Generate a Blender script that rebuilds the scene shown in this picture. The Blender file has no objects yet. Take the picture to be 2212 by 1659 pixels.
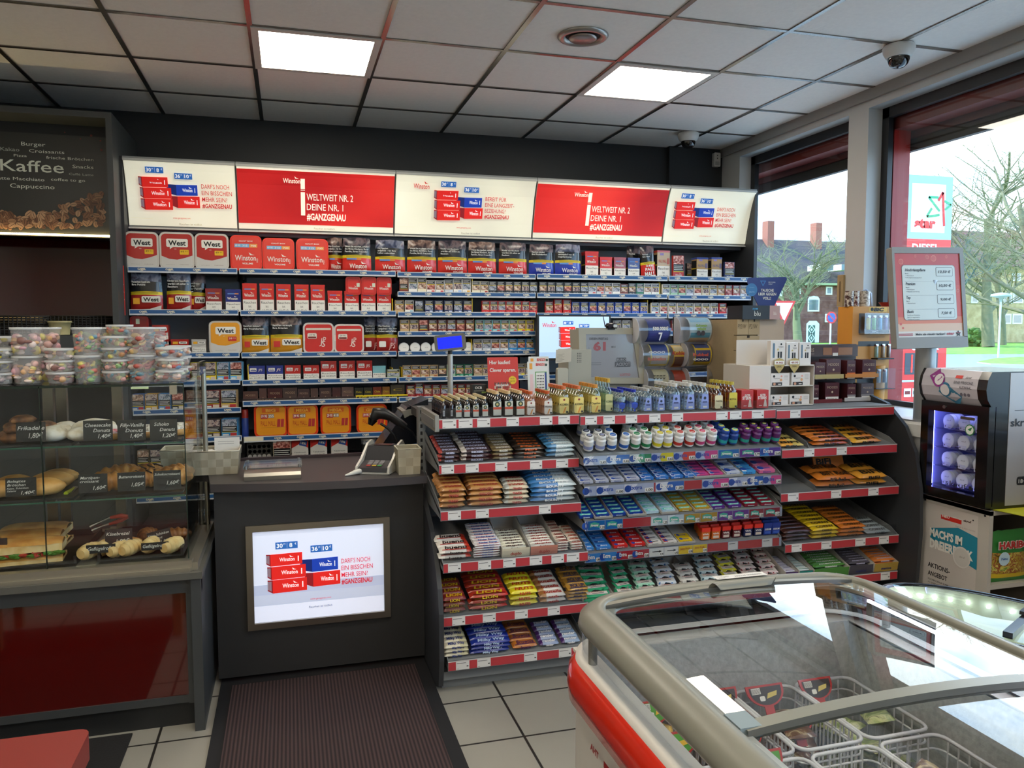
import bpy, bmesh, math, random
from mathutils import Matrix, Vector
R = random.Random(7)
PI = math.pi
SC = bpy.context.scene
COL = SC.collection
# ---------------------------------------------------------------- camera
CF, CYAW, CPIT, CROL = 1689.89, .2773, -.0738, -.0012
CC = Vector((0, 0, 1.55))
_right = Vector((math.cos(CYAW), -math.sin(CYAW), 0))
_fwd = Vector((math.sin(CYAW)*math.cos(CPIT), math.cos(CYAW)*math.cos(CPIT), math.sin(CPIT)))
_up = _right.cross(_fwd)
_r2 = _right*math.cos(CROL) + _up*math.sin(CROL)
_u2 = _up*math.cos(CROL) - _right*math.sin(CROL)
def _ray(px, py): return _fwd*CF + _r2*(px-1106) - _u2*(py-829.5)
def aY(px, py, Y): d = _ray(px, py); return CC + d*(Y/d.y)
def aZ(px, py, Z): d = _ray(px, py); return CC + d*((Z-1.55)/d.z)
def aX(px, py, X): d = _ray(px, py); return CC + d*(X/d.x)
cam = bpy.data.cameras.new('camera'); cam_o = bpy.data.objects.new('camera', cam); COL.objects.link(cam_o)
cam.sensor_width = 36; cam.lens = CF/2212*36; cam.clip_start = .05; cam.clip_end = 500
cam_o.matrix_world = Matrix(((_r2.x, _u2.x, -_fwd.x, 0), (_r2.y, _u2.y, -_fwd.y, 0), (_r2.z, _u2.z, -_fwd.z, 1.55), (0, 0, 0, 1)))
SC.camera = cam_o
# ---------------------------------------------------------------- materials
_M = {}
def lin(h):
 h = h.lstrip('#'); c = [int(h[i:i+2], 16)/255 for i in (0, 2, 4)]
 return [x/12.92 if x <= .04045 else ((x+.055)/1.055)**2.4 for x in c] + [1]
def P(h, r=.5, m=0, e=0, coat=0, tr=0, bump=0, bs=60, var=0, name=None, al=1):
 """principled material of one colour; bump/var add procedural noise"""
 k = (h, r, m, e, coat, tr, bump, bs, var, al)
 if k in _M: return _M[k]
 mt = bpy.data.materials.new(name or 'mat_'+h.strip('#')); mt.use_nodes = True
 nt = mt.node_tree; b = nt.nodes['Principled BSDF']
 c = lin(h)
 b.inputs['Base Color'].default_value = c
 b.inputs['Roughness'].default_value = r
 b.inputs['Metallic'].default_value = m
 if coat: b.inputs['Coat Weight'].default_value = coat; b.inputs['Coat Roughness'].default_value = .08
 if tr: b.inputs['Transmission Weight'].default_value = tr
 if al < 1: b.inputs['Alpha'].default_value = al
 if e: b.inputs['Emission Color'].default_value = c; b.inputs['Emission Strength'].default_value = e
 if bump or var:
  tc = nt.nodes.new('ShaderNodeTexCoord'); nz = nt.nodes.new('ShaderNodeTexNoise'); nz.inputs['Scale'].default_value = bs; nz.inputs['Detail'].default_value = 4
  nt.links.new(tc.outputs['Object'], nz.inputs['Vector'])
  if bump:
   bp = nt.nodes.new('ShaderNodeBump'); bp.inputs['Strength'].default_value = bump; bp.inputs['Distance'].default_value = .004
   nt.links.new(nz.outputs['Fac'], bp.inputs['Height']); nt.links.new(bp.outputs['Normal'], b.inputs['Normal'])
  if var:
   rp = nt.nodes.new('ShaderNodeMapRange'); rp.inputs[3].default_value = 1-var; rp.inputs[4].default_value = 1+var
   mx = nt.nodes.new('ShaderNodeVectorMath'); mx.operation = 'SCALE'; mx.inputs[0].default_value = c[:3]
   nt.links.new(nz.outputs['Fac'], rp.inputs[0]); nt.links.new(rp.outputs[0], mx.inputs['Scale']); nt.links.new(mx.outputs[0], b.inputs['Base Color'])
 _M[k] = mt
 return mt
def glassmat(name, tint=(1, 1, 1), refl=1.0, rough=0.0, ior=1.5):
 """thin sheet glass or clear plastic: see-through plus a Fresnel reflection"""
 if name in _M: return _M[name]
 mt = bpy.data.materials.new(name); mt.use_nodes = True; nt = mt.node_tree; nt.nodes.clear()
 o = nt.nodes.new('ShaderNodeOutputMaterial'); t = nt.nodes.new('ShaderNodeBsdfTransparent'); g = nt.nodes.new('ShaderNodeBsdfGlossy')
 f = nt.nodes.new('ShaderNodeLayerWeight'); f.inputs[0].default_value = .5; m = nt.nodes.new('ShaderNodeMixShader')
 w = nt.nodes.new('ShaderNodeMath'); w.operation = 'POWER'; w.inputs[1].default_value = 5; s = nt.nodes.new('ShaderNodeMath'); s.operation = 'MULTIPLY_ADD'; s.use_clamp = True
 t.inputs[0].default_value = (*tint, 1); g.inputs['Roughness'].default_value = rough
 f0 = ((ior-1)/(ior+1))**2; s.inputs[1].default_value = (1-f0)*min(refl, 1); s.inputs[2].default_value = f0*refl
 nt.links.new(f.outputs['Facing'], w.inputs[0]); nt.links.new(w.outputs[0], s.inputs[0]); nt.links.new(s.outputs[0], m.inputs[0]); nt.links.new(t.outputs[0], m.inputs[1]); nt.links.new(g.outputs[0], m.inputs[2]); nt.links.new(m.outputs[0], o.inputs[0])
 _M[name] = mt
 return mt
def ramp_mat(name, cols, scale=30, rough=.5, kind='noise', bump=0, dist=0, stretch=(1, 1, 1), coat=0, coord='Object', e=0, detail=3, pos=None):
 """procedural multi-colour material: cols = list of hex over a noise or voronoi"""
 if name in _M: return _M[name]
 mt = bpy.data.materials.new(name); mt.use_nodes = True; nt = mt.node_tree; b = nt.nodes['Principled BSDF']
 tc = nt.nodes.new('ShaderNodeTexCoord'); mp = nt.nodes.new('ShaderNodeMapping'); mp.inputs['Scale'].default_value = stretch
 nt.links.new(tc.outputs[coord], mp.inputs[0])
 if kind == 'noise':
  n = nt.nodes.new('ShaderNodeTexNoise'); n.inputs['Scale'].default_value = scale; n.inputs['Detail'].default_value = detail; n.inputs['Distortion'].default_value = dist; out = n.outputs['Fac']
 else:
  n = nt.nodes.new('ShaderNodeTexVoronoi'); n.inputs['Scale'].default_value = scale; out = n.outputs['Color' if kind == 'cells' else 'Distance']
 nt.links.new(mp.outputs[0], n.inputs['Vector'])
 r = nt.nodes.new('ShaderNodeValToRGB'); el = r.color_ramp.elements; lo, hi = (.3, .7) if kind == 'noise' else (0, 1)
 if kind == 'cells': r.color_ramp.interpolation = 'CONSTANT'
 for i, c in enumerate(cols):
  p = pos[i] if pos else lo+(hi-lo)*i/max(1, len(cols)-(0 if kind == 'cells' else 1))
  x = el[i] if i < 2 else el.new(p)
  x.position = p; x.color = lin(c)
 nt.links.new(out, r.inputs[0]); nt.links.new(r.outputs[0], b.inputs['Base Color']); b.inputs['Roughness'].default_value = rough
 if e: nt.links.new(r.outputs[0], b.inputs['Emission Color']); b.inputs['Emission Strength'].default_value = e
 if coat: b.inputs['Coat Weight'].default_value = coat; b.inputs['Coat Roughness'].default_value = .08
 if bump:
  bp = nt.nodes.new('ShaderNodeBump'); bp.inputs['Strength'].default_value = bump; bp.inputs['Distance'].default_value = .004
  nt.links.new(out, bp.inputs['Height']); nt.links.new(bp.outputs['Normal'], b.inputs['Normal'])
 _M[name] = mt
 return mt
# ---------------------------------------------------------------- text
_TX = {}
def text_geo(s, bold=0, shear=0):
 k = (s, bold, shear)
 if k not in _TX:
  c = bpy.data.curves.new('t', 'FONT'); c.body = s; c.resolution_u = 2; c.shear = shear; c.offset = bold; c.size = 1; c.fill_mode = 'FRONT'
  o = bpy.data.objects.new('t', c); me = o.to_mesh()
  vs = [(v.co.x, v.co.y) for v in me.vertices]; fs = [tuple(p.vertices) for p in me.polygons]
  o.to_mesh_clear(); bpy.data.objects.remove(o); bpy.data.curves.remove(c)
  if vs:
   x0 = min(v[0] for v in vs); x1 = max(v[0] for v in vs)
   vs = [(x-x0, y) for x, y in vs]
  else: x0, x1 = 0, 1
  _TX[k] = (vs, fs, x1-x0)
 return _TX[k]
# ---------------------------------------------------------------- mesh builder
def FR(o, u, v):
 """frame: local x=u, y=v, z=normal at origin o"""
 u = Vector(u).normalized(); v = Vector(v).normalized(); n = u.cross(v)
 return Matrix(((u.x, v.x, n.x, o[0]), (u.y, v.y, n.y, o[1]), (u.z, v.z, n.z, o[2]), (0, 0, 0, 1)))
def FRONT(x, y, z): return FR((x, y, z), (1, 0, 0), (0, 0, 1))   # faces -Y (towards the shop)
def SIDE(x, y, z): return FR((x, y, z), (0, -1, 0), (0, 0, 1))    # faces -X
def TOP(x, y, z): return FR((x, y, z), (1, 0, 0), (0, 1, 0))      # faces +Z
I4 = Matrix.Identity(4)
class MB:
 def __init__(s): s.v = []; s.f = []; s.mi = []; s.sm = []; s.m = []; s.M = I4
 def _m(s, m):
  if m not in s.m: s.m.append(m)
  return s.m.index(m)
 def add(s, vs, fs, m, smooth=False):
  b = len(s.v); M = s.M
  s.v += [tuple(M @ Vector(p)) for p in vs]
  ms = m if isinstance(m, list) else None
  mi = None if ms else s._m(m)
  for i, f in enumerate(fs):
   s.f.append(tuple(j+b for j in f)); s.mi.append(s._m(ms[i]) if ms else mi); s.sm.append(smooth)
  return s
 def box(s, x0, y0, z0, x1, y1, z1, m, skip=''):
  vs = [(x0,y0,z0),(x1,y0,z0),(x1,y1,z0),(x0,y1,z0),(x0,y0,z1),(x1,y0,z1),(x1,y1,z1),(x0,y1,z1)]
  F = dict(b=(0,3,2,1), t=(4,5,6,7), f=(0,1,5,4), k=(2,3,7,6), r=(1,2,6,5), l=(3,0,4,7))
  return s.add(vs, [q for k, q in F.items() if k not in skip], m)
 def rect(s, u0, v0, u1, v1, m, d=.0006): return s.add([(u0,v0,d),(u1,v0,d),(u1,v1,d),(u0,v1,d)], [(0,1,2,3)], m)
 def poly(s, pts, m, d=.0006): return s.add([(p[0],p[1],d) for p in pts], [tuple(range(len(pts)))], m)
 def disc(s, u, v, r, m, d=.0008, n=16, ry=None):
  ry = ry or r
  return s.poly([(u+r*math.cos(2*PI*i/n), v+ry*math.sin(2*PI*i/n)) for i in range(n)], m, d)
 def ext(s, pts, d0, d1, m, smooth=False, cap=True, ms=None):
  n = len(pts); a = sum(pts[i][0]*pts[(i+1)%n][1]-pts[(i+1)%n][0]*pts[i][1] for i in range(n))
  if a < 0: pts = pts[::-1]
  s.add([(p[0],p[1],d0) for p in pts]+[(p[0],p[1],d1) for p in pts], [(i,(i+1)%n,n+(i+1)%n,n+i) for i in range(n)], m, smooth)
  if cap: s.add([(p[0],p[1],d1) for p in pts], [tuple(range(n))], ms or m); s.add([(p[0],p[1],d0) for p in pts], [tuple(range(n))[::-1]], m)
  return s
 def rr(s, u0, v0, u1, v1, r, d0, d1, m, ms=None, n=4, cap=True):
  return s.ext(rrpts(u0,v0,u1,v1,r,n), d0, d1, m, cap=cap, ms=ms)
 def rrect(s, u0, v0, u1, v1, r, m, d=.0006, n=4): return s.poly(rrpts(u0,v0,u1,v1,r,n), m, d)
 def cyl(s, p0, p1, r0, m, r1=None, n=12, cap=True, smooth=True):
  p0 = Vector(p0); p1 = Vector(p1); r1 = r0 if r1 is None else r1; z = (p1-p0).normalized()
  x = z.orthogonal().normalized(); y = z.cross(x)
  vs = []
  for p, r in ((p0, r0), (p1, r1)): vs += [p+x*(r*math.cos(2*PI*i/n))+y*(r*math.sin(2*PI*i/n)) for i in range(n)]
  s.add(vs, [(i,(i+1)%n,n+(i+1)%n,n+i) for i in range(n)], m, smooth)
  if cap: s.add(vs[:n], [tuple(range(n))[::-1]], m); s.add(vs[n:], [tuple(range(n))], m)
  return s
 def lathe(s, pr, m, n=16, c=(0,0,0), sx=1, sy=1, smooth=True, close=True):
  """pr: [(r,z)]; m: one material or one per band"""
  vs = [(c[0]+r*sx*math.cos(2*PI*i/n), c[1]+r*sy*math.sin(2*PI*i/n), c[2]+z) for r, z in pr for i in range(n)]
  if not isinstance(m, list): s.add(vs, [(k*n+i,k*n+(i+1)%n,(k+1)*n+(i+1)%n,(k+1)*n+i) for k in range(len(pr)-1) for i in range(n)], m, smooth)
  else:
   for k in range(len(pr)-1): s.add(vs[k*n:(k+2)*n], [(i,(i+1)%n,n+(i+1)%n,n+i) for i in range(n)], m[k] if isinstance(m, list) else m, smooth)
  if close:
   m0, m1 = (m[0], m[-1]) if isinstance(m, list) else (m, m)
   if pr[0][0] > 1e-5: s.add(vs[:n], [tuple(range(n))[::-1]], m0)
   if pr[-1][0] > 1e-5: s.add(vs[-n:], [tuple(range(n))], m1)
  return s
 def tube(s, pts, r, m, n=8, closed=False):
  pts = [Vector(p) for p in pts]; k = len(pts); vs = []; x = None
  for i, p in enumerate(pts):
   a = pts[(i-1) % k] if closed or i > 0 else p; b = pts[(i+1) % k] if closed or i < k-1 else p
   t = (b-a).normalized()
   x = t.orthogonal().normalized() if x is None else (x - t*x.dot(t)).normalized()
   y = t.cross(x); rr_ = r[i] if isinstance(r, (list, tuple)) else r
   vs += [p+x*(rr_*math.cos(2*PI*j/n))+y*(rr_*math.sin(2*PI*j/n)) for j in range(n)]
  fs = [(i*n+j, i*n+(j+1)%n, ((i+1)%k)*n+(j+1)%n, ((i+1)%k)*n+j) for i in range(k if closed else k-1) for j in range(n)]
  s.add(vs, fs, m, True)
  if not closed: s.add(vs[:n], [tuple(range(n))[::-1]], m); s.add(vs[-n:], [tuple(range(n))], m)
  return s
 def surf(s, fn, nu, nv, m, smooth=True):
  """fn(a,b)->xyz with a,b in 0..1; m: material or fn(a,b)->material"""
  vs = [fn(i/nu, j/nv) for j in range(nv+1) for i in range(nu+1)]
  fs = [(j*(nu+1)+i, j*(nu+1)+i+1, (j+1)*(nu+1)+i+1, (j+1)*(nu+1)+i) for j in range(nv) for i in range(nu)]
  if callable(m): m = [m((i+.5)/nu, (j+.5)/nv) for j in range(nv) for i in range(nu)]
  return s.add(vs, fs, m, smooth)
 def blob(s, c, rx, ry, rz, m, nu=12, nv=8, jit=0, smooth=True, seed=None, flat=None):
  rn = random.Random(seed if seed is not None else R.random()); ph = [rn.uniform(0, 6) for _ in range(4)]
  def fn(a, b):
   t = a*2*PI; q = (b-.5)*PI; k = 1+jit*math.sin(3*t+ph[0])*math.cos(q)+jit*math.sin(2*t+5*q+ph[1])*.7
   if b in (0, 1): k = 1
   z = rz*math.sin(q)*k
   if flat is not None: z = max(z, flat)
   return (c[0]+rx*math.cos(q)*math.cos(t)*k, c[1]+ry*math.cos(q)*math.sin(t)*k, c[2]+z)
  return s.surf(fn, nu, nv, m, smooth)
 def text(s, t, u, v, h, m, w=None, al='c', bold=.0, shear=0, d=.0012, maxw=None):
  """h = cap height; w forces the width; v = baseline"""
  vs, fs, tw = text_geo(t, bold, shear)
  k = h/.7; kx = k if w is None else w/max(tw, 1e-6)
  if maxw and tw*kx > maxw: kx = maxw/tw
  W = tw*kx; x0 = u-(W/2 if al == 'c' else W if al == 'r' else 0)
  return s.add([(x0+x*kx, v+y*k, d) for x, y in vs], fs, m)
 def build(s, name, parent=None, loc=None, bevel=0, rot=None):
  me = bpy.data.meshes.new(name); me.from_pydata(s.v, [], s.f)
  for m in s.m: me.materials.append(m)
  me.polygons.foreach_set('material_index', s.mi); me.polygons.foreach_set('use_smooth', s.sm); me.update()
  o = bpy.data.objects.new(name, me); COL.objects.link(o)
  if parent: o.parent = parent
  if loc: o.location = loc
  if rot: o.rotation_euler = rot
  if bevel:
   b = o.modifiers.new('b', 'BEVEL'); b.width = bevel; b.segments = 2; b.limit_method = 'ANGLE'; b.angle_limit = .9; b.harden_normals = False
  return o
def rrpts(u0, v0, u1, v1, r, n=4):
 p = []
 for cx, cy, a in ((u1-r, v0+r, -90), (u1-r, v1-r, 0), (u0+r, v1-r, 90), (u0+r, v0+r, 180)):
  for i in range(n+1):
   t = math.radians(a+90*i/n); p.append((cx+r*math.cos(t), cy+r*math.sin(t)))
 return p
# ---------------------------------------------------------------- things
def tag(o, label, cat, group=None):
 o['label'] = label; o['category'] = cat
 if group: o['group'] = group
 return o
def struct(o): o['kind'] = 'structure'; return o
def thing(name, label, cat, loc=(0, 0, 0), rz=0, group=None):
 o = bpy.data.objects.new(name, None); COL.objects.link(o); o.location = loc; o.rotation_euler = (0, 0, rz)
 o.empty_display_size = .02
 return tag(o, label, cat, group)
def kids(o): return [c for c in COL.objects if c.parent is o]
def dup(o, loc=None, rot=None, label=None, group=None, scale=None, _p=None):
 c = o.copy(); COL.objects.link(c)
 if _p: c.parent = _p
 if loc is not None: c.location = loc
 if rot is not None: c.rotation_euler = rot
 if scale is not None: c.scale = scale
 if label: c['label'] = label
 if group: c['group'] = group
 for ch in list(o.children): dup(ch, _p=c)
 return c
ORD = 'first second third fourth fifth sixth seventh eighth ninth tenth eleventh twelfth thirteenth fourteenth fifteenth sixteenth seventeenth eighteenth nineteenth twentieth twenty-first twenty-second twenty-third twenty-fourth'.split()
class Proto:
 """build once at the first place, copy afterwards"""
 def __init__(s, fn): s.fn = fn; s.o = None
 def put(s, loc, rot=(0, 0, 0), label='', cat='', group=None, scale=None):
  if s.o is None:
   s.o = o = s.fn(); o.location = loc; o.rotation_euler = rot
   tag(o, label, cat, group)
   if scale: o.scale = scale
   return o
  o = dup(s.o, loc, rot, label, group, scale or (1, 1, 1)); o['category'] = cat
  return o
WHITE = P('#e8e8e6', .5); BLACK = P('#0c0c0e', .5); INK = P('#1a1a1c', .6); RED = P('#c8281e', .4);
ALU = P('#b4b4b0', .35, 1); STEEL = P('#9a9a98', .3, 1); GLASS = glassmat('clear_glass', (.93, .97, .95)); CLEAR = glassmat('clear_plastic', (.92, .93, .94), 1.3, .05)
# ================================================================ room
def grid_mat(name, tile, joint, c_tile, c_joint, ox, oy, rough, bump=.15, var=.05, nscale=6):
 mt = bpy.data.materials.new(name); mt.use_nodes = True; nt = mt.node_tree; b = nt.nodes['Principled BSDF']; N = nt.nodes.new; L = nt.links.new
 g = N('ShaderNodeNewGeometry'); sp = N('ShaderNodeSeparateXYZ'); L(g.outputs['Position'], sp.inputs[0])
 ds = []
 for k, off in (('X', ox), ('Y', oy)):
  a = N('ShaderNodeMath'); a.operation = 'SUBTRACT'; L(sp.outputs[k], a.inputs[0]); a.inputs[1].default_value = off-tile*50
  q = N('ShaderNodeMath'); q.operation = 'PINGPONG'; L(a.outputs[0], q.inputs[0]); q.inputs[1].default_value = tile/2; ds.append(q)
 m = N('ShaderNodeMath'); m.operation = 'MINIMUM'; L(ds[0].outputs[0], m.inputs[0]); L(ds[1].outputs[0], m.inputs[1])
 r = N('ShaderNodeMapRange'); r.inputs[1].default_value = joint*.4; r.inputs[2].default_value = joint*.6; L(m.outputs[0], r.inputs[0])
 nz = N('ShaderNodeTexNoise'); nz.inputs['Scale'].default_value = nscale; nz.inputs['Detail'].default_value = 6; L(g.outputs['Position'], nz.inputs[0])
 nr = N('ShaderNodeMapRange'); nr.inputs[3].default_value = 1-var; nr.inputs[4].default_value = 1+var; L(nz.outputs['Fac'], nr.inputs[0])
 sc = N('ShaderNodeVectorMath'); sc.operation = 'SCALE'; sc.inputs[0].default_value = lin(c_tile)[:3]; L(nr.outputs[0], sc.inputs['Scale'])
 mx = N('ShaderNodeMix'); mx.data_type = 'RGBA'; L(r.outputs[0], mx.inputs[0]); mx.inputs[6].default_value = lin(c_joint); L(sc.outputs[0], mx.inputs[7]); L(mx.outputs[2], b.inputs['Base Color'])
 b.inputs['Roughness'].default_value = rough
 bp = N('ShaderNodeBump'); bp.inputs['Strength'].default_value = bump; bp.inputs['Distance'].default_value = .003
 n2 = N('ShaderNodeTexNoise'); n2.inputs['Scale'].default_value = 120; L(g.outputs['Position'], n2.inputs[0])
 ad = N('ShaderNodeMath'); ad.operation = 'MULTIPLY_ADD'; L(n2.outputs['Fac'], ad.inputs[0]); ad.inputs[1].default_value = .25; L(r.outputs[0], ad.inputs[2]); L(ad.outputs[0], bp.inputs['Height']); L(bp.outputs[0], b.inputs['Normal'])
 return mt
XW, YW, ZC = 3.40, 5.78, 2.97
X0, Y0 = -4.2, -4.0
b = MB(); b.box(X0, Y0, -.05, XW+.1, YW+.2, 0, grid_mat('floor_tiles', .333, .010, '#9c998f', '#242220', .825, 3.069, .38)); struct(b.build('floor'))
# ceiling: mineral tiles lying in a T-bar grid
CG0x, CG0y, CT = 1.397, 5.875, .625
ceil_m = P('#f8f4ee', .9, bump=.35, bs=45, var=.05)
b = MB(); b.box(X0, Y0, ZC, XW+.1, YW+.2, ZC+.06, ceil_m); struct(b.build('ceiling'))
bar = P('#8a847e', .22, .9)
b = MB()
for i in range(-9, 9):
 x = CG0x-2.794+i*CT
 x = -1.397+i*CT
 if X0 < x < XW: b.box(x-.012, Y0, ZC-.006, x+.012, YW, ZC+.001, bar)
for j in range(1, 17):
 y = CG0y-j*CT
 if Y0 < y < YW: b.box(X0, y-.012, ZC-.005, XW, y+.012, ZC+.001, bar)
struct(b.build('trim_1'))
dark = P('#232629', .55, bump=.1, bs=90)
b = MB(); b.box(X0, YW, 0, XW+.1, YW+.2, ZC, dark); b.box(2.93, YW-.05, 0, XW, YW, ZC, dark); struct(b.build('wall_back'))
wallp = P('#d2cec6', .8, bump=.1, bs=40)
b = MB(); b.box(X0-.1, Y0, 0, X0, YW, ZC, wallp); struct(b.build('wall_left'))
b = MB(); b.box(X0, Y0-.1, 0, XW, Y0, ZC, wallp); struct(b.build('wall_front'))
# window wall: posts, parapet, lintel
post = P('#b9b9b6', .4); redf = P('#a5231c', .45); blk = P('#15171b', .45)
b = MB()
b.box(XW, Y0, 0, XW+.25, YW, .98, P('#8d8f90', .7))              # parapet
b.box(XW, Y0, 2.862, XW+.25, YW, ZC+.06, post)
b.box(XW-.02, Y0, 2.905, XW, YW, ZC, P('#8f8c87', .5))
struct(b.build('wall_right'))
b = MB()
for y0, y1 in ((4.06, 4.235), (5.47, 5.78), (1.55, 1.75), (-1.0, -.8), (-3.5, -3.3)):
 b.box(XW, y0, .98, XW+.10, y1, 2.862, post)
struct(b.build('trim_2'))
b = MB(); b.box(3.0, 3.13, 1.035, XW+.12, 5.2, 1.07, P('#dcdcd8', .4)); b.box(XW-.005, Y0, 1.035, XW+.12, 3.13, 1.07, P('#dcdcd8', .4)); struct(b.build('trim_3'))
k = 0
for y0, y1 in ((4.235, 5.47), (1.75, 4.06), (-.8, 1.55), (-3.3, -1.0)):
 k += 1
 w = bpy.data.objects.new('window_%d' % k, None); COL.objects.link(w); struct(w)
 f = MB()
 for (a, c) in ((y0, y0+.055), (y1-.055, y1)):                 # black inner then red outer frame
  f.box(XW+.10, a, 1.07, XW+.135, c, 2.862, blk)
 f.box(XW+.10, y0, 2.80, XW+.135, y1, 2.862, blk); f.box(XW+.10, y0, 1.03, XW+.135, y1, 1.10, blk)
 struct(f.build('window_frame', w))
 f = MB()
 for (a, c) in ((y0-.2, y0-.08), (y1+(.30 if k == 1 else .15), y1+(.40 if k == 1 else .26))): f.box(XW+.17, a, 1.03, XW+.29, c, 2.87, redf)
 f.box(XW+.17, y0-.1, 2.74, XW+.30, y1+.3, 2.87, P('#7c2a24', .5)); f.box(XW+.17, y0-.1, 1.0, XW+.30, y1+.1, 1.06, redf)
 struct(f.build('window_surround', w))
 f = MB(); f.box(XW+.138, y0+.02, 1.05, XW+.144, y1-.02, 2.84, GLASS); struct(f.build('window_pane', w))
# rolled-up shutter boxes outside above the windows
b = MB();
for i in range(7): b.box(XW+.30+i*.012, Y0, 2.62+i*.02, XW+.34+i*.012, YW, 2.64+i*.02, P('#3b3633', .6))
b.box(XW+.31, Y0, 2.70, XW+.55, YW, 3.05, P('#5b2a26', .6)); struct(b.build('trim_4'))
# ---------------------------------------------------------------- ceiling fittings
LED = P('#fff5e2', .5, e=13); LEDF = P('#d8d4cc', .4)
def led():
 o = bpy.data.objects.new('ceiling_light', None); COL.objects.link(o)
 f = MB()
 for q in ((-.31, -.31, .31, -.275), (-.31, .275, .31, .31), (-.31, -.275, -.275, .275), (.275, -.275, .31, .275)): f.box(q[0], q[1], -.007, q[2], q[3], .0, LEDF)
 f.build('frame', o); f = MB(); f.box(-.275, -.275, -.004, .275, .275, -.001, LED); f.build('diffuser', o)
 return o
LP = Proto(led)
cells = {(3, 3): 'ceiling light panel above the red and white lightboxes, the one near the coffee cabinet', (6, 3): 'ceiling light panel between the round air vent and the windows'}
for (i, j), lb in cells.items():
 LP.put((-1.397+(i-.5)*CT, CG0y-(j-.5)*CT, ZC-.004), label=lb, cat='ceiling light', group='ceiling light panels')
n = 0
for i, j in ((0, 7), (3, 7), (6, 7), (0, 10), (3, 10), (6, 10), (0, 13), (3, 13), (6, 13), (0, 3)):
 if i == 0 and j == 3: continue
 n += 1
 LP.put((-1.397+(i-.5)*CT, CG0y-(j-.5)*CT, ZC-.004), label='square ceiling light panel further back in the shop, behind the customer side', cat='ceiling light', group='ceiling light panels behind the viewer')
# round exhaust vent
p = aZ(1259, 77, ZC)
t = thing('ceiling_vent', 'round metal air vent set in a ceiling tile', 'ceiling vent', p)
f = MB(); f.lathe([(.125, 0), (.125, -.006), (.118, -.014), (.100, -.018), (.088, -.008), (.085, .0)], P('#a8a39c', .3, .8), 32); f.build('rim', t)
f = MB(); f.lathe([(.088, -.001), (.001, -.001)], P('#1b1b1c', .7), 24, close=False); f.lathe([(.001, -.024), (.06, -.022), (.07, -.016), (.07, -.012), (.02, -.004)], P('#a39a94', .3, .8), 28); f.build('valve_disc', t)
def domecam():
 o = bpy.data.objects.new('dome_camera', None); COL.objects.link(o); W = P('#d9d7d2', .4)
 f = MB(); f.lathe([(.072, 0), (.078, -.012), (.074, -.032), (.062, -.055), (.056, -.060), (.045, -.060)], W, 28)
 f.M = FRONT(.0, -.068, -.034); f.text('DS', 0, -.003, .009, P('#9b2b25')); f.build('housing', o)
 f = MB(); f.lathe([(.053, -.058), (.052, -.072), (.044, -.092), (.028, -.106), (.001, -.112)], P('#08090c', .04, coat=1), 28, close=False); f.build('dome', o)
 return o
DC = Proto(domecam)
DC.put(aZ(1942, 99, ZC-.005), label='white dome camera with a black bubble, on the ceiling near the large window', cat='security camera', group='dome cameras')
DC.put(aZ(1487, 288, ZC-.005), label='white dome camera on the ceiling close to the dark back wall', cat='security camera', group='dome cameras')
p = aY(1549, 345, 5.70)
t = thing('motion_detector', 'small white motion detector high in the corner of the dark wall', 'motion detector', (p.x, 5.73, p.z))
f = MB(); f.rr(-.028, -.055, .028, .055, .008, 0, .035, P('#cfcbc2', .5));
for q in f.v: pass
f2 = MB(); f2.M = FRONT(0, 0, 0); f2.rr(-.028, -.055, .028, .055, .008, 0, .035, P('#cfcbc2', .5)); f2.build('housing', t)
f3 = MB(); f3.M = FRONT(0, -.0355, 0); f3.rrect(-.02, -.045, .02, -.015, .004, P('#a9a69e', .3)); f3.disc(0, .01, .005, BLACK); f3.disc(0, .032, .005, BLACK); f3.build('sensor_window', t)
# ---------------------------------------------------------------- world and sun
w = bpy.data.worlds.new('sky'); SC.world = w; w.use_nodes = True; nt = w.node_tree; nt.nodes.clear(); N = nt.nodes.new; L = nt.links.new
out = N('ShaderNodeOutputWorld'); bg = N('ShaderNodeBackground'); L(bg.outputs[0], out.inputs[0])
tc = N('ShaderNodeTexCoord'); nz = N('ShaderNodeTexNoise'); nz.inputs['Scale'].default_value = 5; nz.inputs['Detail'].default_value = 5; L(tc.outputs['Generated'], nz.inputs[0])
rp = N('ShaderNodeValToRGB'); rp.color_ramp.elements[0].position = .44; rp.color_ramp.elements[0].color = (.36, .60, .96, 1); rp.color_ramp.elements[1].position = .62; rp.color_ramp.elements[1].color = (1, 1, 1, 1)
L(nz.outputs['Fac'], rp.inputs[0])
sg = N('ShaderNodeSeparateXYZ'); L(tc.outputs['Generated'], sg.inputs[0]); mr = N('ShaderNodeMapRange'); L(sg.outputs['Z'], mr.inputs[0]); mr.inputs[1].default_value = .22; mr.inputs[2].default_value = .62
mx = N('ShaderNodeMix'); mx.data_type = 'RGBA'; mx.blend_type = 'MULTIPLY'; L(mr.outputs[0], mx.inputs[0]); L(rp.outputs[0], mx.inputs[6]); mx.inputs[7].default_value = (.30, .44, .62, 1); L(mx.outputs[2], bg.inputs[0]); bg.inputs[1].default_value = 5.0
s = bpy.data.lights.new('sun', 'SUN'); s.energy = 5.0; s.angle = .02; s.color = (1, .96, .88); so = bpy.data.objects.new('sun', s); COL.objects.link(so)
so.rotation_euler = Vector((.62, -.25, -.70)).to_track_quat('-Z', 'Y').to_euler()
SC.view_settings.view_transform = 'Standard'; SC.view_settings.look = 'None'; SC.view_settings.gamma = 1; SC.view_settings.use_curve_mapping = False
SC.view_settings.exposure = .5
SC.cycles.use_denoising = True; SC.cycles.adaptive_threshold = .015
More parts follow.
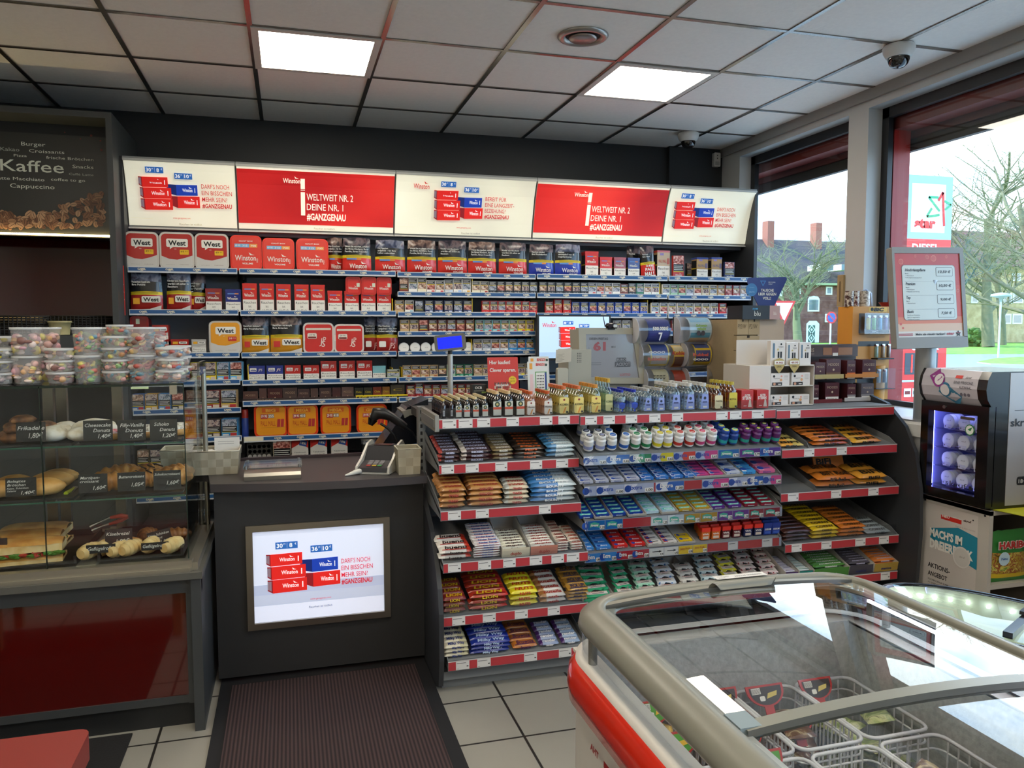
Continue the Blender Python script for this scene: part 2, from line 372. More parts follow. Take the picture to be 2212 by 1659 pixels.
SC.cycles.max_bounces = 10; SC.cycles.transparent_max_bounces = 24; SC.cycles.diffuse_bounces = 4; SC.cycles.glossy_bounces = 4; SC.cycles.transmission_bounces = 6
SC.cycles.caustics_reflective = False; SC.cycles.caustics_refractive = False; SC.cycles.sample_clamp_indirect = 4
# ================================================================ tobacco wall
YF = 5.20
MX = [-.93, -.295, .69, 1.655, 2.66, 3.355]
SH = P('#5c5f64', .5); SHB = P('#a6a9ae', .55, var=.06, bs=8); RAIL = P('#23568c', .35); RW = P('#c9ced2', .35); CREAM = P('#e9e3c8', .5); YEL = P('#d9c21c', .4)
unit = thing('tobacco_shelf_unit', 'wall-high dark grey shelf unit with blue price rails full of tobacco goods', 'shelf unit', (0, 0, 0))
f = MB(); f.box(MX[0], 5.66, .05, MX[-1], 5.72, 2.16, SHB)
for x in MX[1:-1]: f.box(x-.012, 5.64, .05, x+.012, 5.66, 2.16, BLACK)
f.build('back_panel', unit)
for x0 in (MX[0]-.02, MX[-1]):
 f = MB(); f.box(x0, 5.18, 0, x0+.02, 5.72, 2.56, P('#2e3034', .5)); f.build('side_panel', unit)
f = MB(); f.box(MX[0], 5.40, 2.50, MX[-1], 5.72, 2.54, SH); f.box(MX[0], 5.36, 2.13, MX[-1], 5.72, 2.15, SH); f.build('top_panel', unit)
LV = {0: (1.912, 1.655, 1.39, 1.22, 1.043, .862, .690, .50, .3), 1: (1.912, 1.652, 1.387, 1.213, 1.08, .852, .62, .4), 2: (1.908, 1.78, 1.646, 1.517, 1.386, 1.213, 1.08, .85, .62, .4),
 3: (1.911, 1.781, 1.643, 1.515, 1.384, 1.211, 1.08, .85), 4: (1.913, 1.777, 1.642, 1.515, 1.384, 1.211, 1.08, .85)}
for k, zs in LV.items():
 for z in zs:
  x0, x1 = MX[k]+.006, MX[k+1]-.006
  f = MB(); f.box(x0, YF+.006, z-.03, x1, 5.66, z-.012, SH); f.box(x0+.01, 5.4, z-.06, x0+.02, 5.66, z-.03, BLACK); f.box(x1-.02, 5.4, z-.06, x1-.01, 5.66, z-.03, BLACK); s = f.build('shelf', unit)
  f = MB(); f.box(x0, YF-.006, z-.036, x1, YF+.006, z, RW)
  f.M = FRONT(x0, YF-.006, z-.036)
  w = x1-x0; a0 = .12 if (k, z) == (1, .852) else .004
  f.rect(a0, .010, w-.004, .031, RAIL)
  if a0 > .01: f.rect(.004, .008, a0-.004, .033, CREAM, .0008)
  n = max(2, round(w/.145))
  for i in range(n):
   u = (i+.5)*w/n
   if u > a0+.03: f.text('CAMEL', u, .0165, .0105, CREAM, w=.046, bold=.04, d=.0012); f.rect(u-.008, .0115, u+.008, .0145, CREAM, .0012)
  f.build('price_rail', s)
# ---------------------------------------------------------------- advert artwork
ARED = P('#d8261f', .4);
def wmat(h, e): return P(h, .45, e=e)
def bird(f, u, v, s, m, d):
 f.poly([(u, v), (u+s*.9, v+s*.05), (u+s*.35, v+s*.18), (u-s*.25, v+s*.6), (u-s*.1, v+s*.2)], m, d)
def winston(f, u, v, h, m, d=.0012, w=None, sub=None):
 w = w or h*3.3
 f.text('Winston', u, v, h, m, w=w, bold=.012, d=d); bird(f, u+w*.22, v+h*1.0, h*.9, m, d)
 if sub: f.text(sub, u+w*.22, v-h*.55, h*.26, m, w=w*.5, d=d)
def ad_art(f, u, v, s, e, d=.001):
 """pile of three red and two mixed cartons with price flags; s = height of the pile"""
 r = wmat('#e0241f', e); r2 = wmat('#8e1a22', e); bl = wmat('#1a3fae', e); bl2 = wmat('#12276e', e); fl = wmat('#2a66b4', e); wh = wmat('#ffffff', e); g = wmat('#8a96a4', e)
 def carton(x, y, w, h, c, c2, sw, dd):
  f.poly([(x, y), (x+w, y+h*.06), (x+w, y+h*1.0), (x, y+h*.96)], c, d+dd)
  f.poly([(x-sw, y+h*.22), (x, y), (x, y+h*.96), (x-sw, y+h*.98)], c2, d+dd)
  for i in range(5): f.poly([(x-sw+i*sw*.16, y+h*(.30-.03*i)), (x-sw+i*sw*.16+sw*.09, y+h*(.29-.03*i)), (x-sw+i*sw*.16+sw*.09, y+h*.88), (x-sw+i*sw*.16, y+h*.88)], g, d+dd+.0003) if sw < w*.22 else None
  winston(f, x+w*.52, y+h*.36, h*.30, wh, d+dd+.0004, w=w*.48)
  f.rect(x+w*.86, y+h*.3, x+w*.89, y+h*.72, wh, d+dd+.0004)
 H = s/3
 carton(u+.02*s, v, s*.80, H*1.02, r, r2, s*.12, .0010); carton(u, v+H, s*.80, H, r, r2, s*.10, .0008); carton(u-.02*s, v+2*H, s*.74, H*.92, r, r2, s*.10, .0006)
 carton(u+.97*s, v+.08*s, s*.65, H*1.1, r, r2, s*.20, .0004); carton(u+.95*s, v+.08*s+H*1.12, s*.62, H, bl, bl2, s*.28, .0002)
 for x, y, t1, t2 in ((u+.10*s, v+s*1.08, '30', '8'), (u+.92*s, v+s*.94, '36', '10')):
  f.rect(x, y, x+.52*s, y+.17*s, fl, d); f.rect(x+.27*s, y+.02*s, x+.274*s, y+.15*s, wh, d+.0004)
  f.text(t1, x+.10*s, y+.035*s, .10*s, wh, w=.14*s, bold=.02, d=d+.0004); f.text('ST.', x+.215*s, y+.10*s, .035*s, wh, w=.06*s, d=d+.0004)
  f.text(t2, x+.36*s, y+.035*s, .10*s, wh, w=(.07 if t2 == '8' else .13)*s, bold=.02, d=d+.0004); f.text('€', x+.47*s, y+.09*s, .045*s, wh, w=.04*s, d=d+.0004)
def slogan(f, u, v, h, lines, m, d=.0015, bw=.8):
 for i, t in enumerate(lines):
  b_ = t.startswith('#'); f.text(t, u, v-i*h*1.5, h, m, al='l', bold=.03 if b_ else .004, d=d, w=len(t)*h*(.66 if b_ else .56)*bw)
# ---------------------------------------------------------------- lightbox canopy (concave panels)
PR = [(5.172, 2.545), (5.20, 2.50), (5.232, 2.43), (5.262, 2.34), (5.288, 2.25), (5.308, 2.165), (5.300, 2.150)]
E_ = .30
def canopy_fn(z):
 for (y0, z0), (y1, z1) in zip(PR, PR[1:]):
  if z0 >= z >= z1: return y0+(y1-y0)*(z0-z)/(z0-z1)
 return PR[0][0] if z > PR[0][1] else PR[-1][0]
class Bent(MB):
 """art is laid flat in u (world x), v (world z) and follows the concave face"""
 def build(s, *a, **k):
  s.v = [(x, canopy_fn(z)-.001-y*3.2, z) for x, y, z in s.v]; return MB.build(s, *a, **k)
def subdiv_rect(f, u0, v0, u1, v1, m, d):
 n = max(1, int((v1-v0)/.02));
 for i in range(n): f.rect(u0, v0+(v1-v0)*i/n, u1, v0+(v1-v0)*(i+1)/n, m, d)
cream_e = ramp_mat('lightbox_cream', ['#d9d6c4', '#f2efd8', '#fdfbe6'], 1.6, .4, e=E_, detail=1); red_e = ramp_mat('lightbox_red', ['#b31c20', '#d62a28', '#e63a32'], 1.5, .4, e=E_, detail=1)
kinds = ['ad', 'slogan', 'ad2', 'slogan', 'ad']
labs = ['white backlit canopy sign with five cartons, the one at the coffee cabinet end', 'red backlit canopy sign, the wider one between the two white signs nearest the coffee cabinet', 'white backlit canopy sign in the middle, reading Bereit für eine Langzeitbeziehung', 'red backlit canopy sign beside the white end sign at the window', 'white backlit canopy sign at the window end of the shelves']
for i in range(5):
 x0, x1 = MX[i]+.002, MX[i+1]-.002
 if i == 4: x1 = 3.365
 t = thing('lightbox_sign', labs[i], 'illuminated sign', (0, 0, 0), group='lightbox signs over the tobacco shelves')
 f = MB(); pts = [(y+.004, z) for y, z in PR]; f.M = FR((x0, 0, 0), (0, 1, 0), (0, 0, 1)); f.ext(pts+[(5.36, 2.15), (5.38, 2.5), (5.30, 2.56), (5.172, 2.56)], 0, x1-x0, P('#8b8d8c', .4)); f.build('housing', t)
 f = Bent(); rot = Matrix(((1, 0, 0, 0), (0, 0, 1, 0), (0, 1, 0, 0), (0, 0, 0, 1))); f.M = rot
 subdiv_rect(f, x0+.004, 2.17, x1-.004, 2.535, cream_e, .001)
 for a_, c_ in ((2.535, 2.548), (2.150, 2.160)): subdiv_rect(f, x0, a_, x1, c_, P('#c5c5c0', .3), .002)
 if kinds[i] == 'slogan': subdiv_rect(f, x0+.004, 2.205, x1-.004, 2.522, red_e, .002)
 f.build('panel', t)
 f = Bent(); f.M = rot; e = E_; cx = (x0+x1)/2; rt = wmat('#c22a30', e); gt = wmat('#8a8880', e); wt = wmat('#f6efdc', e)
 f.text('Rauchen ist tödlich', cx+.04, 2.178, .012, gt, w=.13, d=.004)
 if kinds[i] == 'slogan':
  b0 = x0+.385; winston(f, b0-.055, 2.452, .026, wt, d=.005, w=.105)
  f.rect(b0, 2.420, b0+.026, 2.480, wt, .004); f.rect(b0, 2.412, b0+.026, 2.415, wt, .004);
  subdiv_rect(f, b0, 2.262, b0+.026, 2.402, wt, .004)
  slogan(f, b0+.036, 2.355, .040, ['WELTWEIT NR. 2', 'DEINE NR. 1', '#GANZGENAU'], wt, d=.005, bw=.93)
 else:
  k = .195; ax = x0+(.10 if i != 2 else .28)
  if i == 4: ax = x0+.075
  ad_art(f, ax, 2.262, k, e, .004)
  L_ = ['DARF\'S NOCH', 'EIN BISSCHEN', 'MEHR SEIN?', '#GANZGENAU'] if i != 2 else ['BEREIT FÜR', 'EINE LANGZEIT-', 'BEZIEHUNG?', '#GANZGENAU']
  slogan(f, ax+1.69*k, 2.262+.60*k+.018, .025, L_, rt, d=.005, bw=.95 if i == 4 else 1.05)
  if i == 2: winston(f, x0+.17, 2.455, .030, rt, d=.005, w=.105)
  f.text('www.ganzgenau.com', cx-.01, 2.215, .010, rt, w=.10, d=.004); f.rect(x0+.02, 2.212, x0+.14, 2.2125, gt, .004)
 f.build('printing', t)
# ---------------------------------------------------------------- tobacco goods
PIC = [ramp_mat('warning_photo_%d' % i, c, s, .35, dist=1.2, detail=2) for i, (c, s) in enumerate((
 (['#3b2a28', '#8a6a5a', '#c9a58c', '#d8d2cc'], 45), (['#1f2026', '#6a5560', '#c9b9ae', '#7d4a3c'], 60), (['#2a2a30', '#5e6a7c', '#b7bcc4', '#7c6a8c'], 50), (['#4a1f1c', '#8a3a30', '#c8887a', '#e2d6cc'], 38)))]
PBLK = P('#141416', .3); PWH = P('#e6e3da', .4); WTX = P('#d9d9d4', .5)
def pack_fn(w, h, d, c, acc, pic, kind=0, cap=None):
 def fn():
  f = MB(); cm = P(c, .3); f.box(-w/2, -d, 0, w/2, 0, h, cm); f.M = FRONT(0, -d, 0); e = .0025
  z1, z2 = h*.30, h*.70
  if kind == 0:
   f.rect(-w/2+e, z1, w/2-e, z2-.003, PIC[pic]); f.rect(-w/2+e, z2, w/2-e, h-.002, PBLK); f.rect(-w/2+e, z2-.003, w/2-e, z2, YEL)
   for i in range(3): f.rect(-w/2+.006, z2+.005+i*h*.075, w/2-.008-(i % 2)*.008, z2+.007+i*h*.075, WTX, .0009)
  else:
   f.rect(-w/2+e, h*.62, w/2-e, h-.002, PIC[pic]); f.rect(-w/2+e, h*.30, w/2-e, h*.62, PBLK); f.rect(-w/2+e, h*.27, w/2-e, h*.30, YEL)
   for i in range(3): f.rect(-w/2+.006, h*.36+i*h*.08, w/2-.008-(i % 2)*.008, h*.385+i*h*.08, WTX, .0009)
  if acc == 'w': winston(f, 0, z1*.3, z1*.3, WTX, w=w*.6)
  elif acc: f.rrect(w*.05, z1*.2, w/2-.005, z1*.8, .002, P(acc, .35)); f.rect(-w/2+.006, z1*.35, -w*.05, z1*.6, WTX)
  return f.build('cigarette_pack')
 return fn
PK = {}
def pack(c, acc, pic, x, z, label, w=.056, h=.088, kind=0, group='cigarette packs on the tobacco shelves', y=None, name='cigarette_pack'):
 k = (c, acc, pic, round(w, 3), round(h, 3), kind)
 if k not in PK: PK[k] = Proto(pack_fn(w, h, .024, c, acc, pic, kind))
 o = PK[k].put((x, YF+.034 if y is None else y, z), (0, 0, 0), label, 'cigarette pack', group); o.name = name; return o
CN = {'#e8dfc4': 'cream', '#f0ece6': 'white', '#c8a878': 'tan', '#22305e': 'navy', '#d02a2a': 'red', '#2f55c0': 'blue', '#7a2c22': 'maroon', '#7fc0c4': 'turquoise', '#e8d828': 'yellow', '#c8ccd4': 'silver', '#3a9ad8': 'sky blue', '#2a2d33': 'black', '#9fc8a8': 'mint green', '#1f7a58': 'green', '#b8a888': 'beige', '#9c2a2c': 'dark red'}
lvname = {1.908: 'top', 1.78: 'second', 1.646: 'third', 1.517: 'fourth', 1.386: 'fifth', 1.213: 'sixth', 1.08: 'seventh'}
bay = {2: 'middle bay', 3: 'bay behind the till', 4: 'bay by the window'}
def row(k, z, px0, px1, specs, lv, h=.088):
 """specs: list of (n, colour, accent, pic0, kind[, h]) filling px0..px1"""
 n = sum(s_[0] for s_ in specs); py = 700; xa = aY(px0, py, YF+.02).x; xb = aY(px1, py, YF+.02).x; p = (xb-xa)/n; i = 0
 cnt = {}
 for s_ in specs:
  for j in range(s_[0]):
   if s_[1]:
    cn = CN.get(s_[1], 'pale'); cnt[cn] = cnt.get(cn, 0)+1
    hh = s_[5] if len(s_) > 5 else h
    pack(s_[1], s_[2], (s_[3]+j) % 4, xa+(i+.5)*p, z-.012, '%s cigarette pack, %s of its colour, %s rail, %s' % (cn, ORD[cnt[cn]-1], lv, bay[k]), w=min(.057, p*.94), h=hh, kind=s_[4])
   i += 1
W_, B_ = '#f0ece6', '#2a2d33'
row(2, 1.78, 863, 1017, [(1, '#7a2c22', None, 0, 1, .1), (1, W_, None, 2, 0, .1), (1, '#e8dfc4', None, 0, 0, .103), (2, W_, '#d02a2a', 3, 0), (1, '#c8ccd4', '#c8d8ea', 0, 0, .095), (1, W_, '#a8c4ea', 1, 0, .104), (1, W_, '#e8b040', 2, 0, .1)], 'second')
row(2, 1.78, 1019, 1160, [(1, '#e8dfc4', None, 0, 0), (1, '#e8dfc4', '#b03a2a', 0, 0), (3, B_, 'w', 2, 0), (3, B_, 'w', 0, 0)], 'second')
row(3, 1.781, 1163, 1422, [(4, B_, 'w', 0, 0), (2, B_, 'w', 1, 0), (3, '#c8ccd4', '#d04a44', 2, 0), (1, W_, 'w', 2, 0), (1, '#7a2c22', None, 0, 0, .08), (1, B_, 'w', 0, 0), (1, '#1f7a58', None, 2, 0), (2, W_, '#cfe4d8', 0, 0)], 'second')
row(4, 1.777, 1428, 1612, [(1, W_, '#c8e0d8', 2, 0), (2, '#9fc8a8', None, 2, 0), (1, '#c8ccd4', '#e8e8f0', 2, 0), (1, W_, '#e8d8c8', 3, 0), (2, '#e8dfc4', '#d8b898', 1, 0), (1, '#c8a878', '#e0a060', 0, 0), (2, '#9c2a2c', '#e0b0b0', 3, 0), (1, '#c8ccd4', '#5a5a70', 0, 0)], 'second')
row(2, 1.646, 852, 1020, [(1, '#c8a878', None, 0, 0), (1, W_, '#8ab8cc', 3, 0), (1, B_, None, 2, 1, .085), (2, '#22305e', '#c8d0e8', 2, 0), (3, '#22305e', '#c8d0e8', 1, 0)], 'third')
row(2, 1.646, 1040, 1160, [(6, '#d02a2a', 'w', 0, 0), (1, '#d02a2a', 'w', 3, 0, .082)], 'third')
row(3, 1.643, 1176, 1398, [(1, '#d02a2a', 'w', 0, 0), (2, '#d02a2a', 'w', 3, 0, .104), (9, '#2f55c0', 'w', 1, 0)], 'third')
row(4, 1.642, 1404, 1568, [(2, W_, '#c02a30', 2, 0), (6, '#e8e4e0' if 0 else W_, '#c02a30', 0, 0), (1, '#d02a2a', None, 3, 0)], 'third')
row(2, 1.517, 863, 1024, [(2, '#c8a878', None, 0, 0), (1, '#7a2c22', None, 3, 1), (5, '#7a2c22', '#c8a080', 0, 0)], 'fourth')
row(2, 1.517, 1026, 1153, [(4, '#7fc0c4', '#d03a3a', 1, 0), (1, '#9fc8a8', '#d03a3a', 0, 0), (2, '#e8d828', '#d03a3a', 0, 0)], 'fourth')
row(3, 1.515, 1322, 1382, [(1, '#c8ccd4', None, 1, 0), (2, W_, None, 2, 0)], 'fourth'); row(3, 1.515, 1445, 1470, [(1, '#9c2a2c', None, 0, 0)], 'fourth'); row(4, 1.515, 1538, 1552, [(1, '#9c2a2c', None, 1, 0)], 'fourth')
row(2, 1.386, 1022, 1153, [(4, '#c8ccd4', '#e8e8e8', 1, 0), (3, '#3a9ad8', '#2f7fd0', 2, 0)], 'fifth')
row(4, 1.384, 1540, 1562, [(1, '#b8a888', None, 1, 0)], 'fifth')
row(2, 1.213, 868, 1020, [(4, '#c8a878', '#b0603a', 2, 0), (1, B_, None, 0, 0), (1, '#9fc8a8', None, 2, 0), (2, '#1f7a58', '#7fc8b0', 0, 0)], 'sixth'); row(2, 1.213, 1022, 1152, [(2, '#b8a888', None, 0, 0), (5, '#b8a888', '#e8d828', 2, 0)], 'sixth')
row(4, 1.211, 1537, 1592, [(2, B_, '#d02a2a', 0, 0), (1, '#d02a2a', W_, 3, 0)], 'sixth')
row(2, 1.08, 876, 1040, [(1, '#9c2a2c', 'w', 0, 0), (1, '#9c2a2c', 'w', 2, 0, .104), (7, '#9c2a2c', 'w', 0, 0)], 'seventh')
for x, z, h_ in ((1022, 1.78, .11), (1427, 1.78, .1), (1021.5, 1.646, .11), (849, 1.646, .1), (1401, 1.643, .11), (1024.5, 1.517, .095), (1020, 1.386, .09), (847, 1.213, .075), (868, 1.22, .07), (533, 1.22, .1)):
 p = aY(x, 700, YF); f = MB(); f.M = SIDE(p.x, YF+.03, z-.012); f.rr(-.12, 0, .012, h_, .01, -.0025, .0025, P('#d9b818', .4)); o = f.build('shelf_divider'); tag(o, 'yellow plastic divider standing between cigarette packs', 'shelf divider', 'yellow shelf dividers')
# snus cans standing on edge
def can_fn(txt, tc):
 def fn():
  f = MB(); f.M = FRONT(0, 0, 0); f.cyl((0, .034, 0), (0, .034, .02), .034, P('#dcdcd8', .3), n=28); f.M = FRONT(0, -.0205, .034)
  f.disc(0, 0, .030, P('#eceae4', .35), n=28)
  if txt: f.text(txt, 0, -.006, .012, P(tc, .4), w=.044, bold=.01)
  else:
   f.text('skruf', .004, -.003, .006, P('#8a8a8a', .5), w=.02)
   for i in range(5): a = 3.6+i*.22; f.rect(.025*math.cos(a)-.0012, .025*math.sin(a)-.0012, .025*math.cos(a)+.0012, .025*math.sin(a)+.0012, P('#1a1a1a' if tc == 'k' else tc, .5))
  return f.build('snus_can')
 return fn
CA = [Proto(can_fn(None, c)) for c in ('k', '#a03030', '#308070')]; CE = [Proto(can_fn('EPOK', c)) for c in ('#3a4a9a', '#2a9aa0', '#e08a3a')]
for i, px in enumerate((873, 897, 920, 943, 966, 989, 1012)):
 CA[i % 3].put((aY(px, 745, YF+.02).x, YF+.045, 1.374), label='round white snus can standing on edge, %s from the coffee side on its rail' % ORD[i], cat='snus can', group='white snus cans in the middle bay')
for i, (px, z) in enumerate(((1578, 1.63), (1597, 1.63), (1580, 1.503), (1572, 1.372), (1590, 1.372))):
 CE[(0, 0, 1, 2, 2)[i]].put((aY(px, 700, YF+.02).x, YF+.045, z), label=('round white can with %s letters at the window end, %s' % ((('blue', 'inner one'), ('blue', 'outer one'), ('teal', 'fourth rail'), ('orange', 'inner one'), ('orange', 'outer one'))[i])), cat='snus can', group='lettered cans by the window')
# big rounded tubs
def tub_fn(kind, w, h, d=.13):
 def fn():
  o = bpy.data.objects.new('tobacco_tub', None); COL.objects.link(o)
  body = {'west': '#b02a24', 'westy': '#b0503a', 'winston': '#e2372a', 'jps': '#c8b8b0', 'pall': '#d8401c', 'lid': '#c4241e', 'dark': '#8a1a1c'}[kind]
  f = MB(); f.M = FRONT(0, 0, 0); f.rr(-w/2+.004, .004, w/2-.004, h-.004, .03, -d, .0, P(body, .3), n=6); f.build('body', o)
  f = MB(); f.M = FRONT(0, 0, 0); rim = {'west': '#c9c4bc', 'westy': '#c9c0b4', 'jps': '#cfc6c0'}.get(kind, body); R_ = w*.17
  f.rr(-w/2, 0, w/2, h, R_, 0, .012, P(rim, .25, coat=.3), n=6)
  u = w/2-.011;
  if kind in ('west', 'westy'):
   c1 = P('#b3241e' if kind == 'west' else '#e39a22', .35)
   f.rrect(-u, .011, u, h-.011, R_*.75, P('#c9c6c0', .35), .0125, 6)
   pts = [p for p in rrpts(-u, .011, u, h-.011, R_*.75, 6) if p[1] > h*.5]; pts = sorted(pts, key=lambda p: math.atan2(p[1]-h*.5, p[0]))
   f.poly([(-u, h*.36), (-u*.5, h*.28), (0, h*.26), (u*.5, h*.31), (u, h*.38)]+pts, c1, .013)
   f.rrect(-w*.30, h*.60, w*.32, h*.82, .008, P('#ece8de', .4), .0135); f.poly([(-w*.2, h*.605), (-w*.1, h*.605), (-w*.2, h*.54)], P('#ece8de', .4), .0135)
   f.text('West', .002, h*.645, h*.13, INK, w=w*.50, bold=.03, d=.0142)
   f.rrect(w*.08, h*.40, w*.34, h*.53, .004, P('#e8b81c' if kind == 'west' else '#c8302a', .4), .0142); f.text('49' if kind == 'west' else '38', w*.155, h*.455, h*.05, P('#3a1a10') if kind == 'west' else PWH, w=w*.10, d=.015); f.text('95 €', w*.27, h*.47, h*.03, P('#3a1a10') if kind == 'west' else PWH, w=w*.08, d=.015)
   f.text('RED', -w*.04, h*.535, h*.022, PWH, d=.0142); f.text('volume tobacco', -w*.2, h*.12, h*.018, P('#8a8884'), w=w*.25, d=.0142); f.text('FAIRWIND', w*.2, h*.12, h*.018, P('#7a5654'), w=w*.26, d=.0142)
  elif kind == 'winston':
   f.rrect(-u, .011, u, h-.011, R_*.75, P('#dc3a2c', .35), .0125, 6)
   f.text('GIANT BOX' if h > .198 else 'MEGA BOX', 0, h*.82, h*.035, PWH, w=w*.44, bold=.02, d=.013)
   f.rect(-w*.36, h*.66, w*.10, h*.76, P('#7ab0d8', .4), .013); f.rect(w*.11, h*.66, w*.36, h*.76, P('#e8a050', .4), .013)
   for tt, uu, ww in (('49 95', -w*.26, .17), ('315', -w*.03, .16), ('700', w*.235, .17)) if h > .198 else (('29 95', -w*.26, .17), ('185', -w*.03, .16), ('410', w*.235, .17)): f.text(tt, uu, h*.685, h*.05, PWH, w=w*ww, bold=.02, d=.0136)
   winston(f, -.004, h*.29, h*.15, PWH, d=.013, w=w*.66); f.text('VOLUME', w*.04, h*.18, h*.045, PWH, w=w*.34, bold=.03, d=.013)
   f.M = f.M @ Matrix.Translation((w*.37, h*.3, 0)) @ Matrix.Rotation(PI/2, 4, 'Z'); f.text('RED', 0, 0, h*.04, PWH, w=w*.14, d=.013)
  elif kind == 'jps':
   f.rrect(-u, .011, u, h-.011, R_*.7, P('#c62a26', .35), .0125, 6); f.rect(-w*.40, h*.76, w*.40, h*.83, P('#d8c8b8', .4), .013)
   f.rrect(-w*.36, h*.48, -w*.06, h*.66, .008, P('#e6dcd0', .4), .013); f.text('29 95', -w*.21, h*.58, h*.05, INK, w=w*.18, d=.0136); f.rrect(-w*.34, h*.49, -w*.08, h*.55, .004, P('#7a2a24', .4), .0135)
   jm = P('#e8d8cc', .4); f.text('J', w*.07, h*.30, h*.20, jm, w=w*.10, shear=.1, d=.013); f.text('P', w*.19, h*.36, h*.18, jm, w=w*.10, shear=.1, d=.0135); f.text('S', w*.15, h*.22, h*.20, jm, w=w*.12, shear=.1, d=.014)
   f.rect(-w*.5, h*.42, -w*.44, h*.62, P('#d8ccc4', .3), .0135)
  elif kind == 'pall':
   f.rrect(-u+.002, .013, u-.002, h-.013, R_*.7, P('#e0921c', .35), .0125, 6)
   f.rect(-w*.26, h*.75, w*.26, h*.89, P('#d86018', .4), .013);
  elif kind == 'lid':
   f.rrect(-u+.003, .014, u-.003, h-.014, R_*.6, P('#d22a24', .35), .0125, 6); winston(f, -.002, h*.3, h*.14, PWH, d=.013, w=w*.6); f.rect(w*.22, h*.44, w*.42, h*.66, P('#cfd4c0', .4), .0135)
  elif kind == 'dark':
   f.rrect(-u, .01, u, h-.01, R_*.7, P('#7c191b', .35), .0125, 6); f.rect(-w*.18, h*.80, w*.02, h*.93, P('#b8c4ac', .4), .0135)
  f.build('lid', o); return o
 return fn
TUB = {}
def tub(kind, px0, px1, pyt, z, label, y=YF+.03, word=None, num=None):
 xa = aY(px0, 600, y).x; xb = aY(px1, 600, y).x; w = xb-xa; zt = aY((px0+px1)/2, pyt, y).z; h = zt-z
 k = (kind, round(w*100), round(h*100), word)
 if kind == 'pall' or k not in TUB:
  TUB[k] = Proto(tub_fn(kind, w, h))
 o = TUB[k].put(((xa+xb)/2, y, z), label=label, cat='tobacco tub', group='big plastic tobacco tubs')
 if kind == 'pall':
  f = MB(); f.M = FRONT(0, 0, 0); f.text(word, 0, h*.77, h*.09, P('#f0b040', .4), w=w*.40 if len(word) > 3 else w*.30, bold=.04, d=.0142)
  f.rect(-w*.30, h*.56, -w*.09, h*.70, P('#b03a38', .4), .0136); f.text(num[0], -w*.195, h*.60, h*.08, PWH, w=w*.17, bold=.02, d=.0142)
  f.rect(-w*.08, h*.58, w*.10, h*.70, P('#8a7a6a', .4), .0136); f.text(num[1], w*.01, h*.60, h*.08, PWH, w=w*.16, bold=.02, d=.0142)
  f.text('PALL MALL', -w*.08, h*.34, h*.15, P('#b8441c', .4), w=w*.44, bold=0, d=.0136)
  for i in (0, 1): f.poly([(w*(.18+.11*i), h*.30), (w*(.27+.11*i), h*.30), (w*(.29+.11*i), h*.54), (w*(.20+.11*i), h*.54)], P('#b03030', .4), .0136)
  f.rect(-w*.30, h*.29, w*.42, h*.294, P('#8a5a20', .4), .0136); f.rect(w*.28, .0, w*.40, .008, P('#e8e0c8', .4), .0136)
  f.build('printing', o)
 return o
DZ = .012
tub('west', 272, 346, 501, 1.90, 'red tobacco tub with clear lid, first on the top shelf from the coffee cabinet')
tub('west', 347, 422, 502, 1.90, 'red tobacco tub with clear lid, second on the top shelf from the coffee cabinet')
tub('west', 423, 496, 505, 1.90, 'red tobacco tub with clear lid, third, beside the bright red tubs')
tub('winston', 499, 567, 509, 1.90, 'largest bright red tub marked Giant Box on the top shelf')
tub('winston', 568, 637, 515, 1.90, 'bright red tub marked Mega Box, middle one of three')
tub('winston', 641, 710, 516, 1.90, 'bright red tub marked Mega Box, next to the first tobacco pouch')
tub('westy', 448, 519, 693, 1.375, 'orange and grey tobacco tub with clear lid on the third shelf')
tub('jps', 652, 719, 697, 1.375, 'flat red tub with clear lid beside the yellow and black pouches')
tub('jps', 719, 784, 700, 1.375, 'flat red tub with clear lid beside the dark pouches')
for (a, c, w_, n_), lb in zip(((541, 614, 'BIG', ('19 95', '255')), (612, 681, 'MEGA', ('29 95', '410')), (686, 753, 'MEGA', ('29 95', '410')), (765, 832, 'GIGA', ('39 95', '555'))), ('orange tub with red rim marked BIG', 'orange tub with red rim marked MEGA, beside the BIG one', 'orange tub with red rim marked MEGA, beside the GIGA one', 'orange tub with red rim marked GIGA, behind the barcode scanner')):
 tub('pall', a, c, 873, .842, lb, word=w_, num=n_)
tub('lid', 746, 779, 598, 1.755, 'small red tub standing on the tin row, first of three'); tub('lid', 780, 812, 598, 1.755, 'small red tub standing on the tin row, middle of three'); tub('lid', 813, 845, 599, 1.755, 'small red tub standing on the tin row, nearest the cigarette packs')
tub('dark', 278, 318, 683, 1.378, 'plain dark red tub behind the sweets tubs, under the pouches')
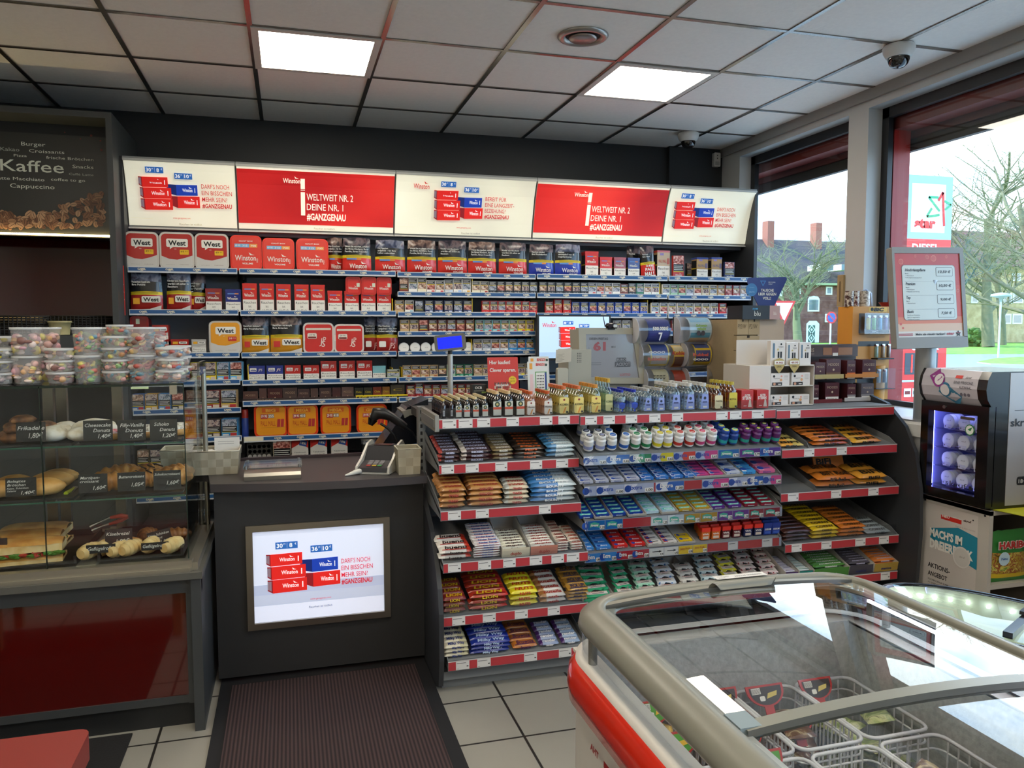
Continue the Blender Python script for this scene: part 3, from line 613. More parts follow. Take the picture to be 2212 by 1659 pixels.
# tins and boxes reading Rauchen ist toedlich
def tin_fn(w, h, c, c2, brand, d=.08, lines=3, side=0):
 def fn():
  o = bpy.data.objects.new('tobacco_tin', None); COL.objects.link(o); cm = P(c, .25, coat=.3)
  f = MB(); f.box(-w/2, 0, 0, w/2, d, h-.012, cm); f.M = SIDE(-w/2, d, 0); f.rect(.004, 0, d-.004, h*.45, PBLK)
  f.rect(.004, h*.45, d-.004, h*.5, YEL); f.rect(.004, h*.5, d-.004, h*.85, PBLK, .0007); f.rect(.004, h*.6, d-.004, h*.85, PIC[1])
  f.M = FRONT(0, 0, 0); f.rect(-w/2+.001, 0, w/2-.001, h*.44, PWH)
  L_ = ['Rauchen', 'ist', 'tödlich'] if lines == 3 else ['Rauchen', 'ist tödlich']
  for i, t_ in enumerate(L_): f.text(t_, 0, h*(.30-.135*i), h*.085, INK, w=w*(.84, .2, .7)[i] if lines == 3 else w*(.84, .9)[i], d=.001)
  if brand == 'winston':
   winston(f, -w*.04, h*.54, h*.11, PWH, w=w*.68); f.rect(-w*.36, h*.78, w*.10, h*.82, P('#5a88c8', .4)); f.rect(w*.1, h*.78, w*.36, h*.82, P('#d88a40', .4))
  elif brand == 'jps':
   f.rrect(-w*.40, h*.62, w*.0, h*.84, .004, P('#e6e2dc', .4)); f.rect(-w*.36, h*.66, -w*.02, h*.71, P(c, .3), .001); f.text('19 95', -w*.2, h*.73, h*.06, INK, w=w*.2, d=.001); f.text('JPS', w*.22, h*.64, h*.16, P('#e8ddd4', .4), w=w*.26, shear=.2)
  elif brand == 'west':
   f.rect(-w*.40, h*.68, -w*.10, h*.86, P('#e8a81c', .4)); f.rrect(-w*.04, h*.70, w*.42, h*.86, .004, PWH); f.text('West', w*.19, h*.735, h*.09, INK, w=w*.34, bold=.03, d=.001); f.poly([(-w/2+.002, h*.44), (w/2-.002, h*.44), (w/2-.002, h*.62), (0, h*.50), (-w/2+.002, h*.54)], P('#c9c6c0', .4), .0007)
  elif brand == 'pall':
   f.rect(-w*.3, h*.82, 0, h*.9, P('#8a7ab0', .4)); f.text('PALL MALL', -w*.08, h*.55, h*.12, P(c2, .4), w=w*.6); f.rect(w*.28, h*.5, w*.35, h*.72, P(c2, .4)); f.rect(w*.38, h*.5, w*.45, h*.72, P(c2, .4))
  f.build('body', o)
  f = MB(); f.box(-w/2-.001, -.001, h-.014, w/2+.001, d+.001, h, P(c2 if brand == 'pall' else c, .25, coat=.3)); f.build('lid', o); return o
 return fn
TN = {}
def tin(c, brand, px0, px1, pyt, z, label, c2='#8a5030', y=YF+.03, lines=3, d=.08):
 xa = aY(px0, 640, y).x; xb = aY(px1, 640, y).x; w = xb-xa; h = aY((px0+px1)/2, pyt, y).z-z; k = (c, brand, round(w*200), round(h*100), lines)
 if k not in TN: TN[k] = Proto(tin_fn(w, h, c, c2, brand, d, lines))
 return TN[k].put(((xa+xb)/2, y, z), label=label, cat='tobacco tin', group='tobacco tins on the wall shelves')
for i, px in enumerate((524, 561, 597, 636, 671)): tin('#cf2a26', 'winston', px, px+31, 612+i, 1.640, 'tall red tobacco tin, %s in the row of five tall ones' % ORD[i])
for i, px in enumerate((708, 744, 780, 814)): tin('#cf2a26', 'winston', px, px+31, 628, 1.640, 'short red tobacco tin, %s of four next to the tall tins' % ORD[i])
tin('#8f2a2c', 'winston', 444, 479, 623, 1.643, 'small dark red tin beside the navy tin'); tin('#1c2a78', 'winston', 487, 520, 625, 1.643, 'small navy tin at the end of the pouch shelf')
for i, (px, w_) in enumerate(((532, 36), (572, 36))): tin('#1f2f86', 'jps', px, px+w_, 790, 1.203, 'blue tin on the fourth shelf, %s from the yellow divider' % ORD[i], lines=2)
for i, px in enumerate((612, 652)): tin('#b8241f', 'jps', px, px+34, 789, 1.203, 'short red tin on the fourth shelf, %s of two' % ORD[i], lines=2)
for i, px in enumerate((690, 730, 768)): tin('#b8241f', 'jps', px, px+34, 780, 1.203, 'taller red tin on the fourth shelf, %s of three' % ORD[i], lines=2)
tin('#7fb8c0', '', 803, 831, 790, 1.203, 'pale turquoise box beside the taller red tins');
for i, (a, c, y_, z_) in enumerate(((327, 361, 702, 1.44), (330, 361, 733, 1.378), (366, 404, 733, 1.378), (411, 442, 733, 1.378))):
 tin('#a8241e' if i < 3 else '#b8b4ae', 'west', a, c, y_, z_, ('red tin stacked on another at the coffee side', 'red tin under the stacked one', 'red tin standing alone beside the stack', 'silver tin beside the orange tub')[i], lines=2)
tin('#c8261f', 'winston', 1264, 1292, 543, 1.90, 'tall red tin between blue pouches and small tins on the top shelf')
for i, (px, c) in enumerate(((1296, '#cf2a26'), (1326, '#9a3034'), (1356, '#1c2a78'))): tin(c, 'winston', px, px+25, 556, 1.90, 'small %s tin on the top shelf near the window end' % ('red', 'dark red', 'navy')[i])
tin('#b09060', 'pall', 1419, 1446, 541, 1.90, 'tall gold box with red stripes on the top shelf', c2='#b03a30'); tin('#b09060', 'pall', 1504, 1528, 556, 1.90, 'gold box with blue lid, first of two near the window', c2='#3a4a8a'); tin('#b09060', 'pall', 1536, 1558, 556, 1.90, 'gold box with blue lid, second of two near the window', c2='#3a4a8a')
pack('#b02a24', 'w', 3, aY(1463, 570, YF+.03).x, 1.90, 'tall red box with warning picture on the top shelf', w=.086, h=.162, kind=1); pack('#22305e', 'w', 3, aY(1573, 570, YF+.03).x, 1.90, 'navy box with warning picture, last on the top shelf', w=.082, h=.125, kind=1)
pack('#1c1a1a', None, 1, aY(1485, 580, YF+.2).x, 1.90, 'black box set back behind the gold boxes', w=.07, h=.12, kind=1, y=YF+.17); pack('#1c1a1a', None, 1, aY(1500, 580, YF+.2).x, 1.90, 'black box behind the first gold box', w=.05, h=.125, kind=1, y=YF+.10)
pack('#9aa890', None, 2, aY(849, 800, YF+.03).x, 1.203, 'wide pale box with dark warning picture on the fourth shelf', w=.082, h=.062)
# pouches
PID = [ramp_mat('warning_photo_dark_%d' % i, c, s, .3, dist=1.5, detail=1) for i, (c, s) in enumerate(((['#1c1518', '#3a2c30', '#7a6258', '#a89a90'], 16), (['#15161c', '#33303c', '#6a5c60', '#3c2a28'], 18), (['#1a1c26', '#3a4460', '#7c8294', '#4a4058'], 15)))]
def pouch_fn(w, h, c, name, lines, price=None, cb='#c9c6c0', pm=1, th=.05):
 def fn():
  o = MB(); rn = random.Random(int(w*1e4)+len(lines[0]))
  bands = [(.42, P(c, .28, coat=.4)), (.50, YEL), (.78, P('#131315', .25, coat=.4)), (1.01, PID[pm])]
  def mat(a, b):
   for q_, m_ in bands:
    if b < q_: return m_
  def fn2(sg):
   def g(a, b):
    bl = (1-abs(2*a-1)**4)*(1-abs(2*b-1)**5); x = (a-.5)*w*(1-.08*b*b);
    return (x, sg*(bl*th/2+.002*math.sin(9*a+7*b)*bl), b*h*(1-.03*abs(2*a-1)))
   return g
  o.surf(fn2(-1), 10, 12, mat); o.surf(lambda a, b: fn2(1)(1-a, b), 6, 6, P('#1a1a1c', .4))
  o.M = FRONT(0, -th/2-.002, 0); hh = h*.045
  for i, t_ in enumerate(lines): o.text(t_, -w*.42, h*(.71-.07*i), hh, WTX, al='l', bold=.015, maxw=w*.84, w=min(w*.84, len(t_)*hh*.62))
  for k_ in (.445, .47): o.rect(-w*.38, h*k_, w*.38, h*(k_+.008), P('#6a5e10', .5))
  if name == 'Winston':
   o.rect(-w*.36, h*.36, -w*.02, h*.405, P('#5a88c8', .4)); o.rect(-w*.02, h*.36, w*.14, h*.405, P('#d88a40', .4)); winston(o, w*.03, h*.12, h*.13, PWH, w=w*.60); o.text('VOLUME', w*.16, h*.05, h*.035, PWH, w=w*.34, bold=.03)
  elif name == 'West':
   o.rrect(-w*.14, h*.22, w*.44, h*.38, .008, PWH); o.text('West', w*.15, h*.25, h*.095, INK, w=w*.48, bold=.03, d=.0018); o.rect(-w*.4, h*.18, -w*.2, h*.33, P('#e0a020' if c == '#a8221e' else '#c83028', .4)); o.poly([(-w*.45, 0.004), (w*.45, .004), (w*.47, h*.15), (w*.1, h*.06), (-w*.46, h*.04)], P(cb, .4), .0006)
  elif name == 'JPS': o.rrect(-w*.4, h*.16, -w*.08, h*.32, .006, PWH); o.text('JPS', w*.2, h*.12, h*.16, P('#e0b8b0', .4), w=w*.3, shear=.2)
  elif name == 'pall': o.text('PALL', 0, h*.22, h*.09, PWH, w=w*.6, bold=.03); o.text('24%', 0, h*.34, h*.06, PWH, w=w*.5, bold=.02); o.text('MALL', 0, h*.05, h*.13, PWH, w=w*.7, bold=.03)
  return o.build('tobacco_pouch')
 return fn
PO = {}
def pouch(c, name, px0, px1, pyt, z, lines, label, y=YF+.045, pm=1, tilt=0):
 xa = aY(px0, 640, y).x; xb = aY(px1, 640, y).x; w = xb-xa; h = aY((px0+px1)/2, pyt, y).z-z; k = (c, name, round(w*100), lines[0])
 if k not in PO: PO[k] = Proto(pouch_fn(w, h, c, name, lines, pm=pm))
 return PO[k].put(((xa+xb)/2, y, z), (0, tilt, 0), label=label, cat='tobacco pouch', group='tobacco pouches on the wall shelves')
KW = (['Das Rauchen', 'aufgeben – für Ihre', 'Lieben weiterleben'], ['Wenn Sie rauchen, schaden', 'Sie Ihren Kindern, Ihrer', 'Familie, Ihren Freunden'], ['Kinder von Rauchern', 'werden oft selbst zu', 'Rauchern'])
RD = '#d42a22'
for i, (a, c_, yt, tx, col, yy) in enumerate(((708, 742, 512, 0, RD, .12), (741, 803, 513, 1, RD, .045), (811, 876, 518, 0, RD, .045), (880, 943, 518, 1, RD, .045), (946, 1009, 519, 2, RD, .045), (1011, 1072, 520, 1, RD, .045), (1077, 1138, 524, 2, RD, .045), (1142, 1196, 527, 3, '#2038a8', .045), (1198, 1254, 527, 4, '#2038a8', .045))):
 L_ = (KW+(['Rauchen mindert', 'Ihre Fruchtbarkeit'], ['Rauchen', 'verursacht 9 von 10', 'Lungenkarzinomen']))[tx]
 lb = '%s plastic tobacco pouch, %s pouch along the top shelf from the tubs' % ('red' if i < 7 else 'blue', ORD[i])
 pouch(col, 'Winston', a, c_, yt, 1.90, L_, lb, y=YF+yy, pm=(i % 3))
pouch(RD, 'pall', 1385, 1417, 531, 1.90, ['Rauchen', 'Ihre Haut'], 'red and black pouch leaning between small tins and the gold box', tilt=-.1)
pouch('#1a1a1c', 'x', 1352, 1384, 530, 1.90, ['Rauchen'], 'mostly black pouch behind the leaning red one', y=YF+.15)
pouch('#a8221e', 'West', 282, 352, 586, 1.643, ['Rauchen bedroht', 'Ihre Potenz'], 'dark red and black pouch nearest the coffee cabinet, second shelf', pm=2)
pouch('#a8221e', 'West', 360, 414, 583, 1.643, ['Kinder von Rauchern', 'werden oft selbst zu', 'Rauchern'], 'dark red and black pouch, second shelf, middle one', pm=2)
pouch('#a8221e', 'West', 408, 446, 590, 1.643, ['rauchen,', 'Ihren', 'der Familie,', 'den'], 'narrow dark red pouch half behind the middle one', y=YF+.09, pm=1)
pouch('#e09a22', 'West', 520, 580, 682, 1.375, ['Rauchen mindert', 'Ihre Fruchtbarkeit'], 'orange and black pouch next to the orange tub', pm=1); pouch('#e09a22', 'West', 582, 652, 680, 1.375, ['Rauchen verstopft', 'Ihre Arterien'], 'orange and black pouch next to the red clear-lid tub', pm=0)
pouch('#a8241f', 'JPS', 784, 822, 683, 1.375, ['Rauchen s', 'Zähne und', 'Zahnfleisch'], 'dark pouch with red base, the one touching the red tub', y=YF+.10, pm=2); pouch('#a8241f', 'JPS', 812, 858, 683, 1.375, ['Das Rauchen', 'aufgeben – für Ihre', 'Lieben weiterleben'], 'dark pouch with red base at the end of the third shelf', pm=2)
# soft rolling-tobacco sachets standing in files
SC_ = {}
def sachets(px0, px1, n, z, h, cols, lv, depth=5, blank=0, pit=.014):
 xa = aY(px0, 850, YF+.02).x; xb = aY(px1, 850, YF+.02).x; p = (xb-xa)/n
 for i in range(n):
  c, cn = cols[i % len(cols)]
  for j in range(depth):
   k = (c, round(p*100), h, i % 4)
   if k not in SC_: SC_[k] = Proto(pack_fn(p*.93, h, .010, c, '#c8b8a8' if i % 2 else '#b03030', i % 4, 1))
   o = SC_[k].put((xa+(i+.5)*p+j*.002, YF+.03+j*pit, z+.000), (-.06-.02*j, 0, 0), '%s tobacco sachet, %s in its file, %s' % (cn, ORD[j], lv), 'tobacco sachet', 'rolling tobacco sachets on the lower wall shelves'); o.name = 'tobacco_sachet'
sachets(412, 525, 4, 1.208, .118, [('#e8d820', 'yellow'), ('#e8d028', 'bright yellow'), ('#5aa8d8', 'light blue'), ('#6ab4e0', 'sky blue')], 'fourth shelf')
sachets(402, 512, 3, 1.031, .118, [('#c8a878', 'tan'), ('#8a1f22', 'dark red'), ('#c0a070', 'gold')], 'fifth shelf')
sachets(400, 512, 3, .850, .115, [('#c8a878', 'cream'), ('#3a2a22', 'brown'), ('#3a8ac0', 'blue')], 'sixth shelf', 7)
sachets(282, 398, 4, 1.031, .105, [('#3a6ab0', 'royal blue'), ('#c89838', 'ochre'), ('#2f78b8', 'blue striped'), ('#20242c', 'black')], 'shelf seen above the pastry signs')
sachets(290, 400, 4, .678, .110, [('#6a5a40', 'olive'), ('#3a3a40', 'charcoal'), ('#e0dcd0', 'white edged'), ('#241c22', 'dark plum')], 'shelf seen behind the croissants')
# cigarillo boxes
xw = lambda px: aY(px, 850, YF+.03).x
cz = 1.068
def box_fn(w, h, c, word, d=.025, tc='#b89878', band=None):
 def fn():
  f = MB(); f.box(-w/2, 0, 0, w/2, d, h, P(c, .4)); f.M = FRONT(0, 0, 0)
  if band: f.rect(-w/2, 0, w/2, h*.16, P(band, .4))
  if word: f.text(word, 0, h*.55, h*.17, P(tc, .4), w=w*.66)
  f.disc(0, h*.3, w*.05, P(tc, .4), ry=h*.05, n=8); return f.build('cigarillo_box')
 return fn
def cbox(px0, px1, h, c, word, z, label, y=YF+.03, tc='#b89878', band=None, d=.025, zz=None):
 w = aY(px1, 850, y).x-aY(px0, 850, y).x
 o = Proto(box_fn(w, h, c, word, d, tc, band)).put((aY((px0+px1)/2, 850, y).x, y, z), label=label, cat='cigarillo box', group='cigarillo boxes on the wall shelves'); return o
t = MB(); xa, xb = xw(524), xw(768); t.box(xa, YF+.008, 1.068, xb, YF+.028, 1.092, P('#2c1a18', .5)); t.M = FRONT(xa, YF+.008, 1.068)
t.text('MOODS', .14, .004, .014, P('#b89878', .4), w=.10); t.text('MEINE ZEIT. MEIN GESCHMACK.', .42, .004, .009, WTX, w=.26); t.text('MEINE MOODS', .64, .004, .009, P('#b89878', .4), w=.12)
tag(t.build('shelf_banner'), 'dark brown cardboard strip with lettering under the brown cigarillo boxes', 'shelf banner')
t = MB(); xa, xb = xw(768), xw(880); t.box(xa, YF+.008, 1.068, xb, YF+.028, 1.096, P('#e0cc20', .5)); t.M = FRONT(xa, YF+.008, 1.068); t.rect(0, .008, xb-xa, .02, PBLK); t.text('FILTER CIGARILLOS', .14, .010, .008, WTX, w=.11); t.text('Clubs', .035, .008, .016, YEL, w=.07, shear=.3, d=.002); t.text('Clubs', .245, .008, .016, YEL, w=.05, shear=.3, d=.002)
tag(t.build('shelf_banner'), 'black and yellow cardboard strip under the small dark cigarillo boxes', 'shelf banner')
for i, (a, c, h_, col) in enumerate(((525, 557, .070, '#5a3a32'), (560, 576, .088, '#5e3e36'), (578, 610, .086, '#4a1818'), (611, 642, .088, '#4e3a34'), (643, 669, .078, '#4a3230'), (671, 687, .080, '#5a4038'), (690, 716, .082, '#4a3230'), (718, 736, .082, '#502a28'), (738, 764, .084, '#6a5048'))):
 cbox(a, c, h_, col, 'MOODS' if c-a > 20 else None, cz, 'brown cigarillo box, %s in its row above the brown strip' % ORD[i])
for i, (a, c, h_, col) in enumerate(((766, 784, .078, '#2a2a22'), (786, 804, .078, '#34342a'), (806, 824, .080, '#7a3020'), (826, 842, .080, '#8a5a28'))): cbox(a, c, h_, col, 'Clubs', cz, 'small dark cigarillo box, %s in its row above the yellow strip' % ORD[i], tc='#d8c030')
cbox(844, 874, .092, '#4a4438', 'C', cz, 'wide dark metal cigarillo box with gold emblem', tc='#c8b040')
# lower shelf behind the counter
def big_fn():
 f = MB(); w, h = .105, .17; f.box(-w/2, 0, 0, w/2, .07, h, P('#e8e4dc', .4)); f.M = FRONT(0, 0, 0); f.poly([(-w/2, h*.55), (0, h*.72), (w/2, h*.55), (w/2, h), (-w/2, h)], RED)
 f.rect(-w*.44, h*.04, w*.44, h*.46, PWH, .001);
 for i, t_ in enumerate(('Tabakrauch', 'enthält über 70', 'Stoffe, die')): f.text(t_, 0, h*(.36-.1*i), h*.05, INK, w=w*.7, d=.0015)
 f.M = f.M @ Matrix.Translation((w*.2, h*.74, 0)) @ Matrix.Rotation(-.25, 4, 'Z'); f.rect(-w*.22, -h*.11, w*.22, h*.11, P('#2050a8', .4), .002); f.text('18%', 0, -h*.04, h*.08, PWH, w=w*.34, bold=.03, d=.003)
 return f.build('tobacco_box')
BG = Proto(big_fn); zb = aY(650, 985, YF+.05).z-.03
for i, px in enumerate((642, 683, 728)): BG.put((xw(px)+.01, YF+.04, zb-.01), label='red and white tobacco box with blue price patch behind the counter, %s of three' % ORD[i], cat='tobacco box', group='red and white boxes behind the counter')
pack('#c8b8a0', None, 3, xw(603)+.01, zb-.01, 'box with couple photo warning behind the coin tray', w=.11, h=.165, kind=1)
for k_ in (1,):
 f = MB(); f.box(MX[1], YF+.01, zb-.03, MX[2], 5.66, zb-.01, SH); f.build('shelf', unit)
t = thing('coin_roll_rack', 'dark rack with rows of coin-sized white rolls behind the counter', 'rack', (xw(557), YF+.05, zb-.01))
f = MB(); f.box(-.075, 0, 0, .075, .06, .14, P('#3a3a38', .5)); f.build('rack_body', t)
for r_ in range(4):
 for c_ in range(5):
  f = MB(); f.cyl((-.058+c_*.029, 0, .02+r_*.031), (-.058+c_*.029, -.006 if r_ < 2 else .0005, .02+r_*.031), .012, P('#b8b8b4' if r_ < 2 else '#141414', .4), n=12); f.build('roll' if r_ < 2 else 'socket', t)
p = aY(797, 975, YF+.06); t = thing('tobacco_can', 'dark round tobacco can with yellow band behind the scanner', 'tobacco can', (p.x, YF+.08, zb-.01))
f = MB(); f.lathe([(.05, 0), (.05, .03), (.05, .04), (.05, .10), (.05, .125)], [P('#3a2a5a', .4), YEL, PBLK, PIC[2]], 24); f.M = FRONT(0, -.05, 0); f.text('Rauchen', 0, .075, .01, WTX, w=.06, d=.002); f.text('aufgeben', 0, .055, .01, WTX, w=.06, d=.002); f.build('body', t)
f = MB(); f.lathe([(.052, .125), (.052, .14), (.045, .145)], P('#cfcfca', .3), 24); f.build('lid', t)
p = aY(558, 920, YF+.05); t = thing('gas_canister', 'slim blue gas canister with red cap beside the orange tubs', 'gas canister', (aY(540, 900, YF+.06).x-.02, YF+.06, .842)); t.location.x = aY(529, 900, YF+.06).x
f = MB(); f.lathe([(.022, 0), (.022, .12), (.018, .13)], P('#243c88', .3), 16); f.build('body', t); f = MB(); f.lathe([(.021, .125), (.021, .175), (.018, .18)], P('#a8281c', .35), 16); f.build('cap', t)
f = MB(); f.box(-.012, 0, 0, .012, .002, .33, P('#c8342a', .45)); f.M = FRONT(0, 0, 0)
for i, t_ in enumerate(('für Tabakerhalt', 'wir beispielhaft', 'unter 18 Jahren')): f.text(t_, 0, .14-.04*i, .010, WTX, w=.022)
p = aY(258, 600, 5.15); p0 = aY(258, 681, 5.15); p1 = aY(258, 573, 5.15)
f = MB(); f.box(-.022, 0, 0, .022, .002, p1.z-p0.z, P('#c8342a', .45)); f.M = FRONT(0, 0, 0)
for i, t_ in enumerate(('Der Tabakverkauf', 'ist gesetzlich', 'unter 18 Jahren')): f.text(t_, 0, .18-.045*i, .008, WTX, w=.04)
tag(f.build('notice_strip', loc=(p.x, 5.17, p0.z)), 'narrow upright red notice strip on the shelf side by the coffee cabinet', 'notice')
# ---------------------------------------------------------------- wall monitor behind the till
xa, xb = aY(1161, 700, 5.12).x, aY(1319, 700, 5.12).x; z1_ = aY(1240, 680, 5.12).z; z0_ = aY(1240, 778, 5.12).z
t = thing('advert_screen', 'flat screen in front of the cigarette shelves showing stacked cartons', 'screen', (xa, 5.12, z0_))
W_s, H_s = xb-xa, z1_-z0_; f = MB(); f.box(0, 0, 0, W_s, .04, H_s, P('#24262a', .4)); f.box(W_s*.4, .04, H_s*.3, W_s*.6, .09, H_s*.7, BLACK); f.build('housing', t)
f = MB(); f.M = FRONT(0, 0, 0); e = .5; f.rect(.012, .016, W_s-.012, H_s-.012, wmat('#b4cfe8', e)); f.rect(.012, .016, W_s-.012, H_s*.18, wmat('#9fbcda', e), .0008)
ad_art(f, .17, .09, .145, e, .0012); winston(f, .085, H_s-.085, .028, wmat('#c83038', e), d=.002, w=.1); f.build('screen', t)
# ================================================================ service counter
CD = P('#2b2b2c', .5, var=.05, bs=20); CT_ = P('#433f41', .35, var=.05, bs=30)
t = thing('service_counter', 'dark grey service counter with an illuminated advert in its front', 'counter', (0, 0, 0))
f = MB(); f.box(-.322, 3.50, .03, .575, 3.53, .856, CD); f.box(-.322, 3.53, .03, -.30, 4.08, .856, CD); f.box(.553, 3.53, .03, .575, 4.08, .856, CD); f.box(-.30, 3.56, 0, .553, 3.58, .03, BLACK); f.build('front_panel', t)
f = MB(); fr = [(-.330, 3.462), (-.2, 3.435), (-.05, 3.405), (.1, 3.388), (.25, 3.382), (.4, 3.386), (.52, 3.394), (.575, 3.398)]
f.ext(fr+[(.575, 4.10), (-.47, 4.10), (-.47, 3.80), (-.36, 3.70)], .856, .890, CT_); f.build('worktop', t)
f = MB(); f.box(-.25, 4.02, .890, .575, 4.04, .905, P('#3c3236', .4)); f.build('upstand', t)
# illuminated advert
xa, xb, z0_, z1_ = -.197, .418, .235, .695
fr_ = MB(); fr_.M = FRONT(0, 3.50, 0); w_ = .028; mm = P('#9c958a', .3, 1)
for pts in (((xa, z1_), (xb, z1_), (xb-w_, z1_-w_), (xa+w_, z1_-w_)), ((xa, z0_), (xb, z0_), (xb-w_, z0_+w_), (xa+w_, z0_+w_)), ((xa, z0_), (xa, z1_), (xa+w_, z1_-w_), (xa+w_, z0_+w_)), ((xb, z0_), (xb, z1_), (xb-w_, z1_-w_), (xb-w_, z0_+w_))):
 fr_.ext(list(pts), 0, .018, mm)
d = thing('advert_display', 'glowing poster frame with cartons set in the dark counter front', 'illuminated sign', (0, 0, 0))
fr_.build('frame', d, bevel=.003); f = MB(); f.M = FRONT(0, 3.50, 0); e = .38; xa += w_; xb -= w_; z0_ += w_; z1_ -= w_
f.rect(xa, z0_, xb, z1_, wmat('#dfe6fa', e), .004); f.rect(xa, z0_+.085, xb, z0_+.165, wmat('#b9c2dc', e), .0045); f.rect(xa, z0_, xb, z0_+.072, wmat('#e6ebff', e), .0047); f.rect(xa, z0_+.072, xb, z0_+.12, wmat('#c3cbe2', e), .0049)
f.build('poster', d)
f = MB(); f.M = FRONT(0, 3.50, 0); ad_art(f, xa+.075, z0_+.125, .18, e, .0055)
slogan(f, xa+.372, z0_+.235, .021, ['DARF\'S NOCH', 'EIN BISSCHEN', 'MEHR SEIN?', '#GANZGENAU'], wmat('#cf2a3c', e), d=.008, bw=.98)
f.text('www.ganzgenau.com', xa+.28, z0_+.082, .008, wmat('#d84a5c', e), w=.09, d=.006); f.text('Rauchen ist tödlich', xa+.28, z0_+.045, .010, wmat('#5a6070', e), w=.10, d=.006); f.build('printing', d)
# door mat
bm = P('#17171a', .8); rib = bpy.data.materials.new('ribbed_mat'); rib.use_nodes = True; nt = rib.node_tree; b_ = nt.nodes['Principled BSDF']; tc = nt.nodes.new('ShaderNodeTexCoord'); wv = nt.nodes.new('ShaderNodeTexWave'); wv.inputs['Scale'].default_value = 22; wv.inputs['Distortion'].default_value = .6; wv.inputs['Detail Scale'].default_value = 60; nt.links.new(tc.outputs['Object'], wv.inputs[0])
rp = nt.nodes.new('ShaderNodeValToRGB'); rp.color_ramp.elements[0].color = lin('#22181a'); rp.color_ramp.elements[1].color = lin('#4e3a3a'); nt.links.new(wv.outputs['Fac'], rp.inputs[0]); nt.links.new(rp.outputs[0], b_.inputs['Base Color']); b_.inputs['Roughness'].default_value = .9
bp = nt.nodes.new('ShaderNodeBump'); bp.inputs['Strength'].default_value = .6; bp.inputs['Distance'].default_value = .004; nt.links.new(wv.outputs['Fac'], bp.inputs['Height']); nt.links.new(bp.outputs[0], b_.inputs['Normal'])
t = thing('door_mat', 'large brown ribbed floor mat with black rubber edge in front of the counter', 'floor mat', (0, 0, 0))
f = MB(); f.box(-.315, 1.60, .0, .575, 3.555, .007, bm); f.build('rubber_edge', t); f = MB(); f.box(-.265, 1.65, .007, .520, 3.46, .013, rib); f.build('carpet', t)
t = MB(); t.box(-1.6, 1.9, 0, -.605, 3.16, .007, P('#1c1b1c', .9, bump=.4, bs=200)); tag(t.build('floor_mat'), 'plain black floor mat at the foot of the red glass counter front', 'floor mat')
# coin tray
p = aZ(592, 1010, .89); t = thing('coin_tray', 'aluminium change tray with clear acrylic top on the counter', 'coin tray', (p.x, 3.60, .89))
f = MB(); f.M = FR((-.118, 0, 0), (0, 1, 0), (0, 0, 1)); f.ext([(-.105, 0), (.12, 0), (.12, .040), (.0, .040), (-.095, .030), (-.112, .018)], 0, .236, P('#b9b4a8', .3, .85)); f.build('base', t)
f = MB(); f.box(-.124, -.06, .042, .124, .13, .050, CLEAR);
f.build('acrylic_plate', t)
f = MB(); f.M = TOP(0, 0, .0405); f.rrect(-.105, -.03, .105, .10, .01, P('#c8b4ae', .4)); f.rect(-.08, .05, .08, .075, P('#b84a44', .4), .001); f.rect(-.06, 0, .0, .02, P('#a33a3a', .4), .001); f.rect(.01, .01, .08, .02, P('#6a6a70', .4), .001); f.build('printed_insert', t)
for sx in (-.112, .112):
 for sy in (-.05, .12): f = MB(); f.cyl((sx, sy, .040), (sx, sy, .054), .006, STEEL, n=10); f.build('screw', t)
# card terminal
p = aZ(838, 1010, .89); t = thing('card_terminal', 'white and grey card payment terminal with keypad', 'card terminal', (.395, 3.60, .89), rz=-.42)
wsh = P('#cfccc2', .35); f = MB()
for sx in (-1, 1):
 f.M = FR((sx*.078-.008 if sx > 0 else -.078, 0, 0), (0, 1, 0), (0, 0, 1)); pts = [(-.13, .004), (.11, .0), (.12, .105), (.09, .128), (.03, .118), (-.06, .062), (-.125, .036)]
 f.ext(pts, 0, .010, wsh)
f.M = I4; f.box(-.07, -.12, 0, .07, .11, .02, wsh); f.build('shell', t, bevel=.003)
f = MB(); dk = P('#2a2a2e', .35); f.M = FR((-.066, 0, 0), (0, 1, 0), (0, 0, 1)); f.ext([(-.125, .012), (.1, .012), (.1, .105), (.02, .108), (-.035, .05), (-.12, .03)], 0, .132, dk); f.build('body', t)
f = MB(); f.M = FR((0, -.078, .042), (1, 0, 0), (0, .972, .235)); km = P('#8a8c90', .4)
for r_ in range(4):
 for c_ in range(3): f.rrect(-.035+c_*.026, -.03+r_*.017, -.015+c_*.026, -.018+r_*.017, .003, km if r_ else (P('#b03028', .4), P('#d0b020', .4), P('#3a9a50', .4))[c_], .002)
f.build('keypad', t); f = MB(); f.M = FR((0, .06, .108), (1, 0, 0), (0, 1, -.03)); f.rrect(-.045, -.035, .045, .035, .004, P('#3c2026', .1, coat=.6), .0015); f.rect(-.03, -.01, .035, .02, P('#7a3038', .3), .002); f.build('screen', t)
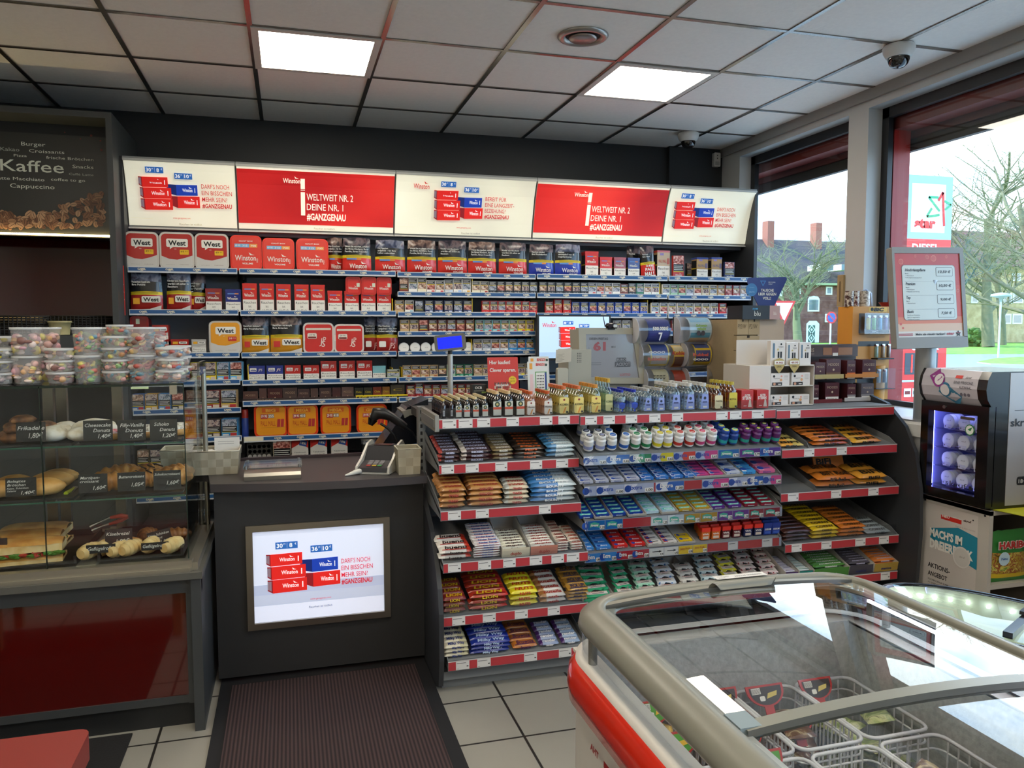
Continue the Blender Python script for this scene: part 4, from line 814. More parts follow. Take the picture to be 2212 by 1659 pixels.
# woven baskets
wv_ = ramp_mat('woven_paper', ['#a79f8a', '#b7b09b', '#c3bda8'], 14, .7, detail=1)
def basket(loc, w, d, h, label, rz=0, taper=.9):
 t = thing('woven_basket', label, 'basket', loc, rz=rz); f = MB(); fr = []
 def P4(k, z): return [(-w/2*k, -d/2*k, z), (w/2*k, -d/2*k, z), (w/2*k, d/2*k, z), (-w/2*k, d/2*k, z)]
 a = P4(taper, 0); b = P4(1, h); ai = P4(taper*.95, .004); bi = P4(.95, h)
 f.add(a+b+ai+bi, [(0, 1, 5, 4), (1, 2, 6, 5), (2, 3, 7, 6), (3, 0, 4, 7), (9, 8, 12, 13), (10, 9, 13, 14), (11, 10, 14, 15), (8, 11, 15, 12), (0, 3, 2, 1), (8, 9, 10, 11), (4, 5, 13, 12), (5, 6, 14, 13), (6, 7, 15, 14), (7, 4, 12, 15)], wv_)
 # woven strips standing proud in a chequer
 for (o_, u, L_) in (((-w/2, -d/2, 0), (1, 0, 0), w), ((w/2, -d/2, 0), (0, 1, 0), d), ((w/2, d/2, 0), (-1, 0, 0), w), ((-w/2, d/2, 0), (0, -1, 0), d)):
  n = max(3, round(L_/.034)); m_ = max(2, round(h/.034)); V = Vector(o_); U = Vector(u); N_ = U.cross(Vector((0, 0, 1)))
  for i in range(n):
   for j in range(m_):
    if (i+j) % 2: continue
    def q(a_, b_):
     k = taper+(1-taper)*b_; c = V+U*(L_*(.5+(a_-.5)*k))-N_*((1-k)*(d if abs(u[0]) else w)/2)+Vector((0, 0, b_*h)); return c+N_*.0018
    a0, a1, b0, b1 = i/n+.004, (i+1)/n-.004, j/m_+.01, (j+1)/m_-.01
    f.add([q(a0, b0), q(a1, b0), q(a1, b1), q(a0, b1)], [(0, 1, 2, 3)], P('#a59c86', .7) if (i+j) % 4 else P("#a89f8a", .7))
 f.build('basket_body', t); f = MB(); f.tube([(x, y, z) for x, y, z in P4(.985, h)], .004, P('#c6c0ac', .7), 6, closed=True); f.build('rim', t); return t
basket((.505, 3.50, .89), .105, .12, .115, 'small empty woven paper basket beside the card terminal')
bk = basket((-.325, 3.76, .89), .20, .17, .105, 'woven paper basket holding receipts on the counter corner')
basket((-.50, 3.83, .89), .13, .15, .105, 'woven paper basket seen through the end glass of the pastry case')
R.seed(11)
for i in range(6):
 f = MB(); f.box(-.045, -.03, 0, .045, .03, .0008, P('#e2e0da', .6)); f.M = TOP(0, 0, .001)
 for k in range(3): f.rect(-.035, -.02+k*.012, .02, -.017+k*.012, P('#8a6a6a' if i % 2 else '#9a9a98', .6), .0004)
 o = f.build('receipt', loc=(-.34+R.uniform(-.05, .05), 3.76+R.uniform(-.03, .03), .965+i*.004), rot=(R.uniform(.0, .3), R.uniform(-.25, .25), R.uniform(-1, 1))); tag(o, 'white paper slip lying in the receipt basket', 'receipt', 'paper slips in the basket')
f = MB(); f.box(-.055, 0, 0, .055, .001, .075, P('#e6e4de', .6)); f.M = FRONT(0, 0, 0)
for k in range(2): f.rect(-.04, .045+k*.010, .03, .047+k*.010, P('#9a9a9a', .6))
tag(f.build('note_card', loc=(-.285, 3.80, .965), rot=(-.15, 0, 0)), 'white note standing upright at the back of the receipt basket', 'note')
f = MB(); f.tube([(.30, 3.52, .905), (.27, 3.50, .903), (.245, 3.49, .897), (.225, 3.485, .894)], [.012, .011, .007, .003], P('#d6d4cc', .5), 8); tag(f.build('charging_cable'), 'short white cable plug lying beside the card terminal', 'cable')
# barcode scanner on gooseneck
t = thing('barcode_scanner', 'black handheld barcode scanner resting on a gooseneck stand', 'barcode scanner', (0, 0, 0))
S = 3.72; G = lambda px, py, y=S: aY(px, py, y); f = MB(); bk_ = P('#121214', .35)
f.tube([G(868, 990), G(862, 965), G(852, 940), G(838, 925), G(822, 915)], .006, bk_, 8); f.build('gooseneck', t)
f = MB(); pa = [G(806, 905), G(812, 893), G(828, 893), G(845, 900), G(862, 912), G(876, 922)]; f.tube(pa, [.018, .031, .028, .021, .020, .016], bk_, 12); f.tube([G(806, 905), G(800, 918)], [.025, .012], P('#0a0a0c', .1), 10); f.build('scanner_body', t)
f = MB(); f.tube([G(876, 922), G(890, 932), G(902, 950), G(909, 970), G(911, 990), G(912, 1010)], .0035, bk_, 6); f.build('cable', t)
f = MB(); c = G(866, 1000); f.cyl((c.x, c.y, .89), (c.x, c.y, .905), .05, bk_, n=20); f.build('stand_base', t)
# till back side
t = thing('cash_register', 'black till seen from behind, between counter and sweets rack', 'cash register', (0, 0, 0))
f = MB(); Y_t = 4.02; nv = P('#10151f', .25, coat=.3)
pts = [aY(a, c, Y_t) for a, c in ((905, 1010), (818, 1005), (812, 980), (850, 925), (880, 880), (925, 862), (925, 1010))]
f.M = FRONT(0, Y_t, 0); f.ext([(p.x, p.z) for p in pts], -.22, 0, nv); f.build('body', t)
f = MB(); f.M = FRONT(0, Y_t-.004, 0); pts = [aY(a, c, Y_t) for a, c in ((868, 888), (884, 884), (925, 880), (925, 893), (885, 897), (874, 903))]; f.ext([(p.x, p.z) for p in pts], -.2, .003, P('#8d8c86', .4)); f.build('top_cover', t)
f = MB(); a = aY(838, 985, Y_t-.01); c = aY(928, 960, Y_t-.01); a2 = aY(838, 975, Y_t-.01); c2 = aY(928, 948, Y_t-.01); f.add([a, c, c2, a2], [(0, 1, 2, 3)], P('#2c4468', .2, coat=.5)); f.box(a.x-.05, Y_t-.05, .89, c.x, Y_t, a.z-.004, P('#1a2332', .3)); f.build('drawer_housing', t)
# customer display pole
t = thing('customer_display', 'grey pole with a glowing blue customer price display', 'customer display', (0, 0, 0)); YD = 3.75
b0 = aY(973, 862, YD); b1 = aY(975, 765, YD)
f = MB(); f.cyl((b0.x, YD, 1.10), (b0.x, YD, b1.z), .0135, P('#b4b1aa', .35, .5), n=16); f.build('pole', t)
f = MB(); f.cyl((b0.x, YD, b1.z), (b0.x, YD, b1.z+.03), .011, BLACK, n=12); f.build('neck', t)
f = MB(); f.cyl((b0.x, YD, 1.10), (b0.x, YD, 1.108), .10, P('#3e3d3c', .4), n=28); f.build('base_plate', t)
x0, x1 = aY(938, 750, YD).x, aY(1004, 750, YD).x; z0_, z1_ = aY(970, 757, YD).z, aY(970, 722, YD).z
cx = (x0+x1)/2; w_ = x1-x0; h_ = z1_-z0_
f = MB(); f.rr(-w_/2, -h_/2, w_/2, h_/2, .012, -.03, .0, P('#6c6a63', .4)); m4 = FR((cx, YD-.02, (z0_+z1_)/2), (1, -.12, .10), (-.10, 0, 1));
f.v = [tuple(m4 @ Vector(v)) for v in f.v]; f.build('housing', t)
f = MB(); f.M = m4; f.rect(-w_/2+.014, -h_/2+.012, w_/2-.02, h_/2-.012, P('#0a1ae0', .3, e=1.4), .002); f.build('screen', t)
# ================================================================ sweets rack
GR_ = P('#7d7f80', .5, var=.03, bs=10); GRD = P('#6b6d70', .5); RR_ = P('#b5343c', .38, coat=.2); TAGW = P('#d9d7d4', .5); PAN = P('#313337', .5, var=.05, bs=16)
rack = thing('sweets_rack', 'long grey front-of-till rack with red price rails and tiers of sweets', 'shelf unit', (0, 0, 0))
XL, XG, XR, XE = .600, 1.238, 2.243, 2.925
prof = [(4.0, 0), (3.24, 0), (3.165, .03), (3.14, .15), (3.142, .35), (3.17, .45), (3.24, .56), (3.34, .65), (3.47, .72), (3.62, .79), (3.85, .855), (4.0, .856)]
f = MB(); f.M = FR((.577, 0, 0), (0, 1, 0), (0, 0, 1)); f.ext(prof, 0, .020, PAN); f.build('end_panel', rack)
prof = [(3.75, 0), (3.14, 0), (3.085, .3), (3.07, .55), (3.08, .75), (3.12, .93), (3.19, 1.05), (3.32, 1.155), (3.5, 1.20), (3.75, 1.20)]
f = MB(); f.M = FR((2.945, 0, 0), (0, 1, 0), (0, 0, 1)); f.ext(prof, 0, .020, PAN); f.build('end_panel', rack)
f = MB(); f.box(XL, 3.64, .05, XE+.02, 3.66, 1.13, GR_)
for x in (XG, XR):
 f.box(x-.015, 3.62, .05, x+.015, 3.64, 1.13, GRD)
f.build('back_panel', rack)
f = MB(); f.box(.572, 3.60, .86, .605, 3.66, 1.175, GR_)
for i in range(9): f.box(.580, 3.598, .88+i*.033, .590, 3.60, .896+i*.033, BLACK)
f.build('upright', rack)
f = MB(); f.M = FR((XL, 0, 0), (0, 1, 0), (0, 0, 1)); f.ext([(3.5, .0), (3.215, .0), (3.215, .035), (3.185, .045), (3.195, .078), (3.5, .078)], 0, XE-XL, GR_); f.build('plinth', rack)
def rail(x0, x1, Y, zb, tags, pyt, lip=0, tilt=.20, ends=True, mod='', deckw=None):
 """deck + price rail; tags = list of (px0, px1); zb = bottom of the rail"""
 s = MB(); H_ = .043; d = 3.63-Y
 s.M = FR((x0, Y, zb+H_-.006), (0, 1, 0), (0, 0, 1)); s.ext([(.004, 0), (d, d*tilt), (d, d*tilt-.004), (.004, -.012)], 0, x1-x0, GR_)
 s.M = I4
 if ends:
  for xx in (x0, x1-.003): s.M = FR((xx, Y, zb+H_), (0, 1, 0), (0, 0, 1)); s.ext([(0, -.035), (0, .0), (.05, .03), (d, d*tilt+.03), (d, -.03)], 0, .003, GR_)
 sh = s.build('shelf', rack)
 r = MB(); r.box(x0, Y-.006, zb, x1, Y+.003, zb+H_, GRD); r.M = FRONT(x0, Y-.006, zb); r.rect(.002, .003, x1-x0-.002, H_-.004, RR_, .0006); r.rect(0, H_-.004, x1-x0, H_, P('#c9c7c4', .4), .0012)
 for a, c in tags:
  u0 = aY(a, pyt, Y).x-x0; u1 = aY(c, pyt, Y).x-x0
  if u0 < 0 or u1 > x1-x0+.01: continue
  r.rect(u0, .003, u1, H_-.004, TAGW, .0014); r.rect(u0+.003, H_-.013, u0+(u1-u0)*.75, H_-.0105, P('#6a6866'), .002); r.rect(u1-.012, .014, u1-.004, .019, P('#4a4846'), .002); r.rect(u0+.003, .007, u0+.012, .009, P('#9a9896'), .002)
 r.build('price_rail', sh)
 if lip:
  q = MB(); q.box(x0+.01, Y+.001, zb+H_-.004, x1-.01, Y+.004, zb+H_+lip, CLEAR); q.build('clear_lip', sh)
 return zb+H_-.006
TOPZ = 1.155
f = MB(); f.box(XL, 3.25, TOPZ-.02, XE, 3.66, TOPZ-.004, GR_); f.build('top_deck', rack)
rail(XL, XG-.004, 3.25, 1.115, ((955, 985), (990, 1020), (1030, 1058), (1093, 1120), (1165, 1192), (1205, 1230)), 915, .045, 0, False)
rail(XG, XR-.004, 3.25, 1.108, ((1263, 1288), (1302, 1327), (1350, 1375), (1401, 1425), (1450, 1474), (1545, 1570), (1575, 1600), (1622, 1648)), 905, .045, 0, False)
rail(XR, XE, 3.25, 1.103, ((1705, 1727),), 900, 0, 0, False)
f = MB(); f.box(.585, 3.24, 1.105, .602, 3.62, 1.175, P('#8f8e88', .5)); f.M = SIDE(.585, 3.62, 1.105); f.rr(.03, .015, .36, .05, .004, 0, .003, GR_); f.build('end_bracket', rack)
DZL = {}
DZL['L2'] = rail(XL, XG-.004, 3.25, .921, ((953, 980), (1005, 1033), (1069, 1095), (1144, 1170), (1200, 1226)), 1010, .035)
DZL['L3'] = rail(XL, XG-.004, 3.22, .727, ((967, 995), (1027, 1055), (1163, 1189)), 1110, .035)
DZL['L4'] = rail(XL, XG+.01, 3.17, .517, ((967, 995), (1032, 1060), (1086, 1113), (1143, 1170), (1190, 1217), (1223, 1250)), 1215, .05)
DZL['L5'] = rail(XL, XG+.012, 3.17, .286, ((976, 1004), (1042, 1070), (1111, 1139), (1182, 1208)), 1330, .055)
DZL['L6'] = rail(XL+.012, XG, 3.14, .105, ((984, 1013), (1030, 1059), (1131, 1159), (1206, 1233)), 1420, 0)
DZL['R2'] = rail(XR, XE-.02, 3.20, .920, ((1735, 1757), (1805, 1827)), 975, 0)
DZL['R3'] = rail(XR, XE, 3.20, .708, ((1700, 1723), (1793, 1815), (1873, 1895)), 1075, .045)
DZL['R4'] = rail(XR+.03, XE+.01, 3.20, .458, ((1708, 1730), (1772, 1794), (1845, 1867), (1896, 1917)), 1180, .05)
DZL['R5'] = rail(XR+.03, XE+.01, 3.20, .272, ((1900, 1920),), 1250, 0)
# printed gum shelf fronts
GCOL = {'w': ('#b4bcd6', '#e6e6f0'), 'b': ('#2f66b8', '#e6e8f0'), 'g': ('#2f8a5a', '#d8e4e0'), 'y': ('#e0d028', '#b8c0d8'), 'r': ('#d8463a', '#b8c0d8'), 'p': ('#d8488c', '#b8c0d8'), 'A': ('#1f6ab0', '#1f6ab0'), 'V': ('#6a2f8c', '#6a2f8c'), 'E': ('#5a3a96', '#3a8ad0'), 'R': ('#b3303a', '#b3303a'), 'T': ('#c0d0da', '#dfe8ea'), 'G': ('#b08a30', '#b08a30'), 'D': ('#8a2034', '#8a2034'), 'W': ('#e2e0da', '#e2e0da'), 'Y': ('#e6c020', '#e6c020'), '-': ('#b5343c', '#b5343c'), 'S': ('#3f86cc', '#3f86cc'), 't': ('#d9d7d4', '#d9d7d4')}
def gumrail(Y, zb, H_, segs, pyt, mod, tilt=.30, lip=.012):
 x0, x1 = XG, XR-.003; d = 3.60-Y; s = MB(); s.M = FR((x0, Y, zb+H_-.004), (0, 1, 0), (0, 0, 1)); s.ext([(.004, 0), (d, d*tilt), (d, d*tilt-.004), (.004, -.01)], 0, x1-x0, GR_)
 for xx in (0, x1-x0-.003): s.M = FR((x0+xx, Y, zb+H_), (0, 1, 0), (0, 0, 1)); s.ext([(0, -H_), (0, .004), (.05, .03), (d, d*tilt+.03), (d, -.03)], 0, .003, GR_)
 s.M = FRONT(x0, Y+.02, 0)
 sh = s.build('shelf', rack); r = MB(); r.box(x0, Y-.003, zb, x1, Y+.002, zb+H_+lip*0, P('#9aa0b0', .25)); r.M = FRONT(x0, Y-.003, zb)
 for (a, c, k, pr) in segs:
  u0 = max(0, aY(a, pyt, Y).x-x0); u1 = min(x1-x0, aY(c, pyt, Y).x-x0); c1, c2 = GCOL[k]; w = u1-u0
  r.rect(u0, .002, u0+w*.45, H_-.002, P(c2, .25)); r.rect(u0+w*.45, .002, u1, H_-.002, P(c1, .25));
  if c1 != c2: r.poly([(u0+w*.45, .002), (u0+w*.45, H_-.002), (u0+w*.35, H_*.5)], P(c1, .25), .001)
  if k in 'wbgyrpERSE' and k not in '-': r.disc(u0+w*.12, H_*.5, H_*.36, P('#1f4aa0', .3), .0012, 12); r.text('Extra', u0+w*.38, H_*.40, H_*.40, PWH if k in 'ERSbg' else P('#2a4a9c', .4), w=w*.46, bold=.02, d=.002)
  if k in 'AVTGD': r.poly([(u0+w*.12, H_*.28), (u0+w*.3, H_*.42), (u0+w*.7, H_*.24), (u0+w*.66, H_*.7), (u0+w*.38, H_*.84), (u0+w*.12, H_*.72)], P('#3fae98', .35), .0012); r.text('Airwaves', u0+w*.38, H_*.42, H_*.24, PWH, w=w*.46, bold=.03, shear=.2, d=.002)
  if k == 'W': r.rect(u0+w*.2, H_*.55, u0+w*.7, H_*.63, INK, .002); r.poly([(u0+w*.66, H_*.46), (u0+w*.85, H_*.59), (u0+w*.66, H_*.72)], INK, .002)
  if k == 'Y': r.text('Juicy Fruit', u0+w*.45, H_*.55, H_*.22, P('#a04018', .4), w=w*.7, bold=.02, d=.002)
  if k == 't': r.rect(u0+.004, H_*.7, u0+w*.7, H_*.76, INK, .002)
  if pr: r.rrect(u1-w*.30, H_*.1, u1-.002, H_*.5, .003, PWH, .0016); r.text(pr, u1-w*.15, H_*.17, H_*.24, INK, w=w*.24, bold=.03, d=.0025)
 r.build('printed_front', sh)
 q = MB(); q.box(x0, Y-.006, zb-.002, x1, Y-.0045, zb+H_+lip, CLEAR); q.build('clear_lip', sh)
 return zb+H_-.004
G1 = gumrail(3.20, .935, .042, ((1259, 1309, 'w', '3,65'), (1310, 1359, 'b', '3,65'), (1360, 1406, 'g', '3,65'), (1407, 1454, 'y', '3,65'), (1455, 1501, 'r', '3,65'), (1502, 1549, 'p', '3,65'), (1551, 1595, 'A', '3,79'), (1597, 1641, 'V', '3,79'), (1641, 1685, 'E', '3,65')), 985, 'G1')
G2 = gumrail(3.19, .800, .045, ((1260, 1287, 'w', ''), (1288, 1347, 'w', '1,00'), (1348, 1411, 'w', '1,00'), (1412, 1415, '-', ''), (1416, 1476, 'b', '1,00'), (1477, 1515, '-', ''), (1516, 1573, 'p', '1,00'), (1574, 1614, 'w', '1,40'), (1615, 1647, 'b', '1,40'), (1648, 1686, 'p', '1,40')), 1055, 'G2')
G3 = gumrail(3.18, .647, .045, ((1256, 1268, 'b', ''), (1269, 1306, 'A', '1,20'), (1307, 1344, 'A', '1,20'), (1345, 1405, '-', ''), (1406, 1441, 'T', '1,20'), (1442, 1476, 'T', '1,20'), (1477, 1511, 'G', '1,20'), (1512, 1548, 'G', '1,20'), (1549, 1581, 'V', '1,20'), (1582, 1616, 'V', '1,20'), (1617, 1648, 'D', '1,20'), (1649, 1683, 'D', '1,20')), 1125, 'G3')
G4 = gumrail(3.18, .503, .042, ((1265, 1296, 'S', '0,80'), (1297, 1331, 'S', '0,80'), (1332, 1366, 'R', '0,80'), (1367, 1401, 'R', '0,80'), (1402, 1433, 'W', '0,90'), (1434, 1464, 'W', '0,90'), (1465, 1495, 'Y', '0,90'), (1496, 1526, 'Y', '0,90'), (1527, 1571, '-', ''), (1572, 1592, 't', ''), (1593, 1644, '-', ''), (1645, 1666, 't', ''), (1667, 1681, '-', '')), 1205, 'G4')
G5 = gumrail(3.17, .262, .04, ((1268, 1500, '-', ''), (1500, 1690, '-', '')), 1280, 'G5', .12)
# ---- chocolate bars
BARS = {}
def bar_fn(L, D, T, c, word, tc, c2=None, c2a=0, side=None, flat=False, stripe=None):
 def fn():
  f = MB(); m = P(c, .3, coat=.35); m2 = P(c2, .3, coat=.35) if c2 else m
  def fn3(sg):
   def g(a, b):
    bl = (1-abs(2*a-1)**8); x = (a-.5)*L; y = (b-.5)*D*(.92+.08*bl); s_ = (1-abs(2*b-1)**4)**.6
    return (x, y, T/2+sg*T/2*(s_*bl if not flat else min(1, s_*1.2)*min(1, bl*1.3))+.0008*math.sin(a*90)*(1-bl))
   return g
  n = 12 if not flat else 10
  f.surf(fn3(1), n, 8, (lambda a, b: m2 if c2 and a < c2a or (c2 and c2a < 0 and a > 1+c2a) else m)); f.surf(lambda a, b: fn3(-1)(1-a, b), 6, 4, m)
  f.M = FR((0, -D*.02, T*1.0), (1, 0, 0), (0, 1, 0));
  if stripe: f.rect(-L*.42, -D*.40, L*.42, -D*.30, P(stripe, .3), .0008)
  if word: f.text(word, L*.02, -D*.26, D*.50, P(tc, .35), w=L*.70, bold=.03, shear=.15, d=.001)
  f.M = FR((0, -D*.47, T*.5), (1, 0, 0), (0, .35, 1));
  if word: f.text(word, L*.02, -T*.25, T*.45, P(tc, .4), w=L*.4, bold=.03, d=.003)
  return f.build('chocolate_bar')
 return fn
def bars(key, px0, px1, py, Y, dz, tilt, D, T, layers, rows, c, word, tc, colr, kind='chocolate bar', name='chocolate_bar', jit=.05, **kw):
 """rows of bars on a tilted shelf, front stack LAYERS high, the rest shown by their top layer"""
 x0 = aY(px0, py, Y).x; x1 = aY(px1, py, Y).x; L = (x1-x0)*.97; k = (c, word, round(L*100), D, T)
 if k not in BARS: BARS[k] = Proto(bar_fn(L, D, T, c, word, tc, **kw))
 rn = random.Random(int(x0*1000)+layers); th = math.atan(tilt)
 for r_ in range(rows):
  yy = .022+D/2+r_*D*.98
  for l_ in range(layers) if r_ == 0 else (layers-1,) if layers < 4 else (layers-2, layers-1):
   lb = '%s, %s row back, %s, %s' % (colr, ORD[r_], 'bottom layer' if l_ == 0 and layers > 1 else 'top layer' if l_ == layers-1 else 'middle layer', key)
   z = dz+yy*tilt+l_*T*.98+.002
   o = BARS[k].put(((x0+x1)/2+rn.uniform(-.003, .003), Y+yy-l_*T*tilt+rn.uniform(-.001, .001), z), (th, 0, rn.uniform(-jit, jit)*.6), lb, kind, colr+'s, '+key); o.name = name
kw1 = 'second rack shelf'; Y_ = 3.25; d_ = DZL['L2']
bars(kw1, 948, 996, 1000, Y_, d_, .2, .038, .018, 3, 6, '#3a2a2c', 'SNICKERS', '#c8cce8', 'dark bar with blue lettering', c2='#a83a34', c2a=.14)
bars(kw1, 997, 1064, 1000, Y_, d_, .2, .038, .018, 3, 7, '#3a282e', 'SNICKERS', '#d0d4ee', 'long dark twin bar', c2='#d8d0c8', c2a=.2)
bars(kw1, 1066, 1112, 998, Y_, d_, .2, .036, .018, 3, 6, '#7a6a48', 'SNICKERS', '#e0dcd0', 'olive and cream bar', stripe='#4a2a22')
bars(kw1, 1114, 1181, 996, Y_, d_, .2, .036, .018, 3, 6, '#2a2220', 'Mars', '#e06a30', 'black bar with orange script', stripe='#5a4a2a')
bars(kw1, 1183, 1246, 994, Y_, d_, .2, .036, .020, 3, 5, '#b8cad0', 'BOUNTY', '#e8f0f4', 'white and pale blue bar', c2='#4a88b8', c2a=.3, jit=.1)
kw1 = 'third rack shelf'; Y_ = 3.22; d_ = DZL['L3']
bars(kw1, 951, 1009, 1095, Y_, d_, .2, .040, .024, 4, 5, '#b07a40', 'TWIX', '#a02a2a', 'gold bar with red lettering')
bars(kw1, 1011, 1089, 1092, Y_, d_, .2, .040, .024, 4, 6, '#b58044', 'TWIX XTRA', '#a02a2a', 'long gold bar with red lettering', c2='#7a4a24', c2a=.12)
bars(kw1, 1092, 1146, 1090, Y_, d_, .2, .040, .022, 4, 3, '#c8b89c', 'TWIX', '#b0302c', 'white and gold bar', c2='#c0c4c0', c2a=.2)
bars(kw1, 1148, 1247, 1087, Y_, d_, .24, .036, .022, 4, 8, '#c8d4d8', 'BOUNTY', '#f0f4f6', 'extra long white and blue bar', c2='#3a7ab8', c2a=.55, jit=.08)
kw1 = 'fourth rack shelf'; Y_ = 3.17; d_ = DZL['L4']
bars(kw1, 950, 1022, 1205, Y_, d_, .22, .052, .024, 2, 3, '#e0dcd4', 'bueno', '#2a1a18', 'white bar with dark script and red edge', c2='#c83a28', c2a=-.2, stripe='#c83a28');
bars(kw1, 1026, 1084, 1200, Y_, d_, .22, .026, .011, 6, 8, '#e2e0e0', 'Kinder Riegel', '#2a5aa8', 'slim white and red bar', stripe='#d8402c', jit=.02)
bars(kw1, 1087, 1142, 1196, Y_, d_, .22, .024, .014, 3, 7, '#e0dcc8', 'duplo', '#4a2a22', 'cream bar in an open carton', jit=.02)
bars(kw1, 1149, 1202, 1192, Y_, d_, .22, .024, .014, 3, 8, '#e4e0d4', 'duplo', '#a83028', 'white bar with red lettering in a carton', jit=.02)
bars(kw1, 1206, 1232, 1190, Y_, d_, .22, .030, .012, 4, 7, '#d8ccbc', 'Country', '#8a2a20', 'short cream and red bar', stripe='#b83028', jit=.04); bars(kw1, 1236, 1262, 1188, Y_, d_, .22, .030, .012, 3, 6, '#e0d8c8', 'cards', '#b84a20', 'short white bar with biscuit picture', stripe='#d8402c', jit=.04)
kw1 = 'fifth rack shelf'; Y_ = 3.17; d_ = DZL['L5']
bars(kw1, 955, 1008, 1325, Y_, d_, .22, .042, .026, 3, 4, '#7a2420', 'LION', '#d0b020', 'dark red bar with yellow lettering'); bars(kw1, 1014, 1100, 1315, Y_, d_, .22, .042, .026, 3, 5, '#a83020', 'LION', '#d8b828', 'long red twin bar with yellow lettering', c2='#c02a24', c2a=-.18, stripe='#5a1a14')
bars(kw1, 1104, 1165, 1305, Y_, d_, .22, .042, .026, 3, 4, '#e0d020', 'NUTS', '#c02a20', 'bright yellow bar'); bars(kw1, 1169, 1226, 1298, Y_, d_, .22, .044, .024, 2, 5, '#ded6cc', 'nutella', '#b03028', 'white bar with biscuit end', c2='#b8804a', c2a=.22, jit=.1)
bars(kw1, 1229, 1274, 1292, Y_, d_, .22, .050, .016, 4, 4, '#b88a3a', 'PICK UP!', '#24285a', 'gold biscuit bar with navy edges', stripe='#24306e')
kw1 = 'bottom rack shelf'; Y_ = 3.14; d_ = DZL['L6']
bars(kw1, 960, 1014, 1418, Y_, d_, .24, .036, .020, 3, 6, '#d8d0b8', 'Milky Way', '#2a3a78', 'cream bar with blue oval', c2='#c0b890', c2a=-.3); bars(kw1, 1018, 1105, 1408, Y_, d_, .24, .036, .020, 3, 7, '#1c2f88', 'Milky Way', '#b8cce8', 'long blue bar', jit=.03)
bars(kw1, 1109, 1164, 1396, Y_, d_, .24, .044, .026, 1, 5, '#b8702a', 'Brownie', '#4a2248', 'orange brown cake bar', stripe='#5a2a5a', jit=.12); bars(kw1, 1170, 1213, 1388, Y_, d_, .24, .034, .020, 1, 5, '#8a98b8', 'render', '#f0f0f0', 'pale blue and purple bar', c2='#4a2a6a', c2a=.2, jit=.1); bars(kw1, 1217, 1258, 1382, Y_, d_, .24, .034, .020, 1, 5, '#90a4c0', 'render', '#f0f0f0', 'pale blue bar nearest the freezer', c2='#4a2a6a', c2a=.2, jit=.1)
def carton(px0, px1, py, Y, dz, h, D, c, word, tc, label, tilt=.22, grp=None, back=.02):
 x0 = aY(px0, py, Y).x; x1 = aY(px1, py, Y).x; w = x1-x0; t_ = .0015; f = MB(); m = P(c, .5); wi = P('#c3beb6', .7)
 y0, y1 = .010, D; z0 = .004
 f.M = FR((-w/2, 0, 0), (0, 1, 0), (0, 0, 1))
 for xx in (0, w-t_): f.M = FR((-w/2+xx, 0, 0), (0, 1, 0), (0, 0, 1)); f.ext([(y0, z0), (y0, z0+h), (y0+D*.3, z0+h*1.2), (y1, z0+h*1.9), (y1, z0)], 0, t_, wi)
 f.M = I4; f.box(-w/2, y0-t_, z0, w/2, y0, z0+h, m); f.box(-w/2, y1, z0, w/2, y1+t_, z0+h*1.9, wi); f.box(-w/2, y0, z0-.001, w/2, y1, z0, wi); f.M = FRONT(0, y0-t_, 0)
 f.rect(-w/2, z0, w/2, z0+h*.38, m, .001)
 if word: f.text(word, 0, z0+h*.22, min(.014, h*.4), P(tc, .4), w=min(w*.9, len(word)*.010), bold=.02, d=.0018)
 o = f.build('open_carton', loc=((x0+x1)/2, Y, dz), rot=(math.atan(tilt), 0, 0)); return tag(o, label, 'carton', grp)
carton(1085, 1145, 1196, 3.17, DZL['L4'], .040, .28, '#d8ceb4', 'duplo', '#a83028', 'open white carton holding cream bars on the fourth shelf')
carton(1147, 1205, 1192, 3.17, DZL['L4'], .040, .30, '#c8806a', 'duplo', '#a83028', 'open reddish carton holding white bars on the fourth shelf')
# ---- gum bottles
def gb_fn(body, lidc, c1, c2):
 def fn():
  o = bpy.data.objects.new('gum_bottle', None); COL.objects.link(o); bm_ = P(body, .35)
  f = MB(); f.lathe([(.020, 0), (.0225, .004), (.0225, .010), (.0225, .026), (.0225, .048), (.017, .056), (.0165, .058)], [bm_, bm_, P(c1, .35), bm_, bm_, bm_], 20); f.build('bottle', o)
  f = MB(); lm = P(lidc, .35); f.lathe([(.0175, .056), (.019, .058), (.019, .070), (.017, .073), (.0155, .0725)], lm, 20); f.M = TOP(0, 0, .0728); f.disc(0, 0, .014, P(c2, .4), .0004, 16); f.poly([(-.012, .002), (.0, .009), (.012, .004), (.006, -.002)], P(c1 if body != '#5a1f60' else '#d8d840', .4), .0008); f.rect(-.009, -.006, .007, -.003, PWH, .0008); f.build('cap', o); return o
 return fn
GBK = {'k': ('#d8d8d6', '#e4e4e0', '#8a94c0', '#2a3040'), 'b': ('#dcdcda', '#e4e4e0', '#2458a8', '#2a6ab8'), 'g': ('#dcdcda', '#e4e4e0', '#1f7a4a', '#2a8a58'), 'y': ('#dcdcda', '#e4e4e0', '#d8c828', '#c8b828'), 'r': ('#dcdcda', '#e4e4e0', '#b83028', '#c84a40'), 'p': ('#dcdcda', '#e4e4e0', '#c04078', '#c84a60'), 'N': ('#1c3f8c', '#1f449a', '#2aa0a0', '#d0d040'), 'V': ('#5a1f60', '#622468', '#2a9a8a', '#1c2a3a')}
GBP = {k: Proto(gb_fn(*v)) for k, v in GBK.items()}; GN = {'k': 'white bottle with black lid print', 'b': 'white bottle with blue label', 'g': 'white bottle with green label', 'y': 'white bottle with yellow lid print', 'r': 'white bottle with red lid print', 'p': 'white bottle with pink lid print', 'N': 'dark blue gum bottle', 'V': 'dark purple gum bottle'}
